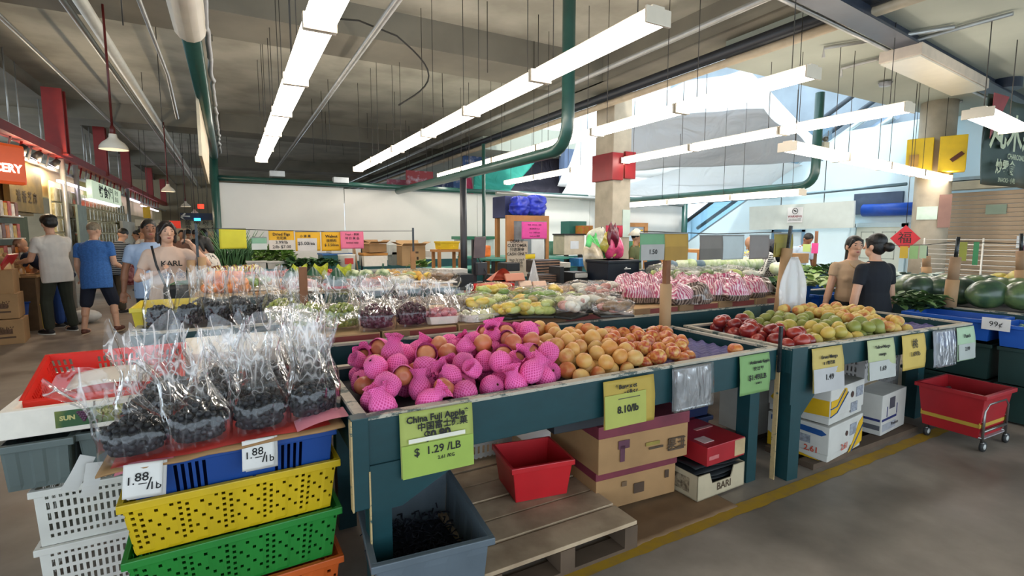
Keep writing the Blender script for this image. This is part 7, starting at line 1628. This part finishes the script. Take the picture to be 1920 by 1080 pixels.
    # hair
    if hstyle:
        b = B(); hm = HAIR.get(hair, HAIR['black'])
        b.sph(hcn-lk*.010+up*.024, (.085, .096, .094), 18, 11, HM)
        if hstyle in ('long', 'bun', 'pony', 'bob'): b.sph(hcn-lk*.035-up*.01, (.082, .078, .10), 16, 10, HM)
        if hstyle == 'bun': b.sph(hcn-lk*.135-up*.02, (.056, .05, .052), 14, 9, HM); b.sph(hcn-lk*.02+up*.045, (.09, .095, .085), 14, 9, HM)
        if hstyle == 'pony': capsule(b, hcn-lk*.10-up*.04, hcn-lk*.105-up*.24+hs*.02, .036, .022)
        if hstyle in ('bob', 'long'):
            ln = .15 if hstyle == 'bob' else .24
            for sg in (-1, 1): capsule(b, hcn+hs*sg*.072-lk*.01+up*.03, hcn+hs*sg*.078-lk*.015-up*(ln-.03), .026, .02)
            capsule(b, hcn-lk*.07, hcn-lk*.08-up*ln, .07, .05)
        if hstyle == 'fluffy': b.sph(hcn-lk*.02+up*.05, (.1, .115, .085), 16, 10, HM); b.sph(hcn-lk*.06+up*.0, (.09, .07, .08), 14, 9, HM)
        if hstyle in ('pony', 'bun') : 
            for sg in (-1, 1): capsule(b, hcn+hs*sg*.05+lk*.062+up*.062, hcn+hs*sg*.078+lk*.035-up*.03, .014, .009, 6)
        if hstyle == 'bob':
            for sg in (-1, 1): capsule(b, hcn+hs*sg*.022+lk*.07+up*.078, hcn+hs*sg*.08+lk*.038-up*.03, .022, .014, 8)
        remesh(done(b), 'hair', hm, vox*.9, t, 2)
    if facefx:
        for sg in (-1, 1):
            e = (hc+hs*sg*.031+lk*.083+up*.028)*k; B().sph(e, (.013*k, .006*k, .0055*k), 10, 6, HM).build('eye', mat('eye_dark', '#1d1512', .25, v=0), t)
            e = (hc+hs*sg*.032+lk*.087+up*.05)*k; B().sph(e, (.019*k, .006*k, .004*k), 8, 5, HM).build('eyebrow', HAIR['black'], t)
        B().sph((hc+lk*.086-up*.047)*k, (.021*k, .008*k, .0075*k), 10, 6, HM).build('lips', mat('lip_red', '#9a4644', .4, v=0), t)
    t['hc'] = hc*k
    return t, {'arms': {q: [v*k for v in arms[q][:3]] for q in arms}, 'hc': hc*k, 'pel': pel*k, 'neck': neck*k, 'f': f, 's': s, 'T': T_, 'k': k}
def wl(t, p):   # local to world of a person
    return Matrix.Translation(t.location) @ Matrix.Rotation(t.rotation_euler[2], 4, 'Z') @ V(p)
black_sh, white_sole = mat('shoe_black', '#17171a', .5, v=.1), mat('sole_white', '#d5d2cc', .5, v=0)
# man in the white tee shirt at the left stall
t, J = person('man in a white tee shirt and dark green trousers choosing bread at the stall', (-2.42, 10.5), (-.75, .65), 1.84, 'light', 'black', 'fluffy', cloth('white_tee', '#d6d1c9'), cloth('olive_trousers', '#2b2f24', .15), torso=(0, -.07, 1), armR=((-.12, -.35, -1), (-.02, -1, -.02)), armL=((.12, -.35, -.95), (.0, -1, -.2)), legR=((-.10, -.05, -1), (-.06, .12, -1)), legL=((.12, -.1, -1), (.08, .15, -1)), look=(-.25, -.9, -.2), shoe=black_sh, sole=white_sole, fat=1.12)
w = wl(t, J['arms'][1][2]); o = tag(B().sph((0, 0, 0), (.17, .13, .12), 14, 9).build('bread_bag', film('bread_bag_film', '#fff4e8', .3, .18, 12, .8, '#d9b890')), 'clear bag of bread held by the man in white', 'bag'); o.location = w+V((-.12, .05, -.02))
# man in the blue polo
heather = mat('cloth_wear_heather_blue', '#3a6cb0', .85, v=.16, s=50, b=.3, bs=9)
t, J = person('grey haired man in a blue polo shirt and navy shorts walking away', (-1.86, 10.15), (.25, 1), 1.74, 'light', 'grey', 'short', heather, cloth('navy_shorts', '#141b2c', .1), torso=(.05, -.10, 1), armL=((.12, .05, -1), (-.0, -.35, -.95)), armR=((-.18, .0, -1), (-.1, -.95, -.35)), legR=((.18, -.06, -1), (.10, .1, -1)) if False else ((-.22, -.1, -1), (-.2, .35, -1)), legL=((.13, .1, -1), (.1, .1, -1)), look=(-.45, -.9, -.25), shorts=True, shoe=mat('shoe_brown', '#5c3226', .6, v=.15), sole=mat('sole_tan', '#b09a80', .6, v=0), fat=1.15, hemdrop=.05)
# bending figure in dark blue between them, striped man behind
t, J = person('person in a dark blue top bending over the stall between the two men', (-2.55, 11.2), (-1, .25), 1.70, 'tan', 'black', None, cloth('dark_blue', '#142038', .2), cloth('royal_blue', '#1c3f7d', .15), torso=(0, -.75, .7), look=(0, -1, -.3), armR=((0, -.4, -1), (0, -.6, -.7)), armL=((0, -.4, -1), (0, -.6, -.7)), shoe=black_sh, sole=white_sole)
t, J = person('man in a navy striped tee shirt bending forward with a red bag', (-2.0, 12.6), (.7, .75), 1.70, 'light', 'black', 'short', pattern('cloth_navy_stripe', 'stripe', '#16202f', '#a9b4bd', 9), cloth('khaki', '#4a4438', .1), torso=(0, -.28, 1), armR=((0, -.2, -1), (0, -.9, -.5)), armL=((0, -.2, -1), (0, -.9, -.5)), look=(0, -1, -.5), shoe=black_sh, sole=white_sole)
w = wl(t, J['arms'][1][2]); o = tag(B().sph((0, 0, 0), (.2, .15, .22), 14, 9).build('shopping_bag', mat('red_check_bag', '#8e2a38', .6, v=.4, s=16, h2='#c98a8a')), 'dark red patterned bag carried by the striped man', 'bag'); o.location = w+V((.02, -.05, -.2))
# woman on the phone
cream = cloth('cream_tee', '#cdb2a0')
p = at(320, 560, Y=6.75); 
t, J = person('woman in a cream printed tee shirt talking on her phone', (p.x, p.y), (.28, -1), 1.69, 'light', 'dark', 'bob', cream, cloth('pale_jeans', '#8f98a4', .1), True, armR=((-.42, .12, -1), (.62, -.62, .25)), armL=((.5, -.6, -.35), (-.6, -.02, .9)), look=(.05, -1, -.05), facefx=True, shoe=white_sole, sole=white_sole, vox=.008, curl=1.1, palm=((.2, -.4, 1), (-1, 0, .1)), fat=1.05)
R_ = pi/2
fy = -.145*J['k']
text(t, 'KARL', (.0, -.165, J['pel'].z+.345*J['k']), .082, INK, bold=.0016); text(t, '✿ ❀', (.02, -.16, J['pel'].z+.22*J['k']), .11, mat('print_violet', '#4a3f58', .7, v=0))
w = wl(t, J['arms'][1][2]+V((-.075, .01, .10))); ph = tag(B().box((0, 0, 0), (.012, .075, .15), rot=Euler((-.3, .2, .3)), bev=.004).build('phone', blackm), 'phone held to the ear of the woman in cream', 'phone'); ph.location = w
w = wl(t, (.06, -.22, .93)); o = thing('shoulder_bag', 'black shoulder bag with green onions sticking out', 'bag', w, .28)
B().box((0, 0, -.03), (.32, .12, .22), bev=.04).build('bag_body', mat('black_leather', '#15171a', .5, v=.2), o); b = B(); rn = random.Random(2)
for i in range(26): x = rn.uniform(-.14, .1); b.tube([(x, 0, .07), (x+.1, -.02, .12), (x+.25, -.03, .10+rn.uniform(-.03, .03))], .007, 4)
stuff(b.build('green_onions', MATS['scallion_green'], o)); B().tube([(-.13, .03, .06), (-.2, .04, .3), (-.22, .10, .50)], .012, 6).build('strap', MATS['black_leather'], o)
# man behind her
p = at(288, 560, Y=7.9)
t, J = person('man in a pale blue shirt walking behind the woman on the phone', (p.x, p.y), (.2, -1), 1.73, 'brown', 'black', 'short', cloth('pale_blue_shirt', '#9aaecb'), cloth('navy_trousers', '#161b28'), look=(.1, -1, 0), armR=((-.28, .1, -1), (-.1, -.05, -1)), facefx=True, shoe=white_sole, sole=white_sole, fat=1.05)
# woman in the printed blouse
p = at(410, 520, Y=8.0)
t, J = person('woman in a white blouse with black print reaching over the vegetables', (p.x, p.y), (-.8, .25), 1.56, 'light', 'black', 'bob', pattern('cloth_floral', 'floral', '#d9d2c8', '#2a2628', 14), cloth('dark_skirt', '#2a2a30'), True, torso=(0, -.3, 1), armL=((.1, -.4, -1), (0, -.8, -.5)), armR=((-.1, -.4, -1), (0, -.8, -.5)), look=(.1, -1, -.4), fat=1.1, shoe=black_sh, vox=.01)
# far aisle people
FAR = [((272, 520), 15.2, 'person in a white shirt looking at a phone beside the cream door leaf', '#c9c4bc', '#2a3550', 'black', (1, -.3), 1.72), ((345, 500), 16.0, 'person in a rose brown top in the far crowd', '#8f6a5c', '#3a4038', 'dark', (0, -1), 1.66), ((357, 500), 18.5, 'person in a pale top in the far crowd', '#b9b0a6', '#20242c', 'black', (.3, 1), 1.70), ((385, 505), 14.5, 'long haired person in a dark red top by the green post', '#6e1c22', '#1d1d24', 'black', (.1, 1), 1.68), ((370, 500), 17.0, 'dark dressed person in the far crowd', '#2c2f35', '#20232a', 'black', (-.3, 1), 1.68), ((262, 505), 17.5, 'person in grey at the far stall fronts', '#7d7f80', '#2c2c30', 'black', (-1, .1), 1.66)]
for i, ((px, py), Y, lb, c, c2, hr, fc, hh) in enumerate(FAR):
    p = at(px, py, Y=Y); person(lb, (p.x, Y), fc, hh, 'tan', hr, 'long' if i == 3 else 'short', cloth('far_%d' % i, c), cloth('farb_%d' % i, c2), i in (1, 3), vox=.016, shoe=black_sh, armL=((.2, -.1, -1), (0, -.6, -.8)))
# ---- right hand side
t, J = person('young woman in a beige cropped tee shirt and black trousers', (5.72, 2.96), (-.52, -.6), 1.53, 'light', 'black', 'pony', cloth('beige_crop', '#b79a7c', .06), cloth('black_trousers', '#15151a', .1), True, armR=((-.22, -.05, -1), (-.30, -.25, -1)), armL=((.28, .05, -1), (.15, -.2, -1)), look=(.12, -1, -.04), sleeve=.38, crop=.02, facefx=True, shoe=white_sole, sole=white_sole, vox=.007, curl=.5)
nk = J['neck']; B().tube([nk+V((.05*cos(a), -.055-.045*max(0, sin(a)), -.02-.06*max(0, sin(a)))) for a in [pi*i/10 for i in range(11)]], .0022, 5).build('necklace', mat('gold_thin', '#b08a3a', .3, .9, v=0), t)
t, J = person('woman in a black tee shirt with her hair in a bun, seen from behind', (5.50, 2.63), (.25, .95), 1.54, 'light', 'black', 'bun', cloth('black_tee', '#12161f', .15), cloth('black_skirt', '#14161c', .1), True, look=(.3, -1, 0), armR=((-.22, 0, -1), (-.08, -.1, -1)), armL=((.24, 0, -1), (.08, -.1, -1)), shoe=black_sh, vox=.007, fat=1.12, hemdrop=.04)
# plaid shirt with a back pack
p = at(1432, 560, Y=4.95)
t, J = person('person in a black and white plaid shirt stooping over the vegetables', (p.x+.28, p.y, 0), (-1, .25), 1.72, 'tan', 'black', None, pattern('cloth_plaid', 'plaid', '#d3d0cb', '#17181b', 11), cloth('dark_jeans', '#1f2430'), torso=(0, -.72, .72), look=(0, -1, -.6), armR=((0, -.5, -1), (0, -1, -.3)), armL=((0, -.5, -1), (0, -1, -.3)), sleeve=1.85, shoe=black_sh)
q = wl(t, J['pel']+J['T']*.30-J['f']*.19); bp = thing('backpack', 'dark grey backpack on the stooping plaid shirt', 'backpack', q, t.rotation_euler[2]); bp.rotation_euler = (radians(-45)*-1, 0, t.rotation_euler[2])
B().box((0, .03, 0), (.32, .17, .46), bev=.06).build('pack_body', mat('dark_grey_nylon', '#2c2d33', .6, v=.15), bp); B().box((0, .13, -.08), (.24, .06, .22), bev=.025).build('front_pocket', mat('dark_grey_pocket', '#34353c', .6, v=.1), bp)
for x in (-.1, .1): B().tube([(x, -.05, .2), (x*1.2, -.20, .15), (x*1.2, -.22, -.05), (x, -.06, -.18)], .016, 6).build('strap', MATS['dark_grey_nylon'], bp)
p = at(1490, 500, X=9.6); t, J = person('person in a pale blue shirt and dark cap bending behind the cabbages', (p.x, p.y, 0), (-.3, -1), 1.62, 'brown', 'black', 'short', cloth('pale_work_shirt', '#b4c3d2'), cloth('dark_work_trousers', '#2a2f3a'), torso=(.1, -.35, 1), look=(0, -1, -.7), shoe=black_sh, vox=.011)
p = at(1190, 500, Y=7.4); t, J = person('seller in a white hat half hidden by the ochre sheet', (p.x, p.y, 0), (.6, -1), 1.60, 'tan', 'black', 'short', cloth('olive_top', '#5a5f3a'), cloth('dark_apron', '#22262a'), look=(.3, -1, 0), shoe=black_sh, vox=.012)
B().lathe([(.17, -.02), (.10, .06), (.02, .12), (0, .12)], 18, c=J['hc']+V((0, 0, .07))).build('hat', mat('straw_white', '#d9d2c0', .7), t)
# ================================================================== GOODS OF THE LEFT STALL
gd = mat('stall_goods_cream', '#c9b28a', .7, v=.2, s=8); kraft = mat('kraft_card', '#a9845a', .8, v=.08, s=4)
for i, (z, w, d, x, y) in enumerate(((0, .58, .5, -2.92, 9.9), (.36, .55, .5, -2.95, 9.95), (.70, .52, .5, -2.98, 10.0))):
    t = carton('produce_carton', ['lowest', 'middle', 'topmost'][i]+' brown carton of the stack at the left edge', (x-.05, y, z), radians(8), w, d, .35, kraft, None, (('f', .3, .25, .85, .32, '#5a3f28'), ('f', .45, .42, .8, .62, '#6b4a30')) if i < 2 else ())
    if i < 2: text(t, '香脆饼', (.05, -d/2-.004, .2), .1, mat('carton_brown_ink', '#5a3f28', .8, v=0), bold=.001)
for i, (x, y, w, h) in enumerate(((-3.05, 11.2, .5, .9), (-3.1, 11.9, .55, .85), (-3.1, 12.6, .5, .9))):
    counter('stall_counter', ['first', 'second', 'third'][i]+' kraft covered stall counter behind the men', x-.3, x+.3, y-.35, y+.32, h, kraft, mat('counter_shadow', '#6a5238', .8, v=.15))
rn = random.Random(21)
for i in range(22):
    y = 9.5+rn.random()*3.4; z = [.98, .9, .93][i % 3]
    if y < 10.3: z = 1.07
    c = ['#d9cdb8', '#c9a878', '#b98a50', '#e0d8cc', '#a9683c', '#cfc26a'][i % 6]
    o = thing('snack_bag', ORDW[i]+' %s snack bag on the stall counter, %s' % (['clear', 'cream', 'golden', 'white', 'red brown', 'yellow'][i % 6], 'by the stacked cartons' if y < 10.4 else 'behind the man in white' if y < 11.6 else 'in the far half of the stall'), 'bag', (-3.05+rn.uniform(-.18, .2), y, z-.02), rn.uniform(0, 3), 'snack bags on the stall')
    m_ = mat('snack_'+c[1:], c, .3, v=.25, s=12, b=.6, bs=20, coat=.4); sd = rn.uniform(0, 30)
    b = B(); b.grid(lambda u, v: Vector((.11*cos(2*pi*u)*(1-v**3)*(1+.2*noise.noise(Vector((cos(u*6.28)+sd, sin(u*6.28), v*2)))), .08*sin(2*pi*u)*(1-v**3), .2*v)), 14, 7); bmesh.ops.remove_doubles(b.bm, verts=b.bm.verts, dist=1e-4); b.build('bag_body', m_, o)
    B().lathe([(.012, .17), (.035, .235)], 10, cap=False).build('bag_neck', m_, o)
for k, (y0, y1, z) in enumerate(((10.5, 11.5, 1.15), (10.5, 11.5, 1.5), (10.5, 11.5, 1.85))):
    t = thing('stall_shelf', ['lower', 'middle', 'upper'][k]+' white shelf of packets at the left edge', 'shelf', (-3.2, 0, z)); B().ab((-.25, y0, -.02), (.2, y1, .0)).build('board', mat('white_shelf', '#cfc8b8', .5), t)
    for j in range(6):
        c = ['#c9a23a', '#b5482a', '#d9cfc0', '#7a4a2a', '#cf7a2a', '#c9bfae'][(j+k*2) % 6]; o = tag(B().ab((-3.22, y0+.03+.16*j, z), (-3.05, y0+.16+.16*j, z+.2+.03*(j % 2)), bev=.01).build('snack_packet', mat('packet_'+c[1:], c, .4, v=.3, s=14)), '%s snack packet on the %s shelf at the left edge, place %s' % (['golden', 'red', 'white', 'brown', 'orange', 'pale'][(j+k*2) % 6], ['lower', 'middle', 'upper'][k], 'by the aisle' if j > 3 else 'inside'), 'packet', 'snack packets on the shelves')
for i, (px, py, c, h, r_) in enumerate(((47, 630, '#1f4a9a', .48, .17), (66, 625, '#c9a71c', .42, .15))):
    p = at(px, py-8, Y=11.0+.1*i); t = thing('round_bin', ['blue bin beside the stacked cartons', 'yellow bin behind the man in white'][i], 'bin', (p.x, p.y, 0)); B().lathe([(r_*.8, 0), (r_, h), (r_*.93, h), (r_*.75, .03), (0, .03)], 16, cap=False).build('body', plastic(c), t); B().lathe([(r_+.012, h-.02), (r_+.012, h)], 16).build('rim', plastic(c), t)
o = tag(B().box((0, 0, 0), (.02, .4, .34), rot=Euler((0, .5, 0))).build('red_tray', mat('red_tray', '#b5202a')), 'red tray edge above the topmost carton', 'tray'); o.location = (-2.85, 10.0, 1.12)
tag(B().sph((0, 0, .12), (.24, .16, .12), 14, 9).build('white_sack', mat('white_sack_film', '#c9c9c6', .4, v=.1, b=.5, bs=12)), 'white plastic sack on the floor behind the dark trousers', 'sack'); bpy.data.objects['white_sack'].location = (-2.3, 11.4, 0)
# ================================================================== lettering becomes real mesh; unused data removed
bpy.context.view_layer.update()
dg = bpy.context.evaluated_depsgraph_get()
for o in [o for o in COL.objects if o.type == 'FONT']:
    me = bpy.data.meshes.new_from_object(o.evaluated_get(dg)); me.name = 'lettering'
    n = link('lettering', me, o.parent); n.location = o.location; n.rotation_euler = o.rotation_euler; n.scale = o.scale
    bpy.data.objects.remove(o)
for o in COL.objects:
    if o.parent is None and o.type == 'MESH' and 'label' not in o and 'kind' not in o: print('UNTAGGED', o.name)
print('OBJ', len(COL.objects), 'TRIS', sum(sum(len(p.vertices)-2 for p in m.polygons) for m in bpy.data.meshes if m.users))
